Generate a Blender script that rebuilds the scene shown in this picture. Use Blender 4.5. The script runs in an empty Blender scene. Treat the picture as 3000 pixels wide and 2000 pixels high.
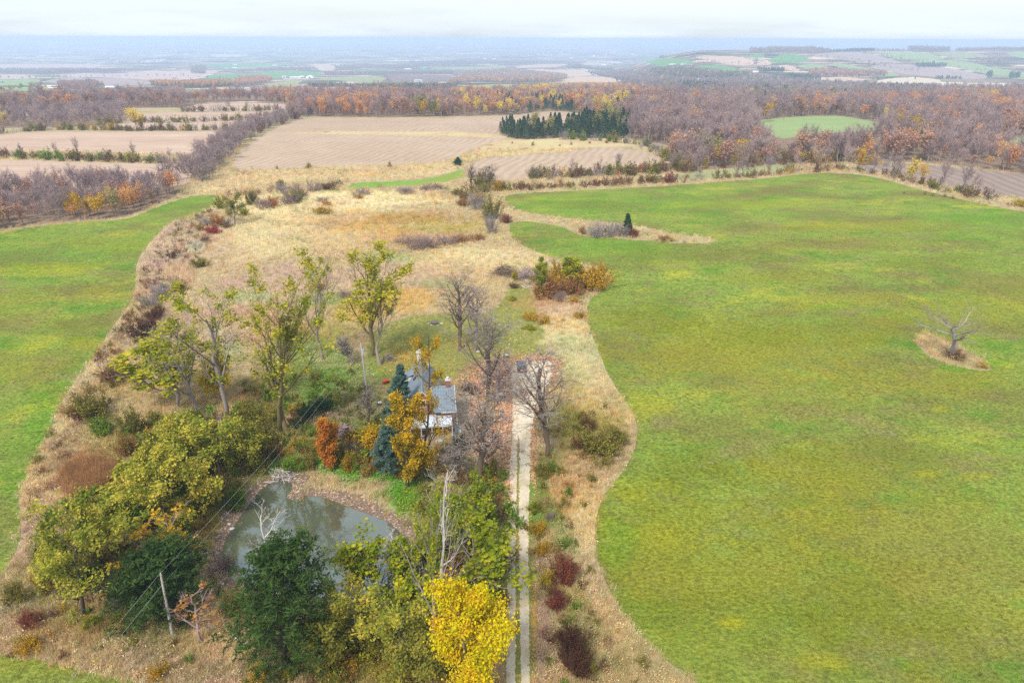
import bpy, math, random
import numpy as np
from mathutils import Vector, Matrix
from mathutils.geometry import delaunay_2d_cdt

# ------------------------------------------------------------------ camera, sky, sun, exposure
SC = bpy.context.scene
COL = SC.collection
CAMZ = 62.0
PITCH = math.radians(23.93)
ROLL = math.radians(0.22)
FPX = 2000.0
_f = np.array([0, math.cos(PITCH), -math.sin(PITCH)])
_u0 = np.array([0, math.sin(PITCH), math.cos(PITCH)])
_r0 = np.array([1.0, 0, 0])
_R = math.cos(ROLL) * _r0 + math.sin(ROLL) * _u0
_U = -math.sin(ROLL) * _r0 + math.cos(ROLL) * _u0
CAM = np.array([0, 0, CAMZ])
cd = bpy.data.cameras.new('camera')
cd.sensor_width = 36.0
cd.lens = 24.0
cd.clip_start = 0.5
cd.clip_end = 90000.0
cam = bpy.data.objects.new('camera', cd)
COL.objects.link(cam)
cam.matrix_world = Matrix(((_R[0], _U[0], -_f[0], 0), (_R[1], _U[1], -_f[1], 0), (_R[2], _U[2], -_f[2], CAMZ), (0, 0, 0, 1)))
SC.camera = cam

SUN_EL, SUN_ROT = 52.0, 205.0
W = bpy.data.worlds.new("World")
SC.world = W
W.use_nodes = True
_n = W.node_tree.nodes
_l = W.node_tree.links
for n in list(_n):
    _n.remove(n)
_out = _n.new('ShaderNodeOutputWorld')
_bg = _n.new('ShaderNodeBackground')
_sky = _n.new('ShaderNodeTexSky')
_sky.sky_type = 'NISHITA'
_sky.sun_disc = False
_sky.sun_elevation = math.radians(SUN_EL)
_sky.sun_rotation = math.radians(SUN_ROT)
_sky.air_density = 1.0
_sky.dust_density = 2.0
_bg.inputs['Strength'].default_value = 0.1
_tc = _n.new('ShaderNodeTexCoord')
_sep = _n.new('ShaderNodeSeparateXYZ')
_l.new(_tc.outputs['Generated'], _sep.inputs[0])
# overcast sheet: planar cloud-layer coordinates (direction / height)
_mx = _n.new('ShaderNodeMath'); _mx.operation = 'MAXIMUM'; _mx.inputs[1].default_value = 0.0
_l.new(_sep.outputs['Z'], _mx.inputs[0])
_ad = _n.new('ShaderNodeMath'); _ad.operation = 'ADD'; _ad.inputs[1].default_value = 0.10
_l.new(_mx.outputs[0], _ad.inputs[0])
_dv = _n.new('ShaderNodeVectorMath'); _dv.operation = 'DIVIDE'
_cb = _n.new('ShaderNodeCombineXYZ')
for k in range(3):
    _l.new(_ad.outputs[0], _cb.inputs[k])
_l.new(_tc.outputs['Generated'], _dv.inputs[0])
_l.new(_cb.outputs[0], _dv.inputs[1])
_nz = _n.new('ShaderNodeTexNoise')
_nz.inputs['Scale'].default_value = 0.30
_nz.inputs['Detail'].default_value = 6.0
_nz.inputs['Roughness'].default_value = 0.55
_l.new(_dv.outputs[0], _nz.inputs['Vector'])
_mr = _n.new('ShaderNodeMapRange')
_mr.inputs['From Min'].default_value = 0.36
_mr.inputs['From Max'].default_value = 0.60
_mr.inputs['To Min'].default_value = 0.52
_mr.inputs['To Max'].default_value = 0.97
_l.new(_nz.outputs['Fac'], _mr.inputs['Value'])
# small grey cloudlets
_nz2 = _n.new('ShaderNodeTexNoise')
_nz2.inputs['Scale'].default_value = 0.9
_nz2.inputs['Detail'].default_value = 5.0
_l.new(_dv.outputs[0], _nz2.inputs['Vector'])
_cr = _n.new('ShaderNodeValToRGB')
_cr.color_ramp.elements[0].position = 0.58
_cr.color_ramp.elements[0].color = (3.32, 3.68, 4.05, 1)
_cr.color_ramp.elements[1].position = 0.78
_cr.color_ramp.elements[1].color = (2.9, 3.3, 3.75, 1)
_l.new(_nz2.outputs['Fac'], _cr.inputs[0])
_mixc = _n.new('ShaderNodeMix')
_mixc.data_type = 'RGBA'
_l.new(_mr.outputs[0], _mixc.inputs['Factor'])
_l.new(_sky.outputs[0], _mixc.inputs['A'])
_l.new(_cr.outputs[0], _mixc.inputs['B'])
_l.new(_mixc.outputs['Result'], _bg.inputs['Color'])
_l.new(_bg.outputs[0], _out.inputs[0])

sd = bpy.data.lights.new('sun', 'SUN')
sd.energy = 1.5
sd.angle = math.radians(10)
sd.color = (1.0, 0.955, 0.89)
sun = bpy.data.objects.new('sun', sd)
COL.objects.link(sun)
_az = math.radians(SUN_ROT)
_sdir = Vector((math.sin(_az) * math.cos(math.radians(SUN_EL)), math.cos(_az) * math.cos(math.radians(SUN_EL)), math.sin(math.radians(SUN_EL))))
sun.rotation_euler = _sdir.to_track_quat('Z', 'Y').to_euler()
SC.view_settings.view_transform = 'Standard'
SC.view_settings.look = 'None'
SC.view_settings.gamma = 1.0
SC.view_settings.exposure = 1.50
SC.view_settings.use_curve_mapping = False
SC.render.engine = 'CYCLES'
cy = SC.cycles
cy.use_denoising = False
cy.max_bounces = 5
cy.diffuse_bounces = 2
cy.glossy_bounces = 2
cy.transmission_bounces = 2
cy.volume_bounces = 3
cy.transparent_max_bounces = 6
cy.caustics_reflective = False
cy.caustics_refractive = False
HAZE_DENSITY = 0.00018

# ------------------------------------------------------------------ projection and terrain
K = 3000.0 / 2352.0            # photo coordinates as read at 2352 px width -> 3000 px


def rays(px, py):
    px = np.asarray(px, float); py = np.asarray(py, float)
    d = _f[None] + ((px - 1500) / FPX)[:, None] * _R[None] + ((1000 - py) / FPX)[:, None] * _U[None]
    return d


def project(x, y, z):
    v = np.stack([x, y, z - CAMZ], -1)
    Z = v @ _f
    return 1500 + FPX * (v @ _R) / Z, 1000 - FPX * (v @ _U) / Z, Z


def _zrow(row, y):
    return CAMZ - y * math.tan(PITCH - math.atan((1000 - row) / FPX))


_PL = [(330, 623), (300, 900), (270, 1500), (257, 2000), (240, 2800), (220, 4000), (200, 5300), (180, 7200), (160, 9800), (140, 15000), (126, 26000), (121, 45000)]
_PR = [(330, 623), (300, 900), (280, 1250), (260, 1750), (240, 2350), (200, 3000), (160, 3800), (144, 4300)]
_ly = np.linspace(math.log(500), math.log(60000), 600)


def _prof(tab):
    ys = [math.log(500), math.log(570)] + [math.log(b) for a, b in tab]
    zs = [0, 0] + [_zrow(a, b) if b > 630 else 0 for a, b in tab]
    z = np.interp(_ly, ys, zs)
    kx = np.arange(-18, 19); kk = np.exp(-(kx / 7.0) ** 2); kk /= kk.sum()
    return np.convolve(np.pad(z, 18, mode='edge'), kk, mode='valid')


_zL = _prof(_PL)
_pr2 = [(a, b) for a, b in _PR]
_zr4 = _zrow(144, 4300)
_ys = [math.log(500), math.log(570)] + [math.log(b) for a, b in _pr2] + [math.log(4700), math.log(6500), math.log(9000), math.log(60000)]
_zs = [0, 0, 0] + [_zrow(a, b) for a, b in _pr2[1:]] + [_zr4 - 8, -150, np.interp(math.log(9000), _ly, _zL), 0]
_zR = np.interp(_ly, _ys, _zs)
_far = _ly > math.log(9000)
_zR[_far] = _zL[_far]
_kx = np.arange(-10, 11); _kk = np.exp(-(_kx / 4.0) ** 2); _kk /= _kk.sum()
_zR = np.convolve(np.pad(_zR, 10, mode='edge'), _kk, mode='valid')


_SN = {}


def sines(x, y, wl, seed, n=5):
    if (wl, seed, n) not in _SN:
        r = np.random.RandomState(seed)
        _SN[(wl, seed, n)] = [(a, 6.283 / (wl * (0.6 + 0.9 * b)), c * 6.283) for a, b, c in ((r.rand() * 6.283, r.rand(), r.rand()) for _ in range(n))]
    o = np.zeros_like(x)
    for a, w, p in _SN[(wl, seed, n)]:
        o = o + np.sin((x * math.cos(a) + y * math.sin(a)) * w + p + 0.7 * np.sin((x * math.sin(a) - y * math.cos(a)) * w * 0.6 + p * 2))
    return o / n


def sstep(a, b, x):
    t = np.clip((x - a) / (b - a), 0, 1)
    return t * t * (3 - 2 * t)


def polydist(x, y, poly):
    """signed distance (negative inside) of points to a closed polygon"""
    P = np.asarray(poly); Q = np.roll(P, -1, 0)
    d = np.full(x.shape, 1e9); ins = np.zeros(x.shape, bool)
    for (ax, ay), (bx, by) in zip(P, Q):
        ex, ey = bx - ax, by - ay
        t = np.clip(((x - ax) * ex + (y - ay) * ey) / (ex * ex + ey * ey + 1e-12), 0, 1)
        d = np.minimum(d, (x - ax - t * ex) ** 2 + (y - ay - t * ey) ** 2)
        c = (ay > y) != (by > y)
        with np.errstate(divide='ignore', invalid='ignore'):
            ins ^= c & (x < (bx - ax) * (y - ay) / (by - ay + 1e-30) + ax)
    d = np.sqrt(d)
    return np.where(ins, -d, d)


def inside(x, y, poly):
    P = np.asarray(poly)
    m = (x >= P[:, 0].min()) & (x <= P[:, 0].max()) & (y >= P[:, 1].min()) & (y <= P[:, 1].max())
    r = np.zeros(x.shape, bool)
    if m.any():
        xs, ys = x[m], y[m]
        ins = np.zeros(xs.shape, bool)
        Q = np.roll(P, -1, 0)
        for (ax, ay), (bx, by) in zip(P, Q):
            if ay == by:
                continue
            c = (ay > ys) != (by > ys)
            ins ^= c & (xs < (bx - ax) * (ys - ay) / (by - ay) + ax)
        r[m] = ins
    return r


def resample(pts, step, closed=True):
    P = np.asarray(pts, float)
    out = []
    n = len(P)
    for i in range(n if closed else n - 1):
        a, b = P[i], P[(i + 1) % n]
        k = max(1, int(math.ceil(np.linalg.norm(b - a) / step)))
        for j in range(k):
            out.append(a + (b - a) * j / k)
    if not closed:
        out.append(P[-1])
    return np.array(out)


def smooth_poly(pts, closed=True, it=2):
    P = np.asarray(pts, float)
    for _ in range(it):                      # Chaikin
        if closed:
            Q = np.roll(P, -1, 0)
            P = np.stack([0.75 * P + 0.25 * Q, 0.25 * P + 0.75 * Q], 1).reshape(-1, 2)
        else:
            A, B = P[:-1], P[1:]
            P = np.vstack([P[:1], np.stack([0.75 * A + 0.25 * B, 0.25 * A + 0.75 * B], 1).reshape(-1, 2), P[-1:]])
    return P


WATER_Z = -0.9
_pond_px = smooth_poly([(812, 1409), (854, 1411), (858, 1430), (842, 1448), (841, 1461), (862, 1463), (885, 1455), (918, 1452), (955, 1458), (991, 1473), (1030, 1489), (1075, 1504), (1119, 1518), (1153, 1540), (1181, 1568), (1203, 1590), (1217, 1618), (1219, 1652), (1208, 1685), (1175, 1719), (1108, 1741), (1024, 1752), (930, 1750), (800, 1730), (740, 1712), (690, 1700), (665, 1685), (652, 1631), (653, 1597), (678, 1551), (717, 1496), (740, 1462), (768, 1429), (790, 1415)], True, 1)
_d = rays(_pond_px[:, 0], _pond_px[:, 1])
_t = (WATER_Z - CAMZ) / _d[:, 2]
POND = (CAM[None] + _d * _t[:, None])[:, :2]
_pc = POND.mean(0)


def H(x, y):
    x = np.asarray(x, float); y = np.asarray(y, float)
    yy = np.maximum(y, 1.0)
    u = x / yy
    ly = np.log(yy)
    zl = np.interp(ly, _ly, _zL); zr = np.interp(ly, _ly, _zR)
    w = sstep(0.115, 0.26, u)
    z = zl * (1 - w) + zr * w
    z = z + 0.55 * sines(x, y, 110, 3) * sstep(40, 140, yy) + 1.6 * sines(x, y, 330, 4) * sstep(200, 600, yy)
    z = z + 6.0 * sines(x, y, 900, 5) * sstep(1200, 2600, yy) + 45 * sines(x, y * 0.4, 9000, 6) * sstep(15000, 28000, yy)
    m = (np.abs(x - _pc[0]) < 30) & (np.abs(y - _pc[1]) < 30)
    if m.any():
        s = polydist(x[m], y[m], POND)
        f = sstep(3.2, 0.0, s)
        zz = z[m] * (1 - f) + WATER_Z * f
        zz = np.where(s < 0, WATER_Z - 0.02 - np.minimum(1.2, -s * 0.35), zz)
        z[m] = zz
    return z


def unproj(px, py):
    d = rays(px, py)
    n = len(d)
    # nothing rises above 9 m near the camera: start each ray there
    t = np.maximum(30.0, np.where(d[:, 2] < -0.02, (3.5 - CAMZ) / np.minimum(d[:, 2], -0.02), 600.0))
    t = np.minimum(t, 640.0)
    tl = t.copy(); th = np.full(n, 45000.0); hit = np.zeros(n, bool)
    act = np.arange(n)
    cur = t.copy()
    for _ in range(700):
        tn = cur[act] * 1.012
        p = CAM[None] + d[act] * tn[:, None]
        below = p[:, 2] < H(p[:, 0], p[:, 1])
        hb = act[below]
        tl[hb] = cur[hb]; th[hb] = tn[below]; hit[hb] = True
        cur[act] = tn
        act = act[~below & (tn < 60000)]
        if not len(act):
            break
    tl[~hit] = 44999
    for _ in range(14):
        tm = 0.5 * (tl + th)
        p = CAM[None] + d * tm[:, None]
        b = p[:, 2] < H(p[:, 0], p[:, 1])
        th = np.where(b, tm, th); tl = np.where(b, tl, tm)
    return CAM[None] + d * th[:, None]


def at(px, py):
    """photo pixel (3000 scale) -> ground point and metres per photo pixel there"""
    p = unproj([px], [py])[0]
    Z = float((p - CAM) @ _f)
    return p, Z / FPX


# ------------------------------------------------------------------ materials
MATS = {}


def _mat(name):
    m = bpy.data.materials.new(name)
    m.use_nodes = True
    nt = m.node_tree
    nt.nodes.clear()
    return m, nt.nodes, nt.links


def plain(name, col, rough=0.7, metal=0.0, spec=0.3, noise=0.0, nscale=5.0, emit=None):
    if name in MATS:
        return MATS[name]
    m, N, L = _mat(name)
    o = N.new('ShaderNodeOutputMaterial'); b = N.new('ShaderNodeBsdfPrincipled')
    b.inputs['Base Color'].default_value = (*col, 1)
    b.inputs['Roughness'].default_value = rough
    b.inputs['Metallic'].default_value = metal
    b.inputs['Specular IOR Level'].default_value = spec
    if noise:
        t = N.new('ShaderNodeTexCoord'); z = N.new('ShaderNodeTexNoise'); z.inputs['Scale'].default_value = nscale; z.inputs['Detail'].default_value = 5
        r = N.new('ShaderNodeValToRGB')
        r.color_ramp.elements[0].position = 0.3; r.color_ramp.elements[1].position = 0.7
        r.color_ramp.elements[0].color = (*[max(0, c * (1 - noise)) for c in col], 1)
        r.color_ramp.elements[1].color = (*[min(1, c * (1 + noise)) for c in col], 1)
        L.new(t.outputs['Object'], z.inputs['Vector']); L.new(z.outputs['Fac'], r.inputs[0]); L.new(r.outputs[0], b.inputs['Base Color'])
    L.new(b.outputs[0], o.inputs[0])
    MATS[name] = m
    return m


def leafmat(name, cols, transl=0.3, island=0.5, inst=False):
    """foliage: colour picked per leaf and per plant; some light passes through"""
    if name in MATS:
        return MATS[name]
    m, N, L = _mat(name)
    o = N.new('ShaderNodeOutputMaterial')
    if inst:
        a = N.new('ShaderNodeAttribute'); a.attribute_type = 'INSTANCER'; a.attribute_name = 'tint'
        g = N.new('ShaderNodeNewGeometry')
        mr = N.new('ShaderNodeMapRange'); mr.inputs['To Min'].default_value = 0.85; mr.inputs['To Max'].default_value = 1.75
        L.new(g.outputs['Random Per Island'], mr.inputs['Value'])
        mm = N.new('ShaderNodeVectorMath'); mm.operation = 'SCALE'
        L.new(a.outputs['Color'], mm.inputs[0]); L.new(mr.outputs[0], mm.inputs['Scale'])
        colo = mm.outputs[0]
    else:
        g = N.new('ShaderNodeNewGeometry'); oi = N.new('ShaderNodeObjectInfo')
        mx = N.new('ShaderNodeMix'); mx.data_type = 'FLOAT'
        mx.inputs['Factor'].default_value = island
        L.new(oi.outputs['Random'], mx.inputs['A']); L.new(g.outputs['Random Per Island'], mx.inputs['B'])
        if name.startswith('leaf_') and 'wood' not in name:
            tc = N.new('ShaderNodeTexCoord'); nz = N.new('ShaderNodeTexNoise'); nz.inputs['Scale'].default_value = 0.55; nz.inputs['Detail'].default_value = 2
            L.new(g.outputs['Position'], nz.inputs['Vector'])
            m1 = N.new('ShaderNodeMapRange'); m1.inputs['From Min'].default_value = 0.34; m1.inputs['From Max'].default_value = 0.66
            L.new(nz.outputs['Fac'], m1.inputs['Value'])
            m2 = N.new('ShaderNodeMix'); m2.data_type = 'FLOAT'; m2.inputs['Factor'].default_value = 0.45
            L.new(mx.outputs['Result'], m2.inputs['A']); L.new(m1.outputs[0], m2.inputs['B'])
            mx = m2
        r = N.new('ShaderNodeValToRGB')
        e = r.color_ramp.elements
        while len(e) < len(cols):
            e.new(0.5)
        for i, c in enumerate(cols):
            e[i].position = 0.12 + 0.76 * i / max(1, len(cols) - 1); e[i].color = (*c, 1)
        L.new(mx.outputs['Result'], r.inputs[0])
        colo = r.outputs[0]
    d = N.new('ShaderNodeBsdfDiffuse'); L.new(colo, d.inputs[0])
    if transl > 0:
        t = N.new('ShaderNodeBsdfTranslucent'); L.new(colo, t.inputs[0])
        ms = N.new('ShaderNodeMixShader'); ms.inputs[0].default_value = transl
        L.new(d.outputs[0], ms.inputs[1]); L.new(t.outputs[0], ms.inputs[2]); L.new(ms.outputs[0], o.inputs[0])
    else:
        L.new(d.outputs[0], o.inputs[0])
    MATS[name] = m
    return m


def groundmat(name, cols, s1=0.08, s2=1.2, fine=6.0, tint=False, stripes=None, bump=0.0, contrast=0.5, fineamt=0.35, rough=0.9, stretch=1.0, patches=None, speck=None):
    """ground cover: colours blended by noise of several sizes, in world metres"""
    m, N, L = _mat(name)
    o = N.new('ShaderNodeOutputMaterial'); b = N.new('ShaderNodeBsdfDiffuse')
    g = N.new('ShaderNodeNewGeometry')
    mp = N.new('ShaderNodeMapping'); mp.inputs['Scale'].default_value = (1, stretch, 1)
    L.new(g.outputs['Position'], mp.inputs[0])
    def noise(scale, detail=4, rough_=0.6, src=None):
        z = N.new('ShaderNodeTexNoise'); z.inputs['Scale'].default_value = scale; z.inputs['Detail'].default_value = detail; z.inputs['Roughness'].default_value = rough_
        L.new(src or mp.outputs[0], z.inputs['Vector'])
        return z.outputs['Fac']
    def mth(op, a, bb):
        q = N.new('ShaderNodeMath'); q.operation = op
        for i, v in enumerate((a, bb)):
            if isinstance(v, (int, float)):
                q.inputs[i].default_value = v
            else:
                L.new(v, q.inputs[i])
        return q.outputs[0]
    n1 = noise(s1, 5); n2 = noise(s2, 4)
    f = mth('ADD', mth('MULTIPLY', n1, 0.6), mth('MULTIPLY', n2, 0.4))
    r = N.new('ShaderNodeValToRGB'); e = r.color_ramp.elements
    while len(e) < len(cols):
        e.new(0.5)
    lo, hi = 0.5 - contrast * 0.3, 0.5 + contrast * 0.3
    for i, c in enumerate(cols):
        e[i].position = lo + (hi - lo) * i / max(1, len(cols) - 1); e[i].color = (*c, 1)
    L.new(f, r.inputs[0])
    col = r.outputs[0]
    if patches:
        for (pc, ps, plo, phi, amt) in patches:
            q = noise(ps, 4, 0.62)
            mr = N.new('ShaderNodeMapRange'); mr.inputs['From Min'].default_value = plo; mr.inputs['From Max'].default_value = phi; mr.inputs['To Max'].default_value = amt
            L.new(q, mr.inputs['Value'])
            mx = N.new('ShaderNodeMix'); mx.data_type = 'RGBA'
            L.new(mr.outputs[0], mx.inputs['Factor']); L.new(col, mx.inputs['A']); mx.inputs['B'].default_value = (*pc, 1)
            col = mx.outputs['Result']
    if tint:
        a = N.new('ShaderNodeAttribute'); a.attribute_name = 'tint'
        mx = N.new('ShaderNodeMix'); mx.data_type = 'RGBA'
        L.new(a.outputs['Alpha'], mx.inputs['Factor']); L.new(col, mx.inputs['A']); L.new(a.outputs['Color'], mx.inputs['B'])
        col = mx.outputs['Result']
    n3 = noise(fine, 4, 0.75)
    val = mth('ADD', mth('MULTIPLY', mth('SUBTRACT', n3, 0.5), fineamt * 4), 1.0)
    if stripes:
        ang, per, amt = stripes
        wv = N.new('ShaderNodeTexWave'); wv.inputs['Scale'].default_value = 0.314 / per * 1.0; wv.inputs['Distortion'].default_value = 6.0; wv.inputs['Detail'].default_value = 2
        wv.inputs['Detail Scale'].default_value = 0.6
        mq = N.new('ShaderNodeMapping'); mq.inputs['Rotation'].default_value = (0, 0, ang)
        L.new(g.outputs['Position'], mq.inputs[0]); L.new(mq.outputs[0], wv.inputs['Vector'])
        nm = noise(0.02, 3)
        k = mth('MULTIPLY', mth('SUBTRACT', wv.outputs['Fac'], 0.5), mth('MULTIPLY', nm, amt * 2))
        val = mth('ADD', val, k)
    vm = N.new('ShaderNodeVectorMath'); vm.operation = 'SCALE'
    L.new(col, vm.inputs[0]); L.new(val, vm.inputs['Scale'])
    col = vm.outputs[0]
    if speck:
        sc_, sp, scol = speck
        vz = N.new('ShaderNodeTexVoronoi'); vz.inputs['Scale'].default_value = sc_
        L.new(g.outputs['Position'], vz.inputs['Vector'])
        ls = N.new('ShaderNodeSeparateColor'); L.new(vz.outputs['Color'], ls.inputs[0])
        gt = mth('LESS_THAN', ls.outputs[0], sp)
        mx = N.new('ShaderNodeMix'); mx.data_type = 'RGBA'
        L.new(gt, mx.inputs['Factor']); L.new(col, mx.inputs['A']); mx.inputs['B'].default_value = (*scol, 1)
        col = mx.outputs['Result']
    L.new(col, b.inputs['Color'])
    if bump:
        bp = N.new('ShaderNodeBump'); bp.inputs['Strength'].default_value = 1.0; bp.inputs['Distance'].default_value = bump
        L.new(mth('ADD', n3, n2), bp.inputs['Height']); L.new(bp.outputs[0], b.inputs['Normal'])
    L.new(b.outputs[0], o.inputs[0])
    MATS[name] = m
    return m


GREENP = [((0.381, 0.357, 0.031), 0.05, 0.54, 0.70, 0.7), ((0.158, 0.139, 0.040), 0.028, 0.46, 0.62, 0.85), ((0.088, 0.199, 0.020), 0.06, 0.54, 0.66, 0.75), ((0.216, 0.173, 0.074), 0.09, 0.53, 0.68, 0.7), ((0.114, 0.133, 0.031), 0.35, 0.54, 0.66, 0.6)]
groundmat('pasture', [(0.126, 0.176, 0.033), (0.221, 0.254, 0.044), (0.165, 0.242, 0.037), (0.266, 0.283, 0.062)], 0.02, 0.5, 1.7, True, None, 0.25, 0.5, 0.75, patches=GREENP, stretch=1.5)
groundmat('young_crop', [(0.13, 0.24, 0.035), (0.18, 0.29, 0.05), (0.17, 0.26, 0.045)], 0.02, 0.25, 2.0, True, (0.3, 3.0, 0.1), 0.08, 0.5, 0.3, patches=[((0.24, 0.24, 0.06), 0.02, 0.52, 0.7, 0.6)])
groundmat('dry_meadow', [(0.26, 0.20, 0.10), (0.36, 0.29, 0.16), (0.44, 0.37, 0.22)], 0.06, 0.8, 4.0, True, None, 0.15, 0.6, 0.5)
groundmat('ploughed_earth', [(0.34, 0.245, 0.17), (0.39, 0.29, 0.205), (0.44, 0.34, 0.25)], 0.008, 0.06, 0.6, False, (0.25, 5.0, 0.16), 0, 0.6, 0.14)
groundmat('ploughed_strip', [(0.36, 0.25, 0.18), (0.43, 0.31, 0.23), (0.50, 0.38, 0.29)], 0.008, 0.05, 0.5, False, (1.45, 6.0, 0.12), 0, 0.6, 0.10, stretch=4)
groundmat('grey_earth', [(0.24, 0.18, 0.15), (0.28, 0.22, 0.18)], 0.01, 0.1, 1.0, False, (0.15, 6.0, 0.25), 0, 0.6, 0.08)
groundmat('wetland', [(0.30, 0.17, 0.08), (0.45, 0.32, 0.18), (0.50, 0.42, 0.22), (0.33, 0.32, 0.13)], 0.03, 0.3, 1.5, False, None, 0.3, 0.7, 0.5, patches=[((0.19, 0.08, 0.05), 0.05, 0.58, 0.68, 0.7)])
groundmat('dirt', [(0.27, 0.21, 0.14), (0.34, 0.28, 0.19), (0.30, 0.26, 0.16)], 0.2, 1.5, 7.0, False, None, 0.05, 0.7, 0.4)
groundmat('litter', [(0.20, 0.13, 0.07), (0.27, 0.19, 0.10), (0.19, 0.18, 0.06)], 0.2, 1.5, 5.0, False, None, 0.1, 0.7, 0.6)
groundmat('forest_soil', [(0.18, 0.125, 0.09), (0.27, 0.19, 0.125)], 0.02, 0.2, 1.0, False, None, 0, 0.6, 0.3)
groundmat('gravel', [(0.46, 0.39, 0.28), (0.60, 0.52, 0.39), (0.52, 0.45, 0.33)], 0.15, 1.6, 9.0, False, None, 0.03, 0.6, 0.35, patches=[((0.36, 0.28, 0.15), 0.25, 0.48, 0.64, 0.6)])
groundmat('lawn', [(0.12, 0.16, 0.03), (0.22, 0.22, 0.06), (0.17, 0.20, 0.04)], 0.12, 0.8, 5.0, True, None, 0.08, 0.7, 0.5, speck=(3.2, 0.06, (0.45, 0.30, 0.06)))
groundmat('mud', [(0.12, 0.085, 0.06), (0.18, 0.13, 0.095), (0.22, 0.165, 0.12)], 0.3, 1.8, 7.0, False, None, 0.1, 0.7, 0.5, speck=(4.0, 0.12, (0.5, 0.36, 0.26)))
groundmat('far_land', [(0.12, 0.085, 0.07), (0.16, 0.12, 0.09), (0.30, 0.22, 0.15), (0.14, 0.19, 0.06)], 0.0016, 0.007, 0.04, False, None, 0, 0.8, 0.35, stretch=2.6, patches=[((0.60, 0.46, 0.32), 0.0022, 0.555, 0.57, 0.95), ((0.12, 0.24, 0.07), 0.0019, 0.60, 0.61, 0.9), ((0.035, 0.05, 0.03), 0.0035, 0.53, 0.56, 0.9)])
for nm, c in (('far_tan', (0.50, 0.36, 0.25)), ('far_pink', (0.46, 0.34, 0.28)), ('far_mauve', (0.33, 0.26, 0.23)), ('far_green', (0.12, 0.26, 0.07)), ('far_pale_green', (0.24, 0.31, 0.13)), ('far_olive', (0.27, 0.28, 0.13)), ('far_cream', (0.55, 0.45, 0.32)), ('far_brown', (0.20, 0.145, 0.12))):
    groundmat(nm, [tuple(v * 0.9 for v in c), tuple(min(1, v * 1.1) for v in c)], 0.004, 0.02, 0.1, False, (1.3, 30.0, 0.04), 0, 0.8, 0.1, stretch=2)
groundmat('dark_wood', [(0.035, 0.045, 0.028), (0.06, 0.06, 0.035)], 0.004, 0.02, 0.1, False, None, 0, 0.6, 0.3)
plain('road_chalk', (0.62, 0.56, 0.45), 0.9)

# ------------------------------------------------------------------ mesh helpers


def mk_mesh(name, verts, facesets, mats=(), matidx=None, smooth=False, attr=None):
    """verts (n,3); facesets: list of int arrays (f,k)"""
    me = bpy.data.meshes.new(name)
    verts = np.asarray(verts, np.float32).reshape(-1, 3)
    facesets = [np.asarray(f, np.int32) for f in facesets if len(f)]
    me.vertices.add(len(verts)); me.vertices.foreach_set('co', verts.ravel())
    nl = sum(f.size for f in facesets); nf = sum(len(f) for f in facesets)
    me.loops.add(nl); me.polygons.add(nf)
    me.loops.foreach_set('vertex_index', np.concatenate([f.ravel() for f in facesets]) if facesets else np.zeros(0, np.int32))
    tot = np.concatenate([np.full(len(f), f.shape[1], np.int32) for f in facesets]) if facesets else np.zeros(0, np.int32)
    st = np.concatenate([[0], np.cumsum(tot)[:-1]]).astype(np.int32)
    me.polygons.foreach_set('loop_start', st)
    for m in mats:
        me.materials.append(MATS[m] if isinstance(m, str) else m)
    if matidx is not None:
        me.polygons.foreach_set('material_index', np.asarray(matidx, np.int32))
    if smooth:
        me.polygons.foreach_set('use_smooth', np.ones(nf, bool))
    if attr:
        for an, av in attr.items():
            a = me.attributes.new(an, 'FLOAT_COLOR', 'POINT'); a.data.foreach_set('color', np.asarray(av, np.float32).ravel())
    me.update(calc_edges=True)
    return me


def link(name, me, parent=None, loc=None, rot=None, scale=None):
    o = bpy.data.objects.new(name, me)
    COL.objects.link(o)
    if parent is not None:
        o.parent = parent
    if loc is not None:
        o.location = loc
    if rot is not None:
        o.rotation_euler = rot
    if scale is not None:
        o.scale = scale
    return o


def tag(o, label=None, cat=None, group=None, kind=None):
    if label: o['label'] = label
    if cat: o['category'] = cat
    if group: o['group'] = group
    if kind: o['kind'] = kind
    return o


def empty(name, loc, rotz=0.0):
    o = bpy.data.objects.new(name, None)
    o.empty_display_size = 0.5
    COL.objects.link(o)
    o.location = loc; o.rotation_euler = (0, 0, rotz)
    return o


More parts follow.
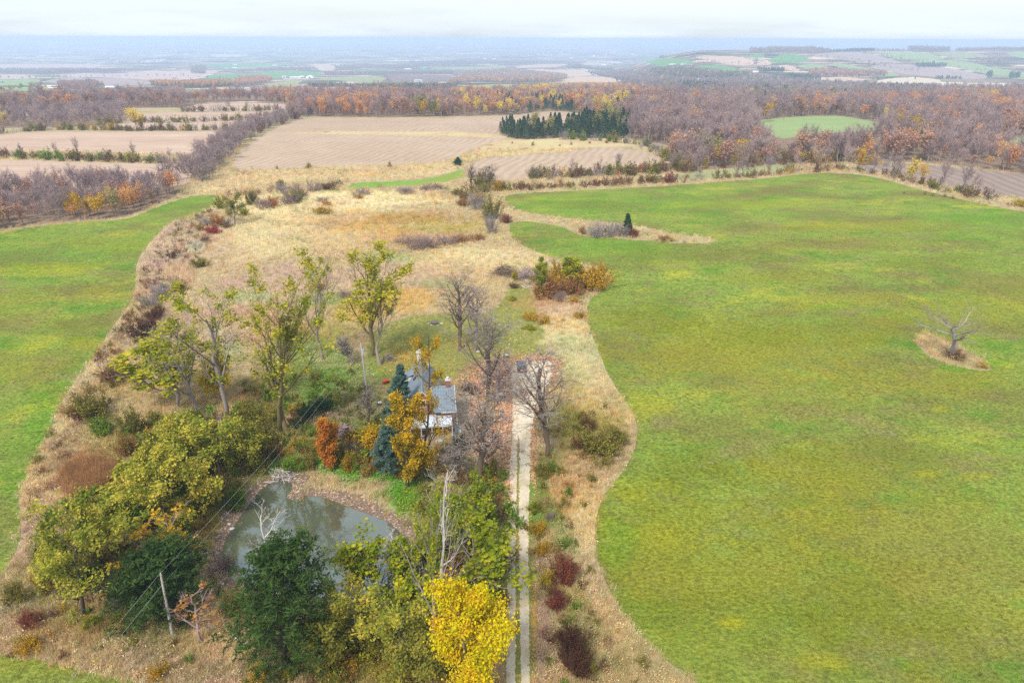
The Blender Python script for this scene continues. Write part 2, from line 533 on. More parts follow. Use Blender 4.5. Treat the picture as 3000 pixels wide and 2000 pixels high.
class MB:
    """collects polygons into one mesh"""
    def __init__(s):
        s.v = []; s.f = []; s.m = []
    def face(s, pts, m=0):
        b = len(s.v); s.v += [tuple(p) for p in pts]; s.f.append(list(range(b, b + len(pts)))); s.m.append(m)
    def hull(s, bottom, top, m=0, caps=True):
        """prism between two rings of equal length"""
        n = len(bottom)
        for i in range(n):
            j = (i + 1) % n
            s.face([bottom[i], bottom[j], top[j], top[i]], m)
        if caps:
            s.face(list(reversed(bottom)), m); s.face(top, m)
    def box(s, x0, x1, y0, y1, z0, z1, m=0):
        s.hull([(x0, y0, z0), (x1, y0, z0), (x1, y1, z0), (x0, y1, z0)], [(x0, y0, z1), (x1, y0, z1), (x1, y1, z1), (x0, y1, z1)], m)
    def tube(s, pts, r, n=8, m=0, cap=True):
        pts = [np.array(p, float) for p in pts]
        if not hasattr(r, '__len__'):
            r = [r] * len(pts)
        rings = []
        for i, p in enumerate(pts):
            d = pts[min(i + 1, len(pts) - 1)] - pts[max(i - 1, 0)]
            d /= np.linalg.norm(d) + 1e-9
            a = np.cross(d, (0, 0, 1) if abs(d[2]) < 0.9 else (1, 0, 0)); a /= np.linalg.norm(a); b = np.cross(d, a)
            rings.append([p + r[i] * (math.cos(t) * a + math.sin(t) * b) for t in np.linspace(0, 2 * math.pi, n, endpoint=False)])
        for A, B in zip(rings[:-1], rings[1:]):
            for i in range(n):
                j = (i + 1) % n
                s.face([A[i], B[i], B[j], A[j]], m)
        if cap:
            s.face(rings[0], m); s.face(list(reversed(rings[-1])), m)
    def obj(s, name, mats, parent=None, smooth=False, merge=False, bevel=0):
        me = bpy.data.meshes.new(name)
        me.from_pydata([tuple(map(float, p)) for p in s.v], [], s.f)
        for m in mats:
            me.materials.append(MATS[m] if isinstance(m, str) else m)
        if len(mats) > 1:
            me.polygons.foreach_set('material_index', s.m)
        if merge or bevel:
            import bmesh
            bm = bmesh.new(); bm.from_mesh(me)
            bmesh.ops.remove_doubles(bm, verts=bm.verts, dist=1e-4)
            bmesh.ops.recalc_face_normals(bm, faces=bm.faces)
            if bevel:
                ed = [e for e in bm.edges if len(e.link_faces) == 2 and e.calc_face_angle(0) > 0.5]
                bmesh.ops.bevel(bm, geom=ed, offset=bevel, segments=2, affect='EDGES', clamp_overlap=True)
            bm.to_mesh(me); bm.free()
        if smooth:
            me.polygons.foreach_set('use_smooth', [True] * len(me.polygons))
        me.update()
        return link(name, me, parent)

# ------------------------------------------------------------------ the ground, cut into its fields
def D(pts):
    return [(x * K, y * K) for x, y in pts]


REG = []   # name, polygon in photo px (3000), material, smooth


def reg(name, pts, mat, sm=1):
    REG.append((name, pts, mat, sm))


# forest floors first (fields override)
FLOOR = dict(
 W1=D([(-90, 266), (0, 256), (100, 253), (200, 251), (290, 249), (350, 247), (410, 248), (440, 238), (515, 233), (600, 233), (675, 240), (665, 256), (700, 268), (850, 270), (1020, 268), (1040, 264), (1050, 230), (1000, 208), (800, 210), (650, 211), (450, 210), (250, 211), (100, 216), (0, 220), (-90, 223)]),
 W2=D([(1000, 212), (1080, 206), (1160, 206), (1250, 197), (1400, 194), (1480, 200), (1540, 212), (1620, 222), (1700, 235), (1500, 262), (1420, 278), (1345, 285), (1335, 262), (1300, 256), (1250, 256), (1180, 264), (1040, 268), (1000, 268)]),
 W4=D([(1145, 310), (1150, 298), (1200, 301), (1260, 303), (1300, 300), (1350, 285), (1420, 280), (1450, 300), (1440, 318), (1340, 318), (1300, 314), (1260, 319), (1190, 321)]),
 W5=D([(1345, 285), (1500, 262), (1700, 235), (1760, 262), (1735, 276), (1745, 290), (1790, 318), (1830, 330), (1700, 352), (1600, 364), (1560, 348), (1530, 332), (1480, 326), (1440, 318), (1420, 300)]),
 W6=D([(1700, 235), (1800, 226), (1960, 218), (2100, 213), (2352, 208), (2450, 208), (2450, 412), (2352, 400), (2290, 392), (2200, 382), (2120, 373), (2040, 371), (1950, 374), (1830, 377), (1790, 376), (1700, 384), (1600, 392), (1560, 390), (1530, 368), (1560, 350), (1700, 350), (1745, 290), (1735, 276), (1760, 262)]),
 W7=[(1740, 222), (1800, 215), (1900, 200), (1990, 205), (2070, 205), (2200, 212), (2300, 225), (2400, 235), (2500, 240), (2700, 250), (2900, 255), (3080, 258), (3080, 270), (2700, 280), (2400, 288), (2170, 300), (2000, 288), (1900, 264), (1820, 247), (1780, 235)],
 W8=D([(-90, 304), (0, 294), (150, 292), (200, 291), (290, 279), (300, 262), (270, 259), (180, 262), (0, 269), (-90, 276)]),
 H1=D([(-90, 455), (0, 447), (100, 439), (200, 432), (300, 430), (380, 427), (412, 434), (412, 445), (385, 460), (330, 480), (290, 500), (200, 506), (100, 513), (0, 528), (-90, 538)]),
)
for _k, _p in FLOOR.items():
    reg('forest_floor', _p, 'forest_soil')
# mid-distance fields
reg('ploughed_field', D([(530, 384), (545, 356), (580, 326), (640, 291), (690, 272), (760, 273), (850, 273), (940, 271), (1020, 273), (1045, 269), (1120, 268), (1180, 265), (1250, 257), (1300, 257), (1338, 262), (1345, 275), (1330, 286), (1250, 296), (1150, 298), (1145, 310), (1165, 319), (1130, 326), (1080, 346), (1040, 363), (1000, 374), (920, 379), (800, 382), (700, 386), (640, 389), (560, 389)]), 'ploughed_earth')
reg('grass_waterway', D([(650, 306), (740, 301), (830, 302), (920, 304), (1030, 302), (1100, 305), (1165, 312), (1160, 317), (1090, 315), (1000, 313), (930, 312), (860, 309), (750, 308)]), 'wetland')
reg('ploughed_field', D([(1080, 386), (1085, 373), (1110, 363), (1180, 358), (1250, 353), (1300, 351), (1350, 340), (1430, 339), (1490, 351), (1530, 366), (1562, 388), (1520, 392), (1400, 398), (1210, 411), (1150, 416), (1125, 411), (1090, 404)]), 'ploughed_earth')
reg('wetland', D([(1060, 366), (1085, 348), (1130, 327), (1170, 319), (1250, 321), (1300, 316), (1380, 319), (1450, 322), (1485, 330), (1440, 336), (1350, 338), (1300, 349), (1180, 356), (1110, 361)]), 'wetland')
reg('wetland', D([(440, 445), (470, 425), (540, 395), (640, 390), (800, 383), (920, 380), (1000, 376), (1050, 372), (1055, 388), (1010, 403), (940, 412), (830, 414), (700, 412), (600, 430), (500, 447)]), 'wetland')
reg('green_strip', D([(800, 427), (830, 418), (940, 416), (1010, 406), (1060, 389), (1068, 393), (1066, 405), (1040, 416), (960, 426), (880, 431), (800, 433)]), 'young_crop')
reg('ploughed_field', D([(-90, 322), (0, 312), (60, 304), (170, 303), (340, 303), (520, 301), (562, 306), (547, 327), (522, 347), (480, 359), (400, 354), (250, 350), (150, 349), (0, 349), (-90, 351)]), 'ploughed_strip')
reg('ploughed_field', D([(-90, 366), (0, 367), (200, 373), (430, 378), (448, 386), (442, 406), (420, 430), (300, 432), (200, 434), (100, 441), (0, 449), (-90, 457)]), 'ploughed_strip')
reg('ploughed_field', D([(205, 293), (300, 283), (420, 283), (550, 277), (640, 276), (600, 291), (550, 299), (400, 299), (250, 294)]), 'ploughed_strip')
reg('ploughed_field', D([(288, 277), (300, 265), (380, 259), (500, 259), (600, 257), (625, 264), (560, 277), (480, 281), (370, 283), (292, 284)]), 'ploughed_strip')
reg('ploughed_field', D([(412, 251), (440, 241), (510, 236), (600, 236), (672, 242), (655, 253), (580, 256), (510, 257), (430, 256)]), 'ploughed_strip')
reg('ploughed_field', D([(-90, 264), (0, 259), (90, 255), (200, 252), (300, 251), (265, 258), (100, 262), (0, 267), (-90, 272)]), 'far_mauve')
reg('green_field', D([(1735, 281), (1745, 276), (1800, 270), (1900, 265), (1960, 270), (2022, 283), (2037, 292), (2020, 300), (1900, 305), (1830, 314), (1790, 320), (1760, 300)]), 'far_pale_green')
reg('ploughed_field', D([(2035, 374), (2100, 376), (2200, 386), (2352, 400), (2450, 410), (2450, 458), (2352, 451), (2280, 448), (2200, 433), (2120, 413), (2030, 396), (1960, 392), (1960, 380)]), 'grey_earth')
reg('grass_field', D([(1450, 420), (1530, 407), (1600, 396), (1700, 386), (1790, 378), (1835, 379), (1805, 396), (1700, 403), (1620, 410), (1500, 417)]), 'far_olive')
reg('green_field', D([(2285, 322), (2352, 314), (2450, 310), (2450, 325), (2352, 327), (2300, 328)]), 'far_pale_green')
# the near pastures
FINGER_T = [(1190, 484), (1250, 494), (1330, 504), (1440, 515), (1500, 526), (1560, 539), (1640, 546)]
FINGER_B = [(1642, 558), (1560, 559), (1470, 551), (1380, 546), (1335, 542), (1310, 530), (1290, 520), (1240, 511), (1200, 508), (1175, 512)]
reg('green_pasture', D([(1168, 516), (1170, 540), (1188, 556), (1215, 572), (1260, 590), (1315, 600), (1370, 612), (1400, 628), (1407, 642), (1398, 657), (1372, 673), (1352, 692), (1346, 717), (1352, 747), (1368, 792), (1385, 832), (1400, 867), (1425, 907), (1450, 942), (1461, 967), (1463, 1000), (1458, 1030), (1440, 1070), (1407, 1110), (1384, 1140), (1371, 1175), (1366, 1220), (1370, 1270), (1380, 1312), (1400, 1357), (1430, 1407), (1467, 1457), (1512, 1502), (1570, 1547), (1602, 1570), (1660, 1620), (2700, 1640), (2700, 520), (2500, 500), (2352, 487), (2280, 474), (2200, 456), (2100, 433), (2040, 414), (1990, 403), (1920, 397), (1880, 397), (1820, 403), (1750, 411), (1650, 418), (1500, 429), (1400, 434), (1300, 439), (1200, 444), (1165, 448), (1157, 456), (1165, 470)] + FINGER_T + FINGER_B), 'pasture')
reg('green_pasture', D([(494, 447), (497, 460), (480, 480), (440, 494), (395, 510), (365, 535), (335, 570), (315, 600), (311, 640), (312, 670), (290, 710), (250, 760), (230, 800), (200, 840), (160, 890), (140, 930), (120, 980), (95, 1030), (65, 1080), (45, 1130), (41, 1150), (49, 1180), (50, 1230), (35, 1270), (15, 1300), (0, 1322), (-90, 1420), (-500, 1500), (-500, 560), (-90, 543), (0, 533), (100, 517), (200, 509), (290, 504), (320, 493), (360, 476), (415, 457), (450, 449)]), 'pasture')
reg('green_pasture', D([(-400, 1480), (0, 1503), (60, 1507), (130, 1522), (200, 1542), (270, 1557), (330, 1570), (390, 1610), (390, 1700), (-400, 1700)]), 'pasture')
ISLE = D([(2112, 765), (2106, 782), (2112, 800), (2140, 820), (2180, 837), (2230, 849), (2270, 851), (2279, 845), (2262, 828), (2235, 812), (2205, 795), (2170, 782), (2140, 768), (2122, 762)])
reg('dry_grass_patch', ISLE, 'dry_meadow')
reg('lawn', D([(840, 770), (900, 740), (960, 722), (1050, 720), (1110, 725), (1150, 700), (1165, 665), (1180, 650), (1215, 655), (1225, 690), (1235, 730), (1255, 770), (1258, 812), (1255, 830), (1190, 824), (1170, 840), (1060, 860), (960, 900), (900, 905), (850, 860)]), 'lawn')
reg('leaf_strewn_yard', D([(1040, 850), (1120, 822), (1180, 818), (1240, 815), (1290, 822), (1290, 860), (1272, 900), (1240, 960), (1222, 1000), (1222, 1060), (1222, 1110), (1160, 1110), (1060, 1110), (990, 1090), (960, 1040), (1000, 990), (1040, 985), (1050, 930)]), 'litter')
reg('bare_earth_yard', D([(1048, 915), (1080, 905), (1110, 925), (1100, 960), (1070, 990), (1048, 985), (1047, 950)]), 'dirt')
reg('driveway_verge', D([(1158, 1050), (1228, 1050), (1230, 1300), (1236, 1620), (1155, 1620), (1158, 1300)]), 'lawn')
reg('gravel_driveway', D([(1180, 836), (1190, 826), (1230, 824), (1268, 828), (1276, 845), (1262, 875), (1240, 910), (1228, 945), (1220, 1000), (1218, 1060), (1216, 1110), (1213, 1250), (1215, 1400), (1217, 1568), (1218, 1640), (1198, 1640), (1197, 1568), (1194, 1400), (1191, 1250), (1192, 1110), (1194, 1030), (1192, 1000), (1189, 1000), (1188, 1030), (1187, 1110), (1184, 1250), (1184, 1400), (1183, 1568), (1183, 1640), (1162, 1640), (1163, 1568), (1165, 1400), (1164, 1300), (1166, 1200), (1168, 1110), (1172, 1050), (1175, 1000), (1177, 960), (1178, 920), (1174, 880), (1174, 855)]), 'gravel', 1)
# far farmland
_pr = np.random.RandomState(31)
for _i in range(150):
    _y = 127 + 56 * _pr.rand() ** 1.1
    _x = -60 + (1880 if _y > 140 else 3100) * _pr.rand()
    _w = (25 + 90 * _pr.rand()) * (0.7 + (_y - 120) / 90); _h = (0.8 + 2.4 * _pr.rand()) * (0.45 + (_y - 120) / 45)
    _nm, _mt = [('stubble_field', 'far_tan'), ('stubble_field', 'far_pink'), ('green_field', 'far_green'), ('green_field', 'far_pale_green'), ('distant_wood', 'forest_soil'), ('distant_wood', 'dark_wood'), ('stubble_field', 'far_cream'), ('distant_wood', 'dark_wood')][_i % 8]
    _s = (_pr.rand() - .5) * 1.2
    reg(_nm, [(_x - _w / 2, _y - _s), (_x - _w * .2, _y - _h * .5), (_x + _w * .45, _y - _h * .5 + _s), (_x + _w / 2, _y + _s), (_x + _w * .2, _y + _h * .5), (_x - _w * .4, _y + _h * .5 - _s)], _mt, 0)
for _nm, _mt, _p in (
 ('stubble_field', 'far_pink', [(-90, 218), (0, 218), (60, 218), (100, 223), (130, 230), (95, 231), (0, 233), (-90, 234)]),
 ('stubble_field', 'far_pink', [(175, 220), (240, 215), (327, 217), (417, 212), (506, 208), (565, 206), (649, 207), (625, 215), (580, 225), (540, 232), (500, 235), (440, 236), (330, 227), (200, 227), (175, 224)]),
 ('stubble_field', 'far_mauve', [(120, 241), (160, 231), (250, 229), (340, 228), (440, 238), (495, 236), (470, 244), (400, 251), (300, 251), (240, 242), (170, 244)]),
 ('green_field', 'far_pale_green', [(-90, 234), (0, 234), (119, 232), (118, 240), (90, 250), (0, 252), (-90, 253)]),
 ('green_field', 'far_pale_green', [(-90, 258), (0, 257), (120, 254), (170, 262), (100, 266), (0, 271), (-90, 272)]),
 ('stubble_field', 'far_pink', [(-90, 191), (60, 188), (200, 187), (320, 190), (300, 197), (60, 203), (-90, 200)]),
 ('green_field', 'far_green', [(595, 187), (700, 186), (792, 185), (855, 188), (820, 195), (700, 198), (610, 196)]),
 ('green_field', 'far_green', [(592, 231), (628, 220), (700, 217), (835, 208), (900, 210), (945, 215), (950, 222), (900, 227), (830, 228), (780, 232), (700, 232), (600, 232)]),
 ('stubble_field', 'far_tan', [(900, 188), (975, 188), (985, 206), (938, 209), (926, 197)]),
 ('green_field', 'far_green', [(962, 212), (1057, 206), (1143, 203), (1143, 210), (1080, 213)]),
 ('grass_field', 'far_olive', [(920, 233), (998, 226), (1125, 221), (1122, 243), (1080, 245), (1027, 239), (983, 236)]),
 ('grass_field', 'far_olive', [(760, 252), (831, 237), (890, 234), (878, 242), (860, 255), (804, 258)]),
 ('ploughed_field', 'far_brown', [(1131, 237), (1146, 221), (1236, 220), (1331, 221), (1332, 238), (1265, 243), (1152, 242)]),
 ('green_field', 'far_green', [(1161, 206), (1250, 203), (1330, 201), (1330, 207), (1260, 208), (1161, 215)]),
 ('green_field', 'far_pale_green', [(1260, 199), (1400, 195), (1486, 193), (1483, 200), (1400, 203), (1270, 203)]),
 ('stubble_field', 'far_pink', [(620, 263), (849, 259), (968, 251), (1057, 254), (1027, 263), (908, 266), (700, 268)]),
 ('stubble_field', 'far_tan', [(1504, 195), (1585, 188), (1653, 186), (1668, 191), (1608, 198), (1519, 201)]),
 ('stubble_field', 'far_tan', [(1528, 203), (1590, 202), (1608, 206), (1698, 203), (1736, 217), (1727, 223), (1674, 227), (1653, 213), (1602, 210)]),
 ('stubble_field', 'far_tan', [(1626, 237), (1683, 228), (1751, 224), (1796, 228), (1821, 240), (1757, 243)]),
 ('stubble_field', 'far_pink', [(1698, 184), (1802, 179), (1817, 180), (1811, 191), (1712, 192)]),
 ('grass_field', 'far_olive', [(1370, 256), (1400, 249), (1460, 246), (1530, 247), (1480, 257), (1400, 264)]),
 ('green_field', 'far_green', [(1849, 175), (1980, 169), (2040, 182), (2025, 191), (1995, 190), (1960, 191), (1951, 199), (1906, 187)]),
 ('green_field', 'far_green', [(2025, 192), (2100, 191), (2190, 205), (2170, 210), (2060, 198)]),
 ('stubble_field', 'far_tan', [(2019, 167), (2100, 165), (2157, 165), (2211, 177), (2207, 193), (2150, 193), (2100, 182)]),
 ('green_field', 'far_green', [(2180, 162), (2240, 160), (2236, 170), (2205, 171)]),
 ('green_field', 'far_green', [(2245, 177), (2299, 157), (2345, 162), (2375, 174), (2360, 183), (2314, 186), (2261, 185)]),
 ('stubble_field', 'far_tan', [(2213, 186), (2245, 181), (2268, 188), (2226, 193)]),
 ('stubble_field', 'far_tan', [(2268, 193), (2314, 189), (2352, 210), (2303, 206)]),
 ('green_field', 'far_pale_green', [(2326, 193), (2391, 187), (2425, 195), (2430, 204), (2368, 203)]),
 ('stubble_field', 'far_mauve', [(2391, 158), (2444, 154), (2529, 153), (2586, 168), (2647, 183), (2628, 187), (2552, 189), (2483, 177), (2437, 170), (2380, 168)]),
 ('green_field', 'far_pale_green', [(2548, 154), (2598, 153), (2712, 154), (2766, 170), (2766, 175), (2651, 177), (2605, 168)]),
 ('stubble_field', 'far_olive', [(2712, 154), (2808, 151), (2888, 162), (2923, 168), (2827, 172), (2781, 170)]),
 ('green_field', 'far_pale_green', [(2651, 179), (2774, 175), (2846, 183), (2923, 202), (3090, 222), (3090, 232), (2904, 220), (2846, 208), (2789, 197), (2697, 184)]),
 ('stubble_field', 'far_mauve', [(2544, 191), (2651, 187), (2689, 193), (2774, 199), (2835, 210), (2896, 222), (2888, 232), (2827, 232), (2751, 229), (2712, 223), (2636, 216), (2575, 202)]),
 ('green_field', 'far_pale_green', [(2435, 184), (2483, 189), (2559, 204), (2643, 219), (2598, 226), (2544, 222), (2502, 212), (2444, 196)]),
 ('stubble_field', 'far_tan', [(2410, 229), (2452, 225), (2506, 228), (2548, 236), (2444, 238)]),
 ('stubble_field', 'far_cream', [(2540, 241), (2650, 224), (2750, 232), (2760, 242), (3090, 246), (3090, 255), (2800, 254), (2650, 246)]),
 ('green_field', 'far_pale_green', [(2938, 151), (3090, 151), (3090, 180), (2961, 166)]),
):
    reg(_nm, _p, _mt, 1)
# thin far roads
def stroke(pts, w):
    P = np.array(pts, float)
    t = np.gradient(P, axis=0); t /= np.linalg.norm(t, axis=1)[:, None]
    n = np.stack([-t[:, 1], t[:, 0]], 1)
    return [tuple(q) for q in np.vstack([P + n * w / 2, (P - n * w / 2)[::-1]])]


for _p, _w in (([(495, 240), (515, 235), (545, 232), (578, 230), (592, 224), (625, 217)], 2.0), ([(1700, 199), (1725, 210), (1750, 222)], 2.2), ([(1786, 226), (1806, 231), (1822, 240)], 2.0), ([(849, 266), (856, 260), (872, 257)], 1.8), ([(1327, 201), (1332, 218)], 2.0), ([(830, 232), (905, 231)], 1.6)):
    reg('country_road', stroke(_p, _w), 'road_chalk', 0)

U0, U1 = -1.45, 1.45
V0, V1 = math.log(28.0), math.log(44000.0)


def to_uv(p):
    return np.stack([p[:, 0] / p[:, 1], np.log(p[:, 1])], 1)


REGUV = []
_rng = np.random.RandomState(11)
_all = []
for (nm, pts, mt, sm) in REG:
    P = smooth_poly(pts, True, 1) if sm else np.asarray(pts, float)
    P = resample(P, 12 if P[:, 1].mean() > 420 else 8)
    if nm in ('lawn', 'leaf_strewn_yard', 'bare_earth_yard', 'driveway_verge', 'wetland', 'grass_waterway', 'dry_grass_patch'):
        P = resample(P, 5) ; P = P + _rng.randn(*P.shape) * (np.array([7.0, 4.5]) if nm == 'leaf_strewn_yard' else np.array([3.4, 2.0])) * (1 if P[:, 1].mean() > 620 else .4)
    elif nm == 'gravel_driveway':
        P = resample(P, 4); P = P + _rng.randn(*P.shape) * np.array([1.3, 1.0])
    elif sm:
        P = P + _rng.randn(*P.shape) * np.array([1.0, 0.55]) * (1.0 if P[:, 1].mean() > 420 else 0.3)
    _all.append(P)
_cat = np.vstack(_all)
_g = to_uv(unproj(_cat[:, 0], np.clip(_cat[:, 1], 126, 2600)))
_i = 0
for P in _all:
    REGUV.append(_g[_i:_i + len(P)]); _i += len(P)
# pond bank: an outline 3-4 m outside the water
_A = resample(POND, 1.2)
_c = np.roll(_A, -1, 0) - np.roll(_A, 1, 0); _c /= np.linalg.norm(_c, axis=1)[:, None]
_nn = np.stack([_c[:, 1], -_c[:, 0]], 1)
if polydist(_A[:1, 0] + _nn[:1, 0] * 0.3, _A[:1, 1] + _nn[:1, 1] * 0.3, POND)[0] < 0:
    _nn = -_nn
for _ in range(6):
    _nn = (_nn + np.roll(_nn, 1, 0) + np.roll(_nn, -1, 0)); _nn /= np.linalg.norm(_nn, axis=1)[:, None]
BANK = _A + _nn * (1.5 + 0.6 * np.sin(np.arange(len(_A)) * 0.35) + 0.8 * _rng.rand(len(_A)))[:, None]
REG.append(('pond_bank', None, 'mud', 0)); REGUV.append(np.stack([BANK[:, 0] / BANK[:, 1], np.log(BANK[:, 1])], 1))

# tints painted on the vegetation where the photograph shows other growth (photo px at 2352 scale)
C_ = dict(polive=(0.235, 0.22, 0.022), psage=(0.22, 0.24, 0.06), pbrown=(0.24, 0.185, 0.035), pdk=(0.14, 0.165, 0.013), dry=(0.47, 0.33, 0.16), pale=(0.58, 0.49, 0.27), mauve=(0.42, 0.29, 0.22), green=(0.12, 0.21, 0.03), olive=(0.24, 0.22, 0.035), brown=(0.17, 0.08, 0.03),
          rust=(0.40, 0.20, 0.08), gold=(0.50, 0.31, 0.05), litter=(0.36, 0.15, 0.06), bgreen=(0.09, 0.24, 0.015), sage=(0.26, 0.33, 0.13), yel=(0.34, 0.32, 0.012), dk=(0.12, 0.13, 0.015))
SPL = [  # cx, cy, rx, ry, key, strength
 (700, 470, 260, 30, 'pale', .8), (820, 455, 200, 16, 'pale', .9), (640, 540, 160, 60, 'pale', .6), (930, 515, 170, 26, 'gold', .6), (960, 505, 120, 14, 'brown', .35), (1010, 520, 90, 18, 'olive', .5),
 (760, 500, 120, 20, 'rust', .25), (960, 550, 140, 16, 'rust', .4), (1080, 600, 160, 30, 'pale', .6), (1050, 630, 140, 30, 'dry', .5), (780, 560, 120, 30, 'dry', .5), (870, 640, 200, 40, 'mauve', .5),
 (640, 640, 120, 40, 'mauve', .6), (560, 700, 120, 40, 'mauve', .5), (760, 690, 90, 18, 'green', .55), (560, 680, 60, 14, 'sage', .7), (900, 590, 80, 12, 'sage', .6), (1000, 650, 60, 12, 'sage', .6), (850, 700, 60, 20, 'dry', .6),
 (380, 560, 60, 70, 'mauve', .6), (350, 640, 40, 80, 'mauve', .7), (480, 560, 50, 50, 'mauve', .4), (330, 720, 40, 60, 'dry', .6), (250, 840, 60, 80, 'dry', .6), (180, 960, 60, 60, 'dry', .5), (480, 760, 90, 50, 'mauve', .5), (600, 760, 90, 50, 'rust', .3),
 (420, 800, 90, 40, 'mauve', .5), (540, 810, 50, 22, 'sage', .6), (700, 830, 90, 60, 'green', .8), (760, 760, 70, 30, 'olive', .6), (820, 720, 60, 25, 'gold', .5), (930, 690, 70, 30, 'gold', .5), (700, 900, 80, 60, 'green', .85), (640, 860, 60, 50, 'olive', .6), (620, 940, 60, 40, 'dk', .7),
 (820, 880, 60, 60, 'green', .6), (850, 960, 60, 50, 'green', .7), (760, 1000, 80, 40, 'dk', .7), (680, 1000, 60, 40, 'olive', .6), (900, 1000, 60, 60, 'olive', .6), (850, 1080, 100, 30, 'bgreen', .7), (930, 1130, 60, 60, 'bgreen', .8), (870, 1090, 110, 26, 'bgreen', 1), (940, 1150, 50, 60, 'bgreen', 1), (790, 1060, 60, 20, 'green', .9), (640, 1075, 50, 20, 'green', .8), (790, 1070, 60, 25, 'bgreen', .6), (630, 1060, 60, 25, 'green', .6),
 (200, 1110, 70, 60, 'rust', .75), (180, 1080, 60, 40, 'brown', .35), (90, 1130, 50, 50, 'rust', .3), (230, 1180, 60, 25, 'dry', .5), (110, 1200, 60, 60, 'mauve', .5), (60, 1260, 40, 50, 'mauve', .6), (250, 1000, 60, 50, 'olive', .5), (350, 960, 60, 40, 'dry', .5), (330, 1010, 60, 50, 'olive', .6),
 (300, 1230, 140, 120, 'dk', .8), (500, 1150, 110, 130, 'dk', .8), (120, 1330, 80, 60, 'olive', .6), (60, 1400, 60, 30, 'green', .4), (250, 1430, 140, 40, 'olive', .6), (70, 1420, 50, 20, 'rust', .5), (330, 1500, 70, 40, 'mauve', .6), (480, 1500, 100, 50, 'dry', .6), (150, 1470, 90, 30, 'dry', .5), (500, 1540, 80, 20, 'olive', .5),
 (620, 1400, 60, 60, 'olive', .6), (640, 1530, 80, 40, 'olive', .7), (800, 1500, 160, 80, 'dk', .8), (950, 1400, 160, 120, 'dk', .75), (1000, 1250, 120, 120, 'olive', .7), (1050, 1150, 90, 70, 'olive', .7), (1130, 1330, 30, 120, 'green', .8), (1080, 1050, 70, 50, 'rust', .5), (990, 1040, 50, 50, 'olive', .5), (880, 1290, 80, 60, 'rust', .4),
 (820, 1540, 200, 30, 'olive', .6), (1060, 1210, 60, 40, 'rust', .4),
 (1330, 640, 60, 40, 'dry', .6), (1250, 700, 70, 20, 'rust', .5), (1290, 720, 60, 20, 'mauve', .7), (1240, 640, 60, 20, 'mauve', .5), (1300, 770, 50, 60, 'pale', .7), (1320, 830, 60, 60, 'sage', .6), (1350, 880, 50, 60, 'pale', .5), (1300, 900, 50, 60, 'olive', .4), (1400, 960, 50, 60, 'dry', .6),
 (1310, 960, 70, 50, 'olive', .6), (1370, 1000, 70, 50, 'olive', .75), (1400, 1040, 50, 40, 'mauve', .6), (1330, 1060, 70, 30, 'dry', .4), (1260, 1060, 40, 30, 'green', .5), (1330, 1120, 60, 50, 'dry', .7), (1290, 1140, 40, 40, 'rust', .3), (1340, 1220, 30, 70, 'pale', .6), (1240, 1150, 24, 80, 'green', .8),
 (1270, 1180, 22, 30, 'green', .6), (1300, 1260, 30, 60, 'green', .5), (1240, 1300, 20, 60, 'mauve', .6), (1345, 1340, 30, 60, 'dry', .7), (1400, 1430, 40, 60, 'dry', .6), (1300, 1360, 40, 60, 'olive', .6), (1245, 1440, 18, 100, 'mauve', .7), (1340, 1460, 50, 50, 'dk', .5), (1440, 1510, 60, 50, 'dry', .6), (1380, 1530, 60, 40, 'dk', .5),
 (1500, 1560, 60, 20, 'dry', .6), (1060, 920, 60, 40, 'litter', .6), (1130, 880, 60, 50, 'litter', .8), (1150, 960, 40, 90, 'litter', .9), (1100, 1020, 60, 40, 'litter', .7),
]
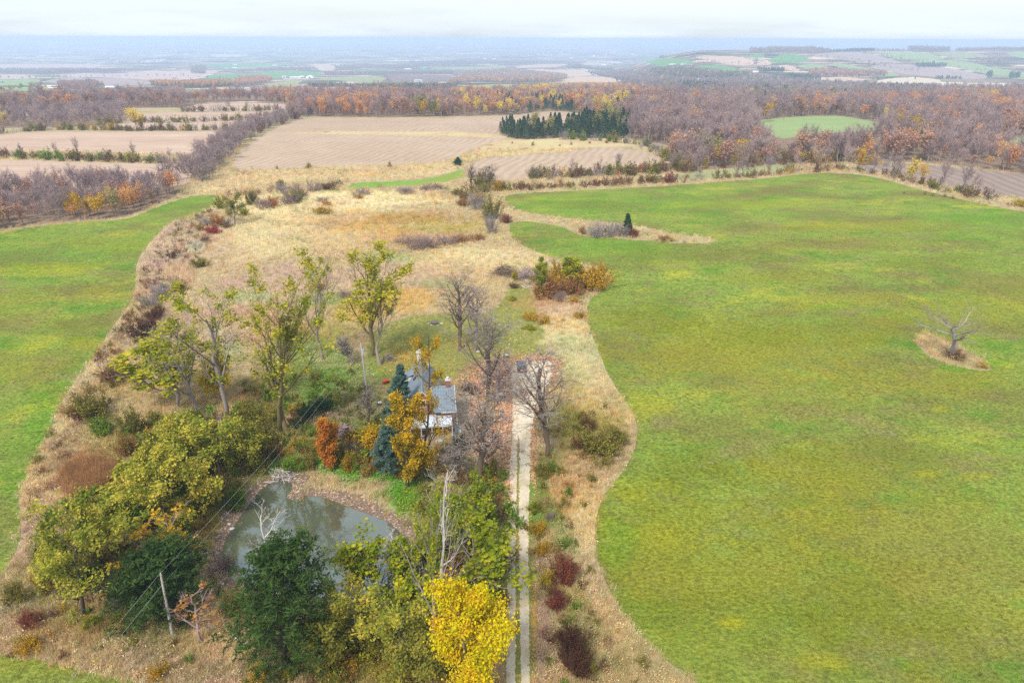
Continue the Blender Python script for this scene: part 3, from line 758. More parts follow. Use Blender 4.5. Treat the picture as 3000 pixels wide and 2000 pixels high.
SPL_PAST = [  # within the pastures
 (1750, 1350, 420, 260, 'pdk', .42), (2150, 1300, 300, 220, 'polive', .4), (1500, 1200, 160, 200, 'pdk', .3), (1450, 475, 300, 26, 'bgreen', .35), (1400, 570, 220, 26, 'bgreen', .3), (60, 580, 240, 40, 'bgreen', .3), (2250, 520, 160, 40, 'bgreen', .25),
 (1700, 800, 300, 70, 'polive', .7), (1650, 1300, 260, 90, 'polive', .5), (2050, 1400, 240, 90, 'pdk', .45), (1900, 1080, 160, 40, 'polive', .6), (2150, 1330, 120, 50, 'pbrown', .4), (1560, 1080, 120, 50, 'pdk', .4), (1850, 760, 200, 40, 'pdk', .4), (2150, 720, 160, 30, 'polive', .5), (2100, 880, 200, 40, 'polive', .5), (1500, 740, 120, 40, 'pdk', .5), (1850, 900, 240, 50, 'pbrown', .28), (1680, 1190, 300, 60, 'yel', .25), (1700, 1420, 200, 60, 'pdk', .35), (1950, 1200, 200, 40, 'polive', .5), (2150, 1230, 200, 50, 'psage', .3), (1500, 930, 60, 30, 'yel', .6), (2150, 940, 30, 8, 'yel', .8),
 (2130, 1090, 30, 8, 'yel', .9), (2240, 1095, 40, 10, 'yel', .8), (1680, 1430, 30, 14, 'yel', .8), (1880, 1520, 60, 20, 'yel', .6), (2260, 830, 60, 10, 'bgreen', .6), (2190, 845, 50, 8, 'bgreen', .6), (1450, 1120, 80, 30, 'yel', .4), (1420, 1240, 40, 60, 'bgreen', .35), (2300, 700, 120, 60, 'polive', .3), (1960, 560, 200, 20, 'pbrown', .3),
 (2000, 520, 200, 14, 'polive', .5), (2160, 600, 140, 16, 'pdk', .4), (1750, 470, 160, 10, 'yel', .35), (1300, 470, 100, 10, 'pdk', .3), (1600, 590, 260, 20, 'pdk', .25), (2250, 500, 100, 12, 'bgreen', .4), (1950, 690, 160, 20, 'yel', .4), (1780, 640, 140, 18, 'polive', .4), (2000, 1050, 180, 40, 'pdk', .4), (2250, 1350, 150, 60, 'psage', .25),
 (80, 620, 120, 16, 'yel', .5), (180, 760, 80, 30, 'pdk', .3), (200, 790, 60, 16, 'yel', .5), (250, 680, 60, 20, 'yel', .4), (60, 700, 80, 40, 'polive', .3), (250, 560, 120, 20, 'polive', .3), (100, 960, 50, 60, 'bgreen', .5), (60, 850, 100, 50, 'polive', .4), (40, 1100, 40, 80, 'bgreen', .4), (240, 890, 14, 8, 'yel', .9), (100, 1530, 150, 20, 'polive', .3), (400, 470, 80, 16, 'bgreen', .4),
]
_SPS = {w: (np.array([(a, b, c, d, f * (0.65 if e == 'yel' else 1)) for a, b, c, d, e, f in L_]), np.array([C_[q[4]] for q in L_])) for w, L_ in (('veg', SPL), ('past', SPL_PAST))}


def tint_at(x, y, z, which='veg', maxy=620.0):
    """vegetation colour and how strongly it replaces the plain ground material"""
    px, py, _ = project(x, y, z)
    px = px / K; py = py / K
    nz = sines(x, y, 9, 21, 6) * 0.6 + sines(x, y, 3.5, 22, 6) * 0.45 + sines(x, y, 28, 23, 5) * 0.5
    col = np.zeros((len(x), 3)); al = np.full(len(x), 1e-6)
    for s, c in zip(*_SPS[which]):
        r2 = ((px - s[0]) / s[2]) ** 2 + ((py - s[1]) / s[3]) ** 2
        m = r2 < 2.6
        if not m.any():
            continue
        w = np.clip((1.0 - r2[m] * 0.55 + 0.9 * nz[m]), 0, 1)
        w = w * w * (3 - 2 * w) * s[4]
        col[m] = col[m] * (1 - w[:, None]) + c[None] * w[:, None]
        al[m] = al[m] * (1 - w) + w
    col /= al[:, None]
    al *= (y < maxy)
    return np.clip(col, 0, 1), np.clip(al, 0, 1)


def build_ground():
    co = []; ed = []
    for uv in REGUV:
        b = len(co); n = len(uv)
        co += [Vector((a, c)) for a, c in uv]
        ed += [(b + i, b + (i + 1) % n) for i in range(n)]
    b = len(co)
    co += [Vector((U0, V0)), Vector((U1, V0)), Vector((U1, V1)), Vector((U0, V1))]
    ed += [(b, b + 1), (b + 1, b + 2), (b + 2, b + 3), (b + 3, b)]
    r = np.random.RandomState(5)
    def grid(du, dv, v0, v1):
        us = np.arange(U0 + du, U1 - du * 0.5, du); vs = np.arange(v0, v1, dv)
        G = np.stack(np.meshgrid(us, vs), -1).reshape(-1, 2)
        G += (r.rand(*G.shape) - 0.5) * np.array([du, dv]) * 0.5
        return G
    G = np.vstack([grid(0.0125, 0.0115, V0 + 0.01, math.log(620)), grid(0.025, 0.025, math.log(620), V1 - 0.02)])
    co += [Vector((a, c)) for a, c in G]
    vo, _e, fo, _a, _b, _c2 = delaunay_2d_cdt(co, ed, [], 0, 1e-7, False)
    V = np.array([(v.x, v.y) for v in vo]); F = np.array([f for f in fo if len(f) == 3])
    y = np.exp(V[:, 1]); x = V[:, 0] * y
    z = H(x, y)
    cen = V[F].mean(1)
    cid = np.full(len(F), -1)
    for k, uv in enumerate(REGUV):
        cid[inside(cen[:, 0], cen[:, 1], uv)] = k
    XYZ = np.stack([x, y, z], 1)
    # orientation up
    a = XYZ[F[:, 1]] - XYZ[F[:, 0]]; bb = XYZ[F[:, 2]] - XYZ[F[:, 0]]
    fl = (a[:, 0] * bb[:, 1] - a[:, 1] * bb[:, 0]) < 0
    F[fl] = F[fl][:, ::-1]
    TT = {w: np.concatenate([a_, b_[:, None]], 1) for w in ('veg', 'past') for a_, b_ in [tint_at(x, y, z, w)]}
    def part(name, mask, mat):
        f = F[mask]
        if not len(f):
            return None
        ids, inv = np.unique(f, return_inverse=True)
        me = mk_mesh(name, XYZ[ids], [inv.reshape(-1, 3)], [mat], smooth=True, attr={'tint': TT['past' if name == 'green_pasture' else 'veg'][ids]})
        o = link(name, me)
        o['kind'] = 'structure'
        return o
    yc = np.exp(cen[:, 1])
    part('ground', (cid == -1) & (yc < 760), 'dry_meadow')
    part('far_countryside', (cid == -1) & (yc >= 760), 'far_land')
    for k, (nm, pts, mt, sm) in enumerate(REG):
        part(nm, cid == k, mt)
    # the land behind and beside the view, a coarse sheet that meets the fan's border
    cs = []
    R = 44000.0
    mbk = MB()
    a0 = math.atan2(U1, 1.0)
    yb = math.exp(V0)
    near = [(U1 * yb, yb, float(H(np.array([U1 * yb]), np.array([yb]))[0])), (U0 * yb, yb, float(H(np.array([U0 * yb]), np.array([yb]))[0]))]
    vs = np.linspace(V0, V1, 40)
    sideR = [(U1 * math.exp(v), math.exp(v)) for v in vs]; sideL = [(U0 * math.exp(v), math.exp(v)) for v in vs]
    zr = H(np.array([p[0] for p in sideR]), np.array([p[1] for p in sideR])); zl = H(np.array([p[0] for p in sideL]), np.array([p[1] for p in sideL]))
    for S, Z, sg in ((sideR, zr, 1), (sideL, zl, -1)):
        for i in range(len(S) - 1):
            A = (*S[i], float(Z[i])); B = (*S[i + 1], float(Z[i + 1]))
            ra, rb = math.hypot(*S[i]) * 0.9, math.hypot(*S[i + 1]) * 0.9
            A2 = (sg * (abs(S[i][0]) + ra), -ra * 0.3, float(Z[i])); B2 = (sg * (abs(S[i + 1][0]) + rb), -rb * 0.3, float(Z[i + 1]))
            mbk.face([A, A2, B2, B] if sg > 0 else [A, B, B2, A2])
    z0 = near[0][2]
    ra = math.hypot(*sideR[0]) * 0.9
    mbk.face([near[1], (sideL[0][0] - ra, -ra * 0.3, float(zl[0])), (sideR[0][0] + ra, -ra * 0.3, float(zr[0])), near[0]])
    rb = math.hypot(*sideR[-1]) * 0.9
    zz = float(zr[-1])
    q = ra
    mbk.face([(sideL[0][0] - ra, -ra * 0.3, float(zl[0])), (sideL[-1][0] - rb, -rb * 0.3, -190), (sideR[-1][0] + rb, -rb * 0.3, -190), (sideR[0][0] + ra, -ra * 0.3, float(zr[0]))])
    o = mbk.obj('surrounding_land', ['far_land'])
    o['kind'] = 'structure'


build_ground()

# pond water
_m, _N, _L = _mat('pond_water')
_o = _N.new('ShaderNodeOutputMaterial'); _d1 = _N.new('ShaderNodeBsdfDiffuse'); _g1 = _N.new('ShaderNodeBsdfGlossy'); _mx2 = _N.new('ShaderNodeMixShader'); _fr = _N.new('ShaderNodeFresnel')
_d1.inputs[0].default_value = (0.085, 0.095, 0.06, 1)
_g1.inputs['Roughness'].default_value = 0.04
_g1.inputs[0].default_value = (0.8, 0.85, 0.85, 1)
_fr.inputs['IOR'].default_value = 3.0
_nn1 = _N.new('ShaderNodeTexNoise'); _nn1.inputs['Scale'].default_value = 1.4
_bp = _N.new('ShaderNodeBump'); _bp.inputs['Distance'].default_value = 0.02; _bp.inputs['Strength'].default_value = 0.4
_gg = _N.new('ShaderNodeNewGeometry')
_L.new(_gg.outputs['Position'], _nn1.inputs['Vector']); _L.new(_nn1.outputs['Fac'], _bp.inputs['Height']); _L.new(_bp.outputs[0], _g1.inputs['Normal'])
_L.new(_fr.outputs[0], _mx2.inputs[0]); _L.new(_d1.outputs[0], _mx2.inputs[1]); _L.new(_g1.outputs[0], _mx2.inputs[2]); _L.new(_mx2.outputs[0], _o.inputs[0])
MATS['pond_water'] = _m
_W = POND + (_pc - POND) * 0.0
_me = bpy.data.meshes.new('pond_water')
_me.from_pydata([(a, b, WATER_Z) for a, b in _W], [], [list(range(len(_W)))])
if _me.polygons[0].normal.z < 0:
    _me.flip_normals()
_me.materials.append(_m)
tag(link('pond_water', _me), kind='structure')

# haze: one closed box of thin air
_m, _N, _L = _mat('haze_air')
_o = _N.new('ShaderNodeOutputMaterial'); _pv = _N.new('ShaderNodeVolumePrincipled')
_pv.inputs['Color'].default_value = (0.60, 0.76, 1.0, 1)
_pv.inputs['Density'].default_value = HAZE_DENSITY
_pv.inputs['Anisotropy'].default_value = 0.0
_L.new(_pv.outputs[0], _o.inputs['Volume'])
_hb = MB(); _hb.box(-100000, 100000, -60000, 60000, -330, 68)
_h = _hb.obj('haze', [_m])
_h['kind'] = 'stuff'
# ------------------------------------------------------------------ growing plants


def nrm(a):
    return a / (np.linalg.norm(a, axis=-1, keepdims=True) + 1e-9)


def grow(rng, P, R, k, t0, t1, ang, angj, L, fall, Lj, n, jit, trop, rr=0.55, tip=0.2):
    """k children on every parent polyline; returns polylines and radii"""
    B, n1, _ = P.shape
    t = (np.arange(k)[None] + rng.rand(B, k)) / k * (t1 - t0) + t0
    f = t * (n1 - 1); i = np.clip(f.astype(int), 0, n1 - 2); w = (f - i)[..., None]
    b = np.arange(B)[:, None]
    A0 = P[b, i]; A1 = P[b, i + 1]
    base = A0 * (1 - w) + A1 * w
    tan = nrm(A1 - A0)
    rad = (R[b, i] * (1 - w[..., 0]) + R[b, i + 1] * w[..., 0]) * rr
    plen = np.linalg.norm(np.diff(P, axis=1), axis=-1).sum(1)[:, None]
    ref = np.where(np.abs(tan[..., 2:3]) > 0.9, np.array([1.0, 0, 0]), np.array([0, 0, 1.0]))
    a = nrm(np.cross(tan, ref)); c = np.cross(tan, a)
    az = rng.rand(B, 1) * 6.283 + np.arange(k)[None] * 2.4 + rng.randn(B, k) * 0.35
    an = ang + rng.randn(B, k) * angj
    d = tan * np.cos(an)[..., None] + (a * np.cos(az)[..., None] + c * np.sin(az)[..., None]) * np.sin(an)[..., None]
    ln = plen * L * (1 - fall * t) * np.clip(1 + Lj * rng.randn(B, k), 0.35, 1.8)
    d = d.reshape(-1, 3); ln = ln.reshape(-1); p = base.reshape(-1, 3); rad = rad.reshape(-1)
    out = [p]
    for s in range(n):
        d = nrm(d + jit * rng.randn(*d.shape) + np.array([0, 0, trop]))
        p = p + d * (ln / n)[:, None]
        out.append(p)
    return np.stack(out, 1), rad[:, None] * np.linspace(1, tip, n + 1)[None]


def tube_arrays(P, R, m):
    B, n1, _ = P.shape
    T = nrm(np.gradient(P, axis=1))
    mt = nrm(P[:, -1] - P[:, 0])[:, None]
    ref = np.where(np.abs(mt[..., 2:3]) > 0.9, np.array([1.0, 0, 0]), np.array([0, 0, 1.0]))
    a = nrm(np.cross(T, np.broadcast_to(ref, T.shape))); b = np.cross(T, a)
    th = np.arange(m) / m * 6.2832
    ring = P[:, :, None] + R[:, :, None, None] * (a[:, :, None] * np.cos(th)[None, None, :, None] + b[:, :, None] * np.sin(th)[None, None, :, None])
    V = ring.reshape(-1, 3)
    idx = np.arange(B * n1 * m).reshape(B, n1, m)
    q = np.stack([idx[:, :-1], np.roll(idx, -1, 2)[:, :-1], np.roll(idx, -1, 2)[:, 1:], idx[:, 1:]], -1).reshape(-1, 4)
    return V, q


def join_arrays(parts):
    vs, fs, o = [], [], 0
    for V, F in parts:
        vs.append(V); fs.append(F + o); o += len(V)
    return (np.vstack(vs), fs) if vs else (np.zeros((0, 3)), [])


def leaf_quads(rng, C, size, aspect=0.6, up=0.0, sj=0.35):
    N = len(C)
    a = nrm(rng.randn(N, 3) + np.array([0, 0, 0.0])); n = nrm(rng.randn(N, 3) + np.array([0, 0, up]))
    a = nrm(a - n * (a * n).sum(1)[:, None]); b = np.cross(n, a)
    s = size * np.clip(1 + sj * rng.randn(N), 0.4, 2)[:, None]
    V = np.stack([C - a * s, C - b * s * aspect, C + a * s, C + b * s * aspect], 1).reshape(-1, 3)
    return V, np.arange(N * 4).reshape(N, 4)


def slivers(rng, base, d, ln, w):
    """thin upright twigs: one narrow triangle each"""
    N = len(base)
    s = nrm(np.cross(d, rng.randn(N, 3))) * w
    V = np.stack([base - s, base + s, base + d * ln[:, None]], 1).reshape(-1, 3)
    return V, np.arange(N * 3).reshape(N, 3)


def along(rng, P, n, t0, t1, spread):
    B, n1, _ = P.shape
    t = rng.rand(B, n) * (t1 - t0) + t0
    f = t * (n1 - 1); i = np.clip(f.astype(int), 0, n1 - 2); w = (f - i)[..., None]; b = np.arange(B)[:, None]
    c = P[b, i] * (1 - w) + P[b, i + 1] * w
    return (c + rng.randn(B, n, 3) * spread).reshape(-1, 3)


BARKS = dict(grey=(0.28, 0.235, 0.205), moss=(0.20, 0.155, 0.075), pale=(0.55, 0.50, 0.46), dark=(0.085, 0.065, 0.05), brown=(0.165, 0.12, 0.085), mauve=(0.34, 0.25, 0.23))
for _k, _c in BARKS.items():
    leafmat('bark_' + _k, [tuple(v * 0.62 for v in _c), _c, tuple(min(1, v * 1.35) for v in _c)], 0.0, 0.75)
LEAVES = dict(
 cotton=[(0.13, 0.18, 0.014), (0.26, 0.29, 0.018), (0.44, 0.40, 0.02), (0.68, 0.52, 0.025)],
 lime=[(0.10, 0.15, 0.012), (0.20, 0.26, 0.018), (0.34, 0.35, 0.02), (0.52, 0.46, 0.025)],
 locust=[(0.11, 0.15, 0.02), (0.21, 0.25, 0.03), (0.34, 0.33, 0.04), (0.56, 0.47, 0.06), (0.64, 0.50, 0.09)],
 gold=[(0.204, 0.180, 0.014), (0.504, 0.324, 0.019), (0.660, 0.408, 0.019), (0.600, 0.288, 0.019)],
 maple=[(0.30, 0.34, 0.012), (0.58, 0.52, 0.010), (0.74, 0.58, 0.012), (0.72, 0.44, 0.015)],
 orange=[(0.40, 0.13, 0.025), (0.58, 0.22, 0.03), (0.50, 0.28, 0.04)],
 rust=[(0.297, 0.149, 0.054), (0.459, 0.216, 0.065), (0.405, 0.270, 0.076)],
 red=[(0.35, 0.03, 0.03), (0.45, 0.06, 0.05)],
 maroon=[(0.117, 0.033, 0.033), (0.260, 0.065, 0.046), (0.286, 0.117, 0.052)],
 olive=[(0.130, 0.145, 0.025), (0.246, 0.231, 0.036), (0.347, 0.303, 0.050)],
 green=[(0.085, 0.170, 0.018), (0.170, 0.289, 0.026), (0.272, 0.357, 0.036)],
 yellow=[(0.30, 0.30, 0.02), (0.55, 0.42, 0.03), (0.62, 0.40, 0.03)],
 pine=[(0.032, 0.063, 0.019), (0.063, 0.117, 0.026), (0.126, 0.180, 0.041)],
 spruce=[(0.060, 0.112, 0.083), (0.098, 0.173, 0.135), (0.150, 0.240, 0.210)],
 cedar=[(0.022, 0.060, 0.027), (0.045, 0.105, 0.038), (0.075, 0.150, 0.045)],
 brown=[(0.135, 0.068, 0.034), (0.216, 0.115, 0.054), (0.270, 0.162, 0.081)],
 umber=[(0.054, 0.026, 0.017), (0.120, 0.054, 0.030), (0.156, 0.084, 0.048)],
 mauve=[(0.253, 0.184, 0.177), (0.354, 0.260, 0.253), (0.430, 0.316, 0.297)],
 greytwig=[(0.253, 0.218, 0.230), (0.368, 0.322, 0.322), (0.414, 0.356, 0.333)],
 # woods seen from afar
 wood_bare=[(0.32, 0.235, 0.235), (0.42, 0.31, 0.29), (0.50, 0.37, 0.33)],
 wood_orange=[(0.52, 0.24, 0.12), (0.70, 0.34, 0.13), (0.62, 0.40, 0.16)],
 wood_rust=[(0.40, 0.24, 0.18), (0.52, 0.29, 0.20), (0.48, 0.33, 0.19)],
 wood_yellow=[(0.540, 0.420, 0.075), (0.800, 0.570, 0.075), (0.750, 0.600, 0.135)],
 wood_olive=[(0.180, 0.180, 0.072), (0.306, 0.288, 0.108), (0.414, 0.342, 0.126)],
 wood_conifer=[(0.034, 0.072, 0.042), (0.056, 0.104, 0.056), (0.085, 0.142, 0.066)],
)
for _k, _c in LEAVES.items():
    leafmat('leaf_' + _k, _c, 0.33, 0.6 if not _k.startswith('wood') else 0.4)


def top_of(bx, by, tx, ty):
    """ground point under photo px (bx,by); the world point above it that shows at (tx,ty); metres per px"""
    p, mpp = at(bx, by)
    d = rays([tx], [ty])[0]
    t = p[1] / d[1]
    q = CAM + d * t
    return p, q, mpp


def tree_parts(kind, H_, W_, seed, leaf=1.0):
    """local-space arrays: (trunk parts, crown parts)"""
    rng = np.random.RandomState(seed)
    tr, cr = [], []
    if kind in ('cotton', 'bare', 'dead', 'maple', 'locust', 'gold', 'sparse', 'spread'):
        hf = dict(cotton=0.80, bare=0.84, dead=0.85, maple=0.80, locust=0.72, gold=0.9, sparse=0.8, spread=0.68)[kind]
        n = 8
        z = np.linspace(0, H_ * hf, n + 1)
        wob = np.cumsum(rng.randn(n + 1, 2) * H_ * (0.012 if kind != 'bare' else 0.005), 0); wob[0] = 0
        P0 = np.stack([wob[:, 0], wob[:, 1], z], 1)[None]
        r0 = H_ * {'spread': 0.042, 'bare': 0.0125, 'dead': 0.013}.get(kind, 0.0125) + 0.05
        R0 = (r0 * np.linspace(1, 0.28, n + 1) * np.where(np.arange(n + 1) == 0, 1.35, 1))[None]
        k1, a1, l1, tr1 = dict(cotton=(10, 0.50, 0.60, 0.13), bare=(13, 0.46, 0.42, 0.16), dead=(9, 0.7, 0.42, 0.06), maple=(13, 0.85, 0.50, 0.06), locust=(10, 1.0, 0.66, 0.03), gold=(16, 1.1, 0.24, 0.03), sparse=(9, 0.8, 0.5, 0.06), spread=(9, 0.95, 0.95, 0.10))[kind]
        P1, R1 = grow(rng, P0, R0, k1, {'gold': 0.12, 'spread': 0.55, 'bare': 0.30}.get(kind, 0.22), 0.97, a1, 0.12, l1, 0.45, 0.18, 7, 0.10 if kind != 'bare' else 0.055, tr1, 0.58 if kind != 'bare' else 0.5, 0.22)
        P2, R2 = grow(rng, P1, R1, 9 if kind in ('bare', 'cotton') else 8, 0.18, 0.98, 0.62, 0.18, 0.40, 0.35, 0.25, 5, 0.13, 0.05 if kind != 'dead' else 0.0, 0.55, 0.3)
        tr += [(P0, R0, 9), (P1, R1, 6)]
        tw = [(P2, np.maximum(R2, 0.014), 4)]
        P3, R3 = grow(rng, P2, R2, {'dead': 3, 'bare': 6}.get(kind, 5), 0.25, 1.0, 0.6, 0.2, 0.45, 0.3, 0.3, 3, 0.15, 0.04, 0.6, 0.35)
        tw.append((P3, np.maximum(R3, 0.015 if kind in ('bare', 'cotton', 'dead', 'spread') else 0.008), 3))
        if kind in ('bare', 'spread'):
            P4, R4 = grow(rng, P3, R3, 2, 0.3, 1.0, 0.55, 0.2, 0.6, 0.3, 0.3, 2, 0.12, 0.03, 0.7, 0.5)
            tw.append((P4, np.maximum(R4, 0.0115), 3))
        tr += tw if kind not in ('bare', 'dead') else tw[:1]
        if kind in ('bare', 'dead'):
            cr += [tube_arrays(*t) for t in tw[1:]]
        # leaves
        if kind == 'cotton':
            tipz = P2[:, -1, 2] / H_
            sel = rng.rand(len(P2)) < np.clip(0.34 + 0.55 * (tipz - 0.35) * 1.5, 0.2, 0.95) * leaf
            C = along(rng, P2[sel], 34, 0.35, 1.05, 0.38)
            s3 = np.repeat(sel, 5); C3 = along(rng, P3[s3], 14, 0.2, 1.1, 0.24)
            cr.append(leaf_quads(rng, np.vstack([C, C3]), 0.16, 0.75))
        elif kind == 'maple':
            C = along(rng, P3, int(44 * leaf), 0.0, 1.2, 0.46)
            cr.append(leaf_quads(rng, C, 0.12, 0.8))
        elif kind == 'locust':
            sel = rng.rand(len(P3)) < 0.8
            C = along(rng, P3[sel], int(30 * leaf), 0.0, 1.2, 0.30); C[:, 2] += 0.25 * np.abs(rng.randn(len(C)))
            cr.append(leaf_quads(rng, C, 0.16, 0.55, 1.2))
        elif kind == 'gold':
            sel = rng.rand(len(P3)) < 0.75
            C = along(rng, P3[sel], int(12 * leaf), 0.0, 1.3, 0.30); C[:, 2] -= 0.12 * np.abs(rng.randn(len(C)))
            cr.append(leaf_quads(rng, C, 0.15, 0.5, 0.8))
        elif kind in ('sparse',):
            sel = rng.rand(len(P3)) < 0.5 * leaf
            cr.append(leaf_quads(rng, along(rng, P3[sel], 7, 0.4, 1.1, 0.15), 0.14, 0.8))
        elif kind == 'spread':
            tr = tr[:2] + tw
    elif kind in ('pine', 'spruce'):
        n = 8
        P0 = np.stack([np.zeros(n + 1), np.zeros(n + 1), np.linspace(0, H_, n + 1)], 1)[None]
        R0 = (H_ * 0.016 + 0.05) * np.linspace(1, 0.1, n + 1)[None]
        tr.append((P0, R0, 8))
        nb = 150 if kind == 'pine' else 110
        t = np.sort(rng.rand(nb)) ** 0.9 * 0.96 + 0.03
        if kind == 'pine':
            ln = W_ * 0.5 * np.sqrt(np.clip(1 - ((t - 0.25) / 0.78) ** 2, 0.03, 1)) * (0.75 + 0.4 * rng.rand(nb))
        else:
            ln = W_ * 0.5 * (1.03 - t) * (0.85 + 0.3 * rng.rand(nb))
        az = np.arange(nb) * 2.4 + rng.randn(nb) * 0.3
        el = (0.35 if kind == 'pine' else 0.0) + 0.5 * t + rng.randn(nb) * 0.1
        d = np.stack([np.cos(az) * np.cos(el), np.sin(az) * np.cos(el), np.sin(el)], 1)
        p = np.stack([np.zeros(nb), np.zeros(nb), t * H_], 1); out = [p]
        for s in range(5):
            d = nrm(d + np.array([0, 0, -0.10 if s < 3 else 0.14]) + 0.05 * rng.randn(nb, 3)); p = p + d * (ln / 5)[:, None]; out.append(p)
        P1 = np.stack(out, 1); R1 = 0.045 * np.linspace(1, 0.25, 6)[None] * np.ones((nb, 1))
        P2, R2 = grow(rng, P1, R1, 9, 0.15, 1.0, 0.85, 0.2, 0.30, 0.4, 0.25, 3, 0.1, 0.03 if kind == 'pine' else -0.02, 0.6, 0.4)
        tr.append((P1, R1, 4))
        if kind == 'pine':
            C = along(rng, P2, 15, 0.1, 1.1, 0.13)
            q = leaf_quads(rng, C, 0.20, 0.28, 0.0)
        else:
            C = along(rng, P2, 15, 0.0, 1.1, 0.09)
            q = leaf_quads(rng, C, 0.14, 0.32, 0.0)
        cr.append(q)
    trunk = join_arrays([tube_arrays(*t) for t in tr])
    crown = join_arrays(cr) if cr else (np.zeros((0, 3)), [])
    # fit to the wanted height and width
    allv = np.vstack([trunk[0], crown[0]])
    zmax = np.percentile(allv[:, 2], 99.7); r = np.hypot(allv[:, 0], allv[:, 1])
    rw = np.percentile(r, {'cotton': 86, 'bare': 95, 'dead': 92}[kind] if kind in ('cotton', 'bare', 'dead') else (90 if kind != 'spread' else 93))
    sx = np.clip(W_ * 0.5 / rw, 0.3, 3.0); sz = H_ / zmax
    for A in (trunk[0], crown[0]):
        if len(A):
            f = sstep(0, 0.35, A[:, 2] / (H_ + 1e-6)); g = 1 * (1 - f) + sx * f
            A[:, 0] *= g; A[:, 1] *= g; A[:, 2] *= sz
    return trunk, crown


def near_tree(name, kind, bx, by, tx, ty, wpx, leafm, bark, seed, label, leaf=1.0, cat='tree', group=None, hs=1.0):
    p, q, mpp = top_of(bx, by, tx, ty)
    Ht = max(1.0, q[2] - p[2]) * hs; Wt = wpx * mpp * 0.98
    tr, cr = tree_parts(kind, Ht, Wt, seed, leaf)
    lx = (q[0] - p[0]) * 0.85
    for A in (tr[0], cr[0]):
        if len(A):
            f = np.clip(A[:, 2] / Ht, 0, 1.2)
            A[:, 0] += lx * f ** 1.15
    e = tag(empty(name, (p[0], p[1], p[2] - 0.08)), label, cat, group)
    link('trunk', mk_mesh('trunk', tr[0], tr[1], ['bark_' + bark], smooth=True), e)
    if len(cr[0]):
        link('crown', mk_mesh('crown', cr[0], cr[1], [('leaf_' if kind not in ('bare', 'dead') else 'bark_') + leafm]), e)
    return e


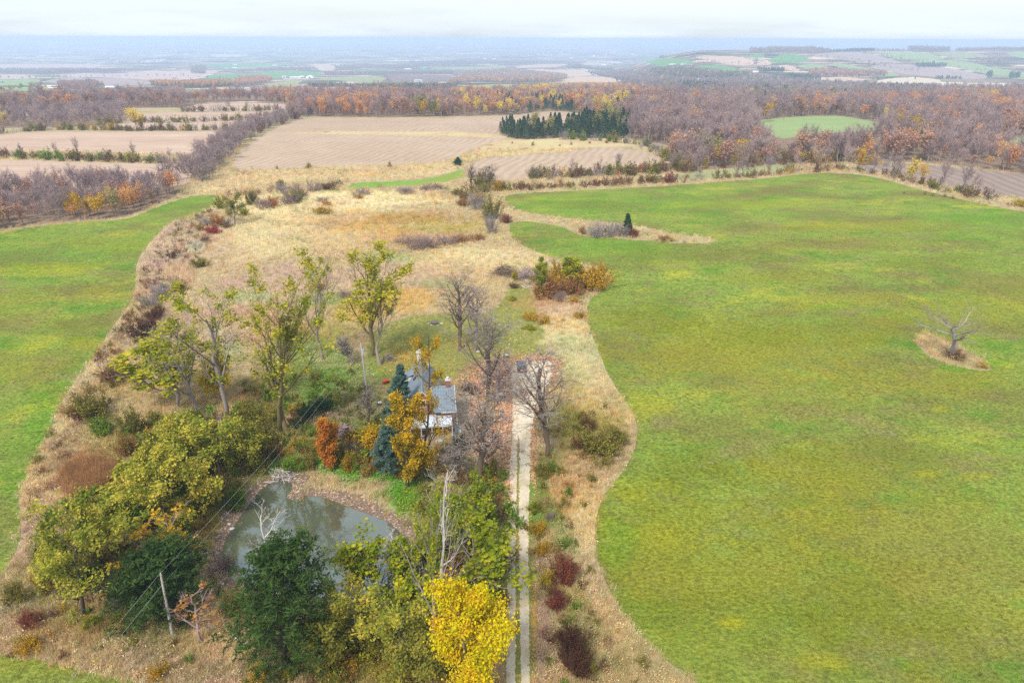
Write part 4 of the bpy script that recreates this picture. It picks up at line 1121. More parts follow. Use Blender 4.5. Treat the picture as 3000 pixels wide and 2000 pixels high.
NEAR = [
 ('cottonwood_tree', 'cotton', 820, 1258, 790, 742, 290, 'cotton', 'moss', 1, 'tallest multi-limbed tree with green leaf clumps, standing beyond the pond', 0.6),
 ('cottonwood_tree', 'cotton', 838, 1264, 900, 850, 150, 'cotton', 'moss', 2, 'slimmer stem leaning right beside the tallest tree beyond the pond', 0.5),
 ('cottonwood_tree', 'cotton', 663, 1224, 580, 792, 190, 'cotton', 'grey', 3, 'leaning leafy-tipped tree rising behind the small yellow tree', 0.4),
 ('cottonwood_tree', 'cotton', 582, 1215, 500, 882, 170, 'cotton', 'grey', 4, 'forked tree with yellow-green tips above the locust thicket', 0.5),
 ('cottonwood_tree', 'cotton', 519, 1190, 385, 985, 210, 'cotton', 'grey', 5, 'tree leaning far to the left with a long low bare branch', 0.5),
 ('cottonwood_tree', 'cotton', 944, 1052, 914, 722, 105, 'cotton', 'grey', 6, 'thin straight tree with sparse yellow leaves in the weedy meadow', 0.3),
 ('cottonwood_tree', 'cotton', 1089, 1041, 1055, 703, 240, 'cotton', 'moss', 7, 'broad vase-shaped tree with green tips behind the utility pole', 0.55),
 ('cottonwood_tree', 'cotton', 1113, 1069, 1150, 760, 120, 'cotton', 'grey', 8, 'thin pale tree leaning right beside the brush pile', 0.45),
 ('bare_tree', 'bare', 1036, 1069, 990, 985, 80, 'grey', 'grey', 9, 'small bare tree just left of the white utility pole', 1),
 ('bare_tree', 'bare', 1348, 1024, 1340, 793, 135, 'grey', 'brown', 10, 'bare thick-trunked tree on the lawn behind the house', 1),
 ('bare_tree', 'bare', 1391, 1026, 1405, 825, 130, 'mauve', 'grey', 11, 'mauve-twigged bare tree on the lawn, right one of the pair', 1),
 ('bare_tree', 'bare', 1428, 1165, 1432, 905, 205, 'grey', 'brown', 12, 'dense bare tree standing between the house and the parked car', 1),
 ('bare_tree', 'bare', 1407, 1415, 1395, 1150, 250, 'grey', 'brown', 13, 'bare tree with drooping limbs left of the driveway', 1),
 ('bare_tree', 'bare', 1602, 1335, 1592, 1030, 235, 'grey', 'brown', 14, 'bare tree with a split trunk right of the driveway', 1),
 ('bare_tree', 'bare', 1455, 1180, 1475, 1040, 120, 'mauve', 'grey', 15, 'small bare tree over the orange leaves beside the driveway', 1),
 ('maple_tree', 'maple', 1378, 2065, 1388, 1712, 205, 'maple', 'grey', 16, 'bright yellow leafy tree at the bottom beside the driveway', 1),
 ('cottonwood_tree', 'cotton', 1336, 1815, 1430, 1580, 190, 'lime', 'grey', 17, 'thick-trunked tree leaning toward the driveway with pale dead branches', 0.38),
 ('cottonwood_tree', 'cotton', 1272, 1975, 1245, 1400, 200, 'lime', 'grey', 18, 'very tall green-leaved tree between the pond and the driveway', 0.38),
 ('dead_tree', 'dead', 1296, 1740, 1318, 1345, 130, 'pale', 'pale', 19, 'white dead tree with bare upright branches right of the pond', 1),
 ('cottonwood_tree', 'cotton', 1102, 1765, 1068, 1548, 150, 'lime', 'grey', 20, 'green tree with a yellow top leaning over the pond', 0.65),
 ('cottonwood_tree', 'cotton', 1170, 1720, 1172, 1588, 95, 'lime', 'grey', 21, 'small yellow-green tree at the right-hand shore of the pond', 0.7),
 ('locust_tree', 'locust', 1050, 1890, 1015, 1700, 190, 'locust', 'grey', 22, 'olive tree in the thicket just right of the big pine', 0.4),
 ('locust_tree', 'locust', 1185, 1965, 1160, 1745, 200, 'locust', 'grey', 23, 'olive-brown tree at the bottom, left of the yellow tree', 0.35),
 ('pine_tree', 'pine', 833, 1948, 838, 1588, 262, 'pine', 'dark', 24, 'large dark green pine in front of the pond', 1),
 ('pine_tree', 'pine', 455, 1790, 475, 1605, 255, 'pine', 'dark', 25, 'low dark pine spreading behind the bare wooden pole', 1),
 ('locust_tree', 'locust', 245, 1800, 245, 1475, 265, 'locust', 'dark', 26, 'big yellow-green tree at the left, beside the green field corner', 0.72),
 ('locust_tree', 'locust', 165, 1745, 175, 1560, 130, 'locust', 'dark', 27, 'smaller olive tree on the outer left of the thicket', 0.58),
 ('locust_tree', 'locust', 470, 1560, 478, 1318, 225, 'locust', 'dark', 28, 'yellow-topped tree left of the pond, largest of its thicket', 0.72),
 ('locust_tree', 'locust', 505, 1430, 497, 1228, 180, 'locust', 'dark', 29, 'yellow-tinged tree at the upper left of the pond thicket', 0.65),
 ('locust_tree', 'locust', 650, 1410, 640, 1222, 190, 'locust', 'dark', 30, 'olive and yellow tree just above the pond inlet', 0.58),
 ('locust_tree', 'locust', 600, 1520, 585, 1370, 150, 'locust', 'dark', 31, 'dull olive tree overhanging the left bank of the pond', 0.58),
 ('locust_tree', 'locust', 375, 1560, 385, 1440, 120, 'green', 'dark', 32, 'dark green tree filling the middle of the left thicket', 0.58),
 ('orange_leaved_tree', 'sparse', 594, 1878, 578, 1708, 155, 'rust', 'mauve', 33, 'pinkish twiggy tree with orange leaf tips right of the wooden pole', .14),
 ('orange_leaved_tree', 'sparse', 430, 1700, 422, 1525, 140, 'gold', 'mauve', 34, 'twiggy tree with a few golden leaves in the left thicket', .45),
 ('orange_leaved_tree', 'sparse', 535, 1670, 500, 1500, 150, 'gold', 'mauve', 35, 'twiggy gold-tipped tree leaning at the pond left bank', .4),
 ('dead_tree', 'dead', 812, 1765, 790, 1478, 110, 'pale', 'pale', 36, 'pale dead tree sticking up over the pond behind the pine', 1),
 ('spruce_tree', 'spruce', 1168, 1275, 1176, 1068, 88, 'spruce', 'dark', 37, 'blue-green spruce at the left corner of the house', 1),
 ('spruce_tree', 'spruce', 1133, 1385, 1142, 1212, 78, 'spruce', 'dark', 38, 'blue spruce below the house, behind the golden tree', 1),
 ('golden_tree', 'gold', 1192, 1425, 1188, 1158, 104, 'gold', 'dark', 39, 'golden feathery tree in front of the house', 2.6),
 ('golden_tree', 'gold', 1255, 1402, 1262, 988, 96, 'gold', 'dark', 40, 'tall slender gold-green tree rising in front of the roof', 1.3),
  ('golden_tree', 'gold', 1095, 1325, 1093, 1245, 52, 'gold', 'dark', 41, 'small golden tree left of the blue spruce', 2.2),
 ('orange_leaved_tree', 'gold', 950, 1372, 956, 1222, 62, 'orange', 'dark', 42, 'bright orange small tree at the edge of the pond thicket', 2.0),
 ('maple_tree', 'maple', 630, 1168, 628, 1045, 78, 'yellow', 'grey', 43, 'small bright yellow tree among the tall cottonwoods', .8),
 ('dead_tree', 'spread', 2787, 1043, 2800, 893, 215, 'grey', 'grey', 44, 'lone bare spreading tree on a dry grass islet in the field', 1),
 ('poplar_tree', 'gold', 1590, 862, 1588, 755, 42, 'lime', 'grey', 45, 'narrow yellow-green tree in the shrub clump beside the field', 1.6),
 ('poplar_tree', 'gold', 1672, 842, 1672, 752, 66, 'lime', 'grey', 46, 'yellow-green tree at the middle of the shrub clump', 2.2),
 ('bare_tree', 'bare', 1432, 560, 1436, 482, 82, 'brown', 'brown', 47, 'rounded brown willow-like tree at the near end of the hedgerow', 1),
 ('bare_tree', 'bare', 1382, 556, 1380, 478, 40, 'grey', 'dark', 48, 'slim dark-topped tree left of the willow-like tree', 1),
 ('conifer_tree', 'spruce', 1838, 688, 1840, 625, 26, 'cedar', 'dark', 49, 'lone upright evergreen beside the grey shrubs in the field', 1),
 ('conifer_tree', 'spruce', 1341, 484, 1341, 460, 24, 'cedar', 'dark', 50, 'small dark evergreen below the ploughed field', 1),
 ('leafy_tree', 'locust', 688, 655, 684, 560, 70, 'olive', 'grey', 51, 'dark-trunked tree with sparse olive leaves at the head of the ditch', .5),
 ('bare_tree', 'bare', 1080, 1255, 1075, 1130, 70, 'grey', 'brown', 52, 'bare small tree between the utility pole and the spruce', 1),
 ('bare_tree', 'bare', 1000, 1300, 1010, 1240, 110, 'mauve', 'grey', 53, 'low bare grey tree above the pond beside the orange tree', 1),
 ('cottonwood_tree', 'cotton', 1420, 1560, 1405, 1395, 90, 'lime', 'grey', 54, 'small green-topped tree close to the left edge of the driveway', 0.5),
 ('bare_tree', 'bare', 1340, 1400, 1320, 1300, 130, 'grey', 'grey', 55, 'low bare tree in front of the patio', 1),
 ('dead_tree', 'dead', 1146, 1640, 1152, 1533, 50, 'pale', 'pale', 71, 'small white dead tree at the right shore of the pond', 1),
 ('dead_tree', 'dead', 1195, 1900, 1170, 1765, 110, 'pale', 'pale', 72, 'pale dead branches among the olive trees at the bottom', 1),
 ('dead_tree', 'dead', 1430, 1560, 1424, 1445, 50, 'pale', 'grey', 73, 'small pale dead tree near the driveway edge', 1),
 ('locust_tree', 'locust', 300, 1650, 305, 1450, 190, 'locust', 'dark', 60, 'yellow-olive tree at the heart of the left thicket', 0.65),
 ('locust_tree', 'locust', 400, 1480, 420, 1340, 150, 'locust', 'dark', 61, 'rounded olive tree at the upper edge of the left thicket', 0.65),
 ('locust_tree', 'locust', 560, 1360, 560, 1235, 150, 'locust', 'dark', 62, 'yellow-flecked tree between its two taller thicket neighbours', 0.65),
 ('locust_tree', 'locust', 740, 1370, 735, 1255, 110, 'olive', 'dark', 63, 'low olive tree directly above the branch pile', 0.65),
 ('cottonwood_tree', 'cotton', 1400, 1700, 1415, 1490, 130, 'lime', 'grey', 64, 'bright green bushy tree close to the driveway', 0.5),
 ('cottonwood_tree', 'cotton', 1330, 1640, 1335, 1440, 130, 'lime', 'grey', 65, 'green tree behind the white dead tree', 0.42),
 ('cottonwood_tree', 'cotton', 1180, 1880, 1195, 1690, 150, 'lime', 'grey', 66, 'yellow-green tree just left of the very tall one', 0.42),
 ('locust_tree', 'locust', 950, 1960, 945, 1800, 130, 'olive', 'dark', 67, 'dull olive tree tucked against the big pine', 0.5),
 ('locust_tree', 'locust', 1240, 2040, 1230, 1850, 170, 'olive', 'dark', 68, 'olive tree at the bottom edge left of the yellow one', 0.5),
]
for a in NEAR:
    near_tree(*a[:11], leaf=a[11])
print('tris', sum(len(m.polygons) for m in bpy.data.meshes))

# ---- shrubs: a few shapes of each kind, height 1 and width about 1


def shrub_arrays(seed, nst, ntw, nlf, leafsize, flat=1.0, dome=0.62):
    rng = np.random.RandomState(seed)
    az = rng.rand(nst) * 6.283; an = np.sqrt(rng.rand(nst)) * 1.12
    d = np.stack([np.cos(az) * np.sin(an), np.sin(az) * np.sin(an), np.cos(an)], 1)
    ln = (0.62 + 0.38 * rng.rand(nst)) * np.where(an > 0.9, 0.62, 0.85)
    p = np.stack([0.16 * rng.randn(nst), 0.16 * rng.randn(nst), np.zeros(nst) - 0.02], 1); out = [p]
    for s in range(4):
        d = nrm(d + 0.12 * rng.randn(nst, 3) + np.array([0, 0, 0.05])); p = p + d * (ln / 4)[:, None]; out.append(p)
    P = np.stack(out, 1); R = 0.010 * np.linspace(1, 0.3, 5)[None] * np.ones((nst, 1))
    st = [tube_arrays(P, R, 3)]
    P2, R2 = grow(rng, P, R, ntw, 0.25, 1.0, 0.5, 0.2, 0.45, 0.3, 0.3, 2, 0.12, 0.06, 0.7, 0.4)
    st.append(tube_arrays(P2, np.maximum(R2, 0.004), 3))
    tw = P2
    b = along(rng, P2, 3, 0.2, 1.0, 0.01); dd = nrm(nrm(b) * 0.8 + 0.5 * rng.randn(len(b), 3) + np.array([0, 0, 0.5]))
    st.append(slivers(rng, b, dd, 0.10 + 0.10 * rng.rand(len(b)), 0.0035))
    S = join_arrays(st)
    Lf = None
    if nlf:
        C = along(rng, P2, nlf, 0.0, 1.15, 0.045)
        Lf = leaf_quads(rng, C, leafsize, 0.7)
    V = S[0]
    zm = np.percentile(V[:, 2], 99); rm = np.percentile(np.hypot(V[:, 0], V[:, 1]), 96)
    for A in ([V, Lf[0]] if Lf else [V]):
        A[:, 2] = np.maximum(A[:, 2], -0.03) / zm; A[:, :2] *= 0.5 / rm
    return S, Lf


SHK = dict(  # kind: stems material, leaf material, leaves per twig, leaf size
 grey=('greytwig', None, 0, 0), mauve=('mauve', 'rust', 1, .018), brown=('brown', 'brown', 9, .022), umber=('umber', 'umber', 16, .020), maroon=('brown', 'maroon', 14, .024), olive=('brown', 'olive', 14, .024),
 green=('brown', 'green', 16, .026), yellow=('brown', 'yellow', 13, .026), orange=('brown', 'orange', 9, .024), red=('brown', 'red', 16, .026), gold=('brown', 'gold', 11, .024), lime=('brown', 'lime', 15, .026), cedar=('umber', 'cedar', 24, .024), rust=('brown', 'rust', 9, .022))
SHM = {}


def shrub_meshes(kind, v):
    if (kind, v) not in SHM:
        sm, lm, nl, ls = SHK[kind]
        S, Lf = shrub_arrays(sum(map(ord, kind)) * 7 + v, 34, 9, nl, ls)
        a = mk_mesh('stems', S[0], S[1], ['leaf_' + sm])
        b = mk_mesh('foliage', Lf[0], [Lf[1]], ['leaf_' + lm]) if Lf else None
        SHM[(kind, v)] = (a, b)
    return SHM[(kind, v)]


SHN = dict(grey='bare_shrub', mauve='bare_shrub', brown='brown_shrub', umber='brown_shrub', maroon='red_leaved_shrub', olive='leafy_shrub', green='leafy_shrub', yellow='yellow_shrub', orange='orange_shrub', red='red_leaved_shrub', gold='yellow_shrub', lime='leafy_shrub', cedar='evergreen_shrub', rust='orange_shrub')
SHRUBS = [  # kind, centre x, base y, width, height (photo px), label
 ('brown', 340, 1112, 100, 52, 'brown round shrub along the left field margin'), ('olive', 275, 1222, 120, 90, 'large olive shrub beside the left field edge'), ('maroon', 238, 1228, 52, 48, 'small maroon shrub against the large olive one'),
 ('olive', 393, 1268, 66, 78, 'golden olive shrub above the left thicket'), ('green', 300, 1268, 66, 46, 'blue-green low shrub below the large olive one'), ('rust', 378, 1330, 56, 68, 'rusty orange shrub beside the locust thicket'),
 ('umber', 425, 985, 80, 74, 'dark brown shrub in the ditch, lower of the two'), ('umber', 452, 935, 62, 42, 'dark brown shrub in the ditch, upper of the two'), ('grey', 470, 872, 62, 50, 'grey bare shrub in the ditch, upper of the pair'), ('grey', 442, 898, 58, 48, 'grey bare shrub in the ditch, lower of the pair'),
 ('brown', 530, 850, 50, 26, 'brown low shrub beside the pale reeds'), ('olive', 590, 780, 50, 26, 'small olive shrub in the dry ditch'), ('grey', 585, 728, 50, 22, 'low grey shrub in the upper ditch'), ('brown', 600, 708, 34, 16, 'small dark brown shrub in the upper ditch'), ('red', 624, 682, 46, 21, 'bright red shrub at the head of the ditch'),
 ('gold', 588, 672, 26, 20, 'small yellow shrub left of the bright red one'), ('grey', 608, 662, 46, 36, 'grey shrub above the bright red shrub'), ('orange', 645, 662, 44, 40, 'orange and grey shrub near the ditch head'), ('grey', 664, 664, 40, 36, 'grey shrub under the dark-trunked tree'), ('lime', 645, 612, 32, 46, 'green shrub beside the end of the left field'),
 ('lime', 714, 632, 34, 28, 'yellow-green shrub right of the dark-trunked tree'), ('brown', 668, 668, 30, 14, 'rusty low shrub at the ditch'), ('olive', 738, 600, 36, 50, 'olive upright shrub at the top of the dry meadow'),
 ('mauve', 775, 612, 60, 40, 'mauve shrub with orange leaves on the meadow rim'), ('orange', 800, 606, 56, 36, 'orange-tinged shrub on the meadow rim'), ('mauve', 845, 598, 70, 44, 'mauve rounded shrub in the meadow rim hedge'), ('olive', 868, 590, 60, 38, 'olive yellow shrub in the meadow rim hedge'), ('mauve', 880, 575, 60, 44, 'tall mauve shrub in the meadow rim hedge'),
 ('grey', 830, 566, 50, 38, 'grey shrub at the back of the meadow rim hedge'), ('mauve', 920, 560, 60, 32, 'brownish shrub toward the right of the rim hedge'), ('brown', 965, 556, 60, 26, 'brown low shrub at the right end of the rim hedge'), ('olive', 825, 548, 26, 26, 'small green tree-like shrub behind the rim hedge'), ('mauve', 945, 590, 50, 16, 'low pinkish shrub in the pale meadow'),
 ('mauve', 1190, 715, 70, 30, 'pinkish bare shrub in the meadow thicket, leftmost'), ('mauve', 1230, 728, 90, 44, 'wide mauve shrub at the middle of the meadow thicket'), ('mauve', 1268, 722, 80, 40, 'rounded mauve shrub in the meadow thicket'), ('mauve', 1310, 716, 70, 32, 'mauve shrub right of the meadow thicket middle'), ('rust', 1355, 706, 70, 22, 'low rusty shrub at the right of the meadow thicket'), ('rust', 1400, 702, 50, 20, 'brown low shrub near the hedgerow end'),
 ('mauve', 1060, 572, 60, 24, 'pink orange shrub below the thin green strip'), ('mauve', 1190, 566, 70, 22, 'pinkish shrub right below the green strip'), ('mauve', 1250, 556, 50, 22, 'mauve shrub above the meadow at the green strip'), ('mauve', 1290, 554, 50, 20, 'last mauve shrub left of the hedgerow'),
 ('grey', 1398, 614, 62, 62, 'dark grey shrub with yellow leaves in the hedgerow'), ('gold', 1404, 592, 34, 34, 'yellow climbing shrub on the dark grey one'), ('olive', 1440, 640, 62, 74, 'tan olive tall shrub in the hedgerow'), ('grey', 1438, 682, 52, 76, 'grey bare shrub at the near tip of the hedgerow'), ('maroon', 1482, 652, 36, 28, 'dull red shrub right of the grey hedgerow tip'),
 ('olive', 1342, 572, 34, 24, 'yellow-green shrub left of the hedgerow'), ('rust', 1355, 604, 44, 30, 'pinkish orange shrub left of the dark grey one'), ('gold', 1462, 560, 40, 36, 'yellow shrub behind the hedgerow'), ('olive', 1402, 545, 40, 34, 'green shrub beneath the slim dark tree'), ('olive', 1470, 555, 40, 26, 'low olive shrub beneath the willow-like tree'),
 ('grey', 1745, 692, 70, 50, 'grey bare shrub on the grass finger, left'), ('grey', 1785, 694, 70, 54, 'grey bare shrub on the grass finger, middle'), ('grey', 1822, 692, 60, 50, 'grey bare shrub left of the lone evergreen'), ('maroon', 1856, 694, 34, 30, 'dark reddish shrub right of the lone evergreen'), ('rust', 1950, 702, 54, 12, 'low rusty shrub on the grass finger'), ('orange', 1705, 685, 24, 26, 'small orange shrub at the left of the grey shrubs'),
 ('rust', 1600, 868, 100, 74, 'reddish-brown shrub at the left of the clump'), ('gold', 1640, 834, 100, 70, 'yellow-brown shrub in the middle of the clump'), ('gold', 1690, 845, 100, 80, 'golden shrub in the clump beside the field'), ('gold', 1735, 846, 96, 70, 'orange-brown shrub at the right of the clump'), ('gold', 1755, 828, 60, 66, 'orange leafed shrub nearest the field curve'), ('rust', 1670, 862, 80, 56, 'brown shrub at the front of the clump'),
 ('mauve', 1635, 882, 46, 34, 'small grey-pink shrub in front of the clump'), ('yellow', 1507, 822, 20, 34, 'small yellow shrub between the two brush piles'), ('brown', 1505, 842, 34, 18, 'brown low shrub in front of the brush piles'), ('yellow', 1555, 826, 26, 18, 'yellow low shrub at the right brush pile'),
 ('brown', 1722, 1264, 62, 54, 'round brown shrub in the verge right of the driveway'), ('olive', 1745, 1330, 130, 84, 'broad dark olive shrub in the right verge'), ('brown', 1700, 1312, 56, 48, 'brown shrub at the left of the dark olive one'), ('olive', 1800, 1302, 80, 60, 'olive shrub nearest the field in the right verge'),
 ('maroon', 1652, 1700, 84, 86, 'dark red shrub in the right verge'), ('maroon', 1630, 1778, 62, 58, 'dull red shrub just below the dark red one'), ('yellow', 1602, 1716, 48, 46, 'yellow-green shrub left of the dark red one'), ('umber', 1672, 1905, 120, 96, 'blackish brown shrub at the lower right, upper of two'), ('umber', 1688, 1975, 110, 90, 'blackish brown shrub at the lower right, lower of two'),
 ('gold', 1578, 1560, 50, 44, 'gold seed-headed plant beside the driveway'), ('gold', 1592, 1625, 48, 50, 'gold orange plant beside the driveway, lower'), ('lime', 1566, 1500, 40, 36, 'pale flowering shrub at the driveway edge'), ('mauve', 1612, 1524, 36, 36, 'pinkish dry shrub in the right verge'),
 ('cedar', 905, 1222, 62, 46, 'dark evergreen shrub left of the yellow bush'), ('cedar', 950, 1205, 60, 46, 'dark evergreen shrub behind the yellow bush'), ('cedar', 880, 1250, 44, 34, 'small dark evergreen above the pond'), ('yellow', 981, 1186, 26, 24, 'small bright yellow bush in the dark evergreens'),
 ('gold', 1020, 1378, 50, 60, 'yellow-orange shrub above the pond bank'), ('cedar', 1345, 1305, 46, 38, 'dark evergreen bush in front of the patio'), ('olive', 990, 1352, 60, 50, 'olive shrub right of the orange tree'), ('olive', 905, 1370, 60, 40, 'olive shrub above the pond'), ('mauve', 1040, 1330, 70, 46, 'grey twiggy shrub above the pond'),
 ('olive', 760, 1370, 90, 50, 'olive shrub beyond the pond inlet'), ('olive', 720, 1240, 80, 66, 'yellow-green leafy shrub under the tall cottonwoods'), ('olive', 770, 1290, 80, 70, 'olive leafy shrub left of the tallest tree base'), ('green', 690, 1480, 70, 56, 'dark green shrub at the left bank'), ('green', 870, 1370, 80, 36, 'dark green low shrub right of the inlet'),
 ('lime', 1500, 880, 30, 14, 'low yellow-green plant on the lawn path'), ('gold', 1685, 884, 40, 16, 'golden low plant in front of the clump'), ('gold', 1560, 935, 60, 22, 'golden brown weed patch beside the lawn path'), ('gold', 1600, 948, 50, 22, 'brown gold weeds right of the lawn path'), ('gold', 1700, 930, 40, 20, 'tan gold weeds near the field curve'), ('lime', 1552, 963, 44, 10, 'bright green low weeds on the lawn path edge'),
 ('green', 1390, 1490, 80, 80, 'green shrub left of the driveway'), ('gold', 1372, 1480, 56, 50, 'orange-gold shrub left of the driveway'), ('lime', 1345, 1540, 60, 60, 'bright green shrub right of the white dead tree'), ('lime', 1395, 1575, 40, 50, 'yellow-green shrub close to the driveway'), ('lime', 1462, 1640, 60, 90, 'green shrub touching the driveway edge'),
 ('green', 1440, 1750, 70, 60, 'dark green shrub left of the driveway, low'), ('maroon', 1375, 1690, 30, 44, 'red-leaved shrub below the leaning tree'), ('rust', 1320, 1680, 80, 70, 'rusty shrub among the trunks'), ('olive', 1240, 1640, 80, 80, 'olive shrub right of the pond'), ('olive', 1215, 1800, 120, 90, 'olive shrub in front of the pond'), ('lime', 1230, 1720, 50, 60, 'bright green shrub at the pond right tip'),
 ('rust', 1250, 1740, 60, 40, 'orange-brown shrub near the pond right tip'), ('olive', 1300, 1620, 80, 60, 'olive yellow shrub by the dead white tree'), ('olive', 1440, 1400, 60, 60, 'dull olive shrub below the bare drooping tree'), ('rust', 1440, 1480, 50, 50, 'rusty shrub at the driveway edge'), ('olive', 1130, 1900, 130, 90, 'olive shrub at the bottom middle'), ('olive', 980, 1900, 90, 90, 'olive shrub hugging the right side of the pine'),
 ('gold', 1000, 1960, 90, 50, 'gold green shrub at the bottom'), ('gold', 1170, 1900, 60, 90, 'golden shrub at the bottom left of the yellow tree'), ('lime', 760, 1985, 40, 50, 'bright green sprig at the bottom'), ('lime', 850, 1990, 40, 40, 'second bright green sprig at the bottom'), ('gold', 470, 1990, 60, 46, 'golden weed clump at the bottom left'), ('gold', 85, 1905, 70, 44, 'golden weed clump near the lower left field'),
 ('maroon', 90, 1830, 70, 46, 'dull maroon shrub at the far lower left'), ('olive', 50, 1760, 70, 60, 'olive shrub at the left margin'), ('gold', 740, 2020, 90, 40, 'golden bush at the bottom edge'), ('lime', 270, 1830, 50, 30, 'bright green plant before the locust tree'), ('lime', 390, 1890, 40, 20, 'bright green low plant in the foreground'), ('olive', 680, 1800, 60, 70, 'olive gold shrub left of the big pine'),
 ('mauve', 655, 1660, 66, 40, 'twiggy grey shrub on the pond left shore'), ('grey', 350, 1790, 46, 60, 'pale grey twiggy shrub left of the low pine'), ('rust', 300, 1440, 90, 50, 'rusty shrub among the reeds'), ('olive', 130, 1640, 60, 50, 'olive shrub at the left margin of the thicket'), ('green', 330, 1490, 80, 50, 'green shrub above the big left tree'),
 ('orange', 955, 870, 0, 0, ''), ('orange', 935, 850, 60, 30, 'orange-leaved shrub behind the thin yellow tree'), ('mauve', 1010, 870, 40, 26, 'pinkish grey shrub left of the vase-shaped tree'), ('orange', 960, 600, 30, 12, 'small orange plant on the pale meadow, left'), ('gold', 945, 625, 60, 20, 'orange-gold plants on the pale meadow'), ('orange', 1050, 582, 30, 14, 'small orange plant on the meadow ridge'),
 ('brown', 2800, 1050, 60, 24, 'brown undergrowth around the lone tree'), ('gold', 2878, 1075, 34, 16, 'golden weeds at the tip of the grass islet'), ('yellow', 2990, 605, 40, 22, 'bright yellow bush at the right margin'),
 ('brown', 1385, 1150, 46, 24, 'brown leaf-covered shrub right of the house'), ('green', 1620, 1380, 40, 30, 'small green shrub below the split-trunk tree'), ('olive', 1590, 1390, 50, 34, 'olive shrub at the split trunk'),
]
_r = random.Random(4)
_shlist = [s for s in SHRUBS if s[3]]
_b = unproj([s[1] for s in _shlist], [s[2] for s in _shlist])
for s, p in zip(_shlist, _b):
    Z = float((p - CAM) @ _f); mpp = Z / FPX
    d = rays([s[1]], [s[2] - s[4]])[0]
    h = max(0.35, (CAM + d * (p[1] / d[1]))[2] - p[2]); w = s[3] * mpp * 1.1
    h *= 0.86
    a, b = shrub_meshes(s[0], _r.randrange(3))
    e = tag(empty(SHN[s[0]], (p[0], p[1], p[2]), _r.random() * 6.28), s[5], 'shrub')
    e.scale = (w, w, h)
    link('stems', a, e)
    if b:
        link('foliage', b, e)
# ------------------------------------------------------------------ ground cover: tufts and weeds


def gn_scatter(name, pts, rot, scl, idx, protos, tint=None):
    """one 'stuff' object: many small plants instanced on points"""
    me = bpy.data.meshes.new(name)
    me.vertices.add(len(pts)); me.vertices.foreach_set('co', np.asarray(pts, np.float32).ravel())
    for an, at_, av, key in (('rot', 'FLOAT_VECTOR', rot, 'vector'), ('scl', 'FLOAT_VECTOR', scl, 'vector'), ('idx', 'INT', idx, 'value')):
        a = me.attributes.new(an, at_, 'POINT'); a.data.foreach_set(key, np.asarray(av, np.int32 if at_ == 'INT' else np.float32).ravel())
    if tint is not None:
        a = me.attributes.new('tint', 'FLOAT_COLOR', 'POINT'); a.data.foreach_set('color', np.concatenate([tint, np.ones((len(tint), 1))], 1).astype(np.float32).ravel())
    o = link(name, me); o['kind'] = 'stuff'
    ng = bpy.data.node_groups.new(name + '_nodes', 'GeometryNodeTree')
    ng.interface.new_socket('Geometry', in_out='INPUT', socket_type='NodeSocketGeometry')
    ng.interface.new_socket('Geometry', in_out='OUTPUT', socket_type='NodeSocketGeometry')
    N, L = ng.nodes, ng.links
    gi = N.new('NodeGroupInput'); go = N.new('NodeGroupOutput')
    g2 = N.new('GeometryNodeGeometryToInstance')
    for p in reversed(protos):
        oi = N.new('GeometryNodeObjectInfo'); oi.inputs['Object'].default_value = p; oi.transform_space = 'ORIGINAL'
        L.new(oi.outputs['Geometry'], g2.inputs[0])
    ip = N.new('GeometryNodeInstanceOnPoints'); ip.inputs['Pick Instance'].default_value = True
    def na(nm, ty):
        a = N.new('GeometryNodeInputNamedAttribute'); a.data_type = ty; a.inputs['Name'].default_value = nm
        return next(s for s in a.outputs if s.enabled and s.name == 'Attribute')
    L.new(gi.outputs[0], ip.inputs['Points']); L.new(g2.outputs[0], ip.inputs['Instance'])
    L.new(na('idx', 'INT'), ip.inputs['Instance Index']); L.new(na('rot', 'FLOAT_VECTOR'), ip.inputs['Rotation']); L.new(na('scl', 'FLOAT_VECTOR'), ip.inputs['Scale'])
    L.new(ip.outputs[0], go.inputs[0])
    md = o.modifiers.new('scatter', 'NODES'); md.node_group = ng
    return o


def proto(name, me):
    return bpy.data.objects.new(name, me)          # never linked to the scene: only a source of geometry


leafmat('tuft', None, 0.3, inst=True)


def blade_tuft(seed, n, h, w, spread, lean):
    rng = np.random.RandomState(seed)
    a = rng.rand(n) * 6.283; r = spread * np.sqrt(rng.rand(n))
    b = np.stack([np.cos(a) * r, np.sin(a) * r, np.full(n, -0.03)], 1)
    d = nrm(np.stack([rng.randn(n) * lean, rng.randn(n) * lean, np.ones(n)], 1))
    V, F = slivers(rng, b, d, h * (0.6 + 0.5 * rng.rand(n)), w)
    return V, F


def weed(seed, n, h, r, ls):
    rng = np.random.RandomState(seed)
    C = rng.randn(n, 3) * np.array([r * 0.45, r * 0.45, h * 0.28]) + np.array([0, 0, h * 0.5]); C[:, 2] = np.clip(np.abs(C[:, 2]), 0.02, h)
    return leaf_quads(rng, C, ls, 0.6, 0.8)


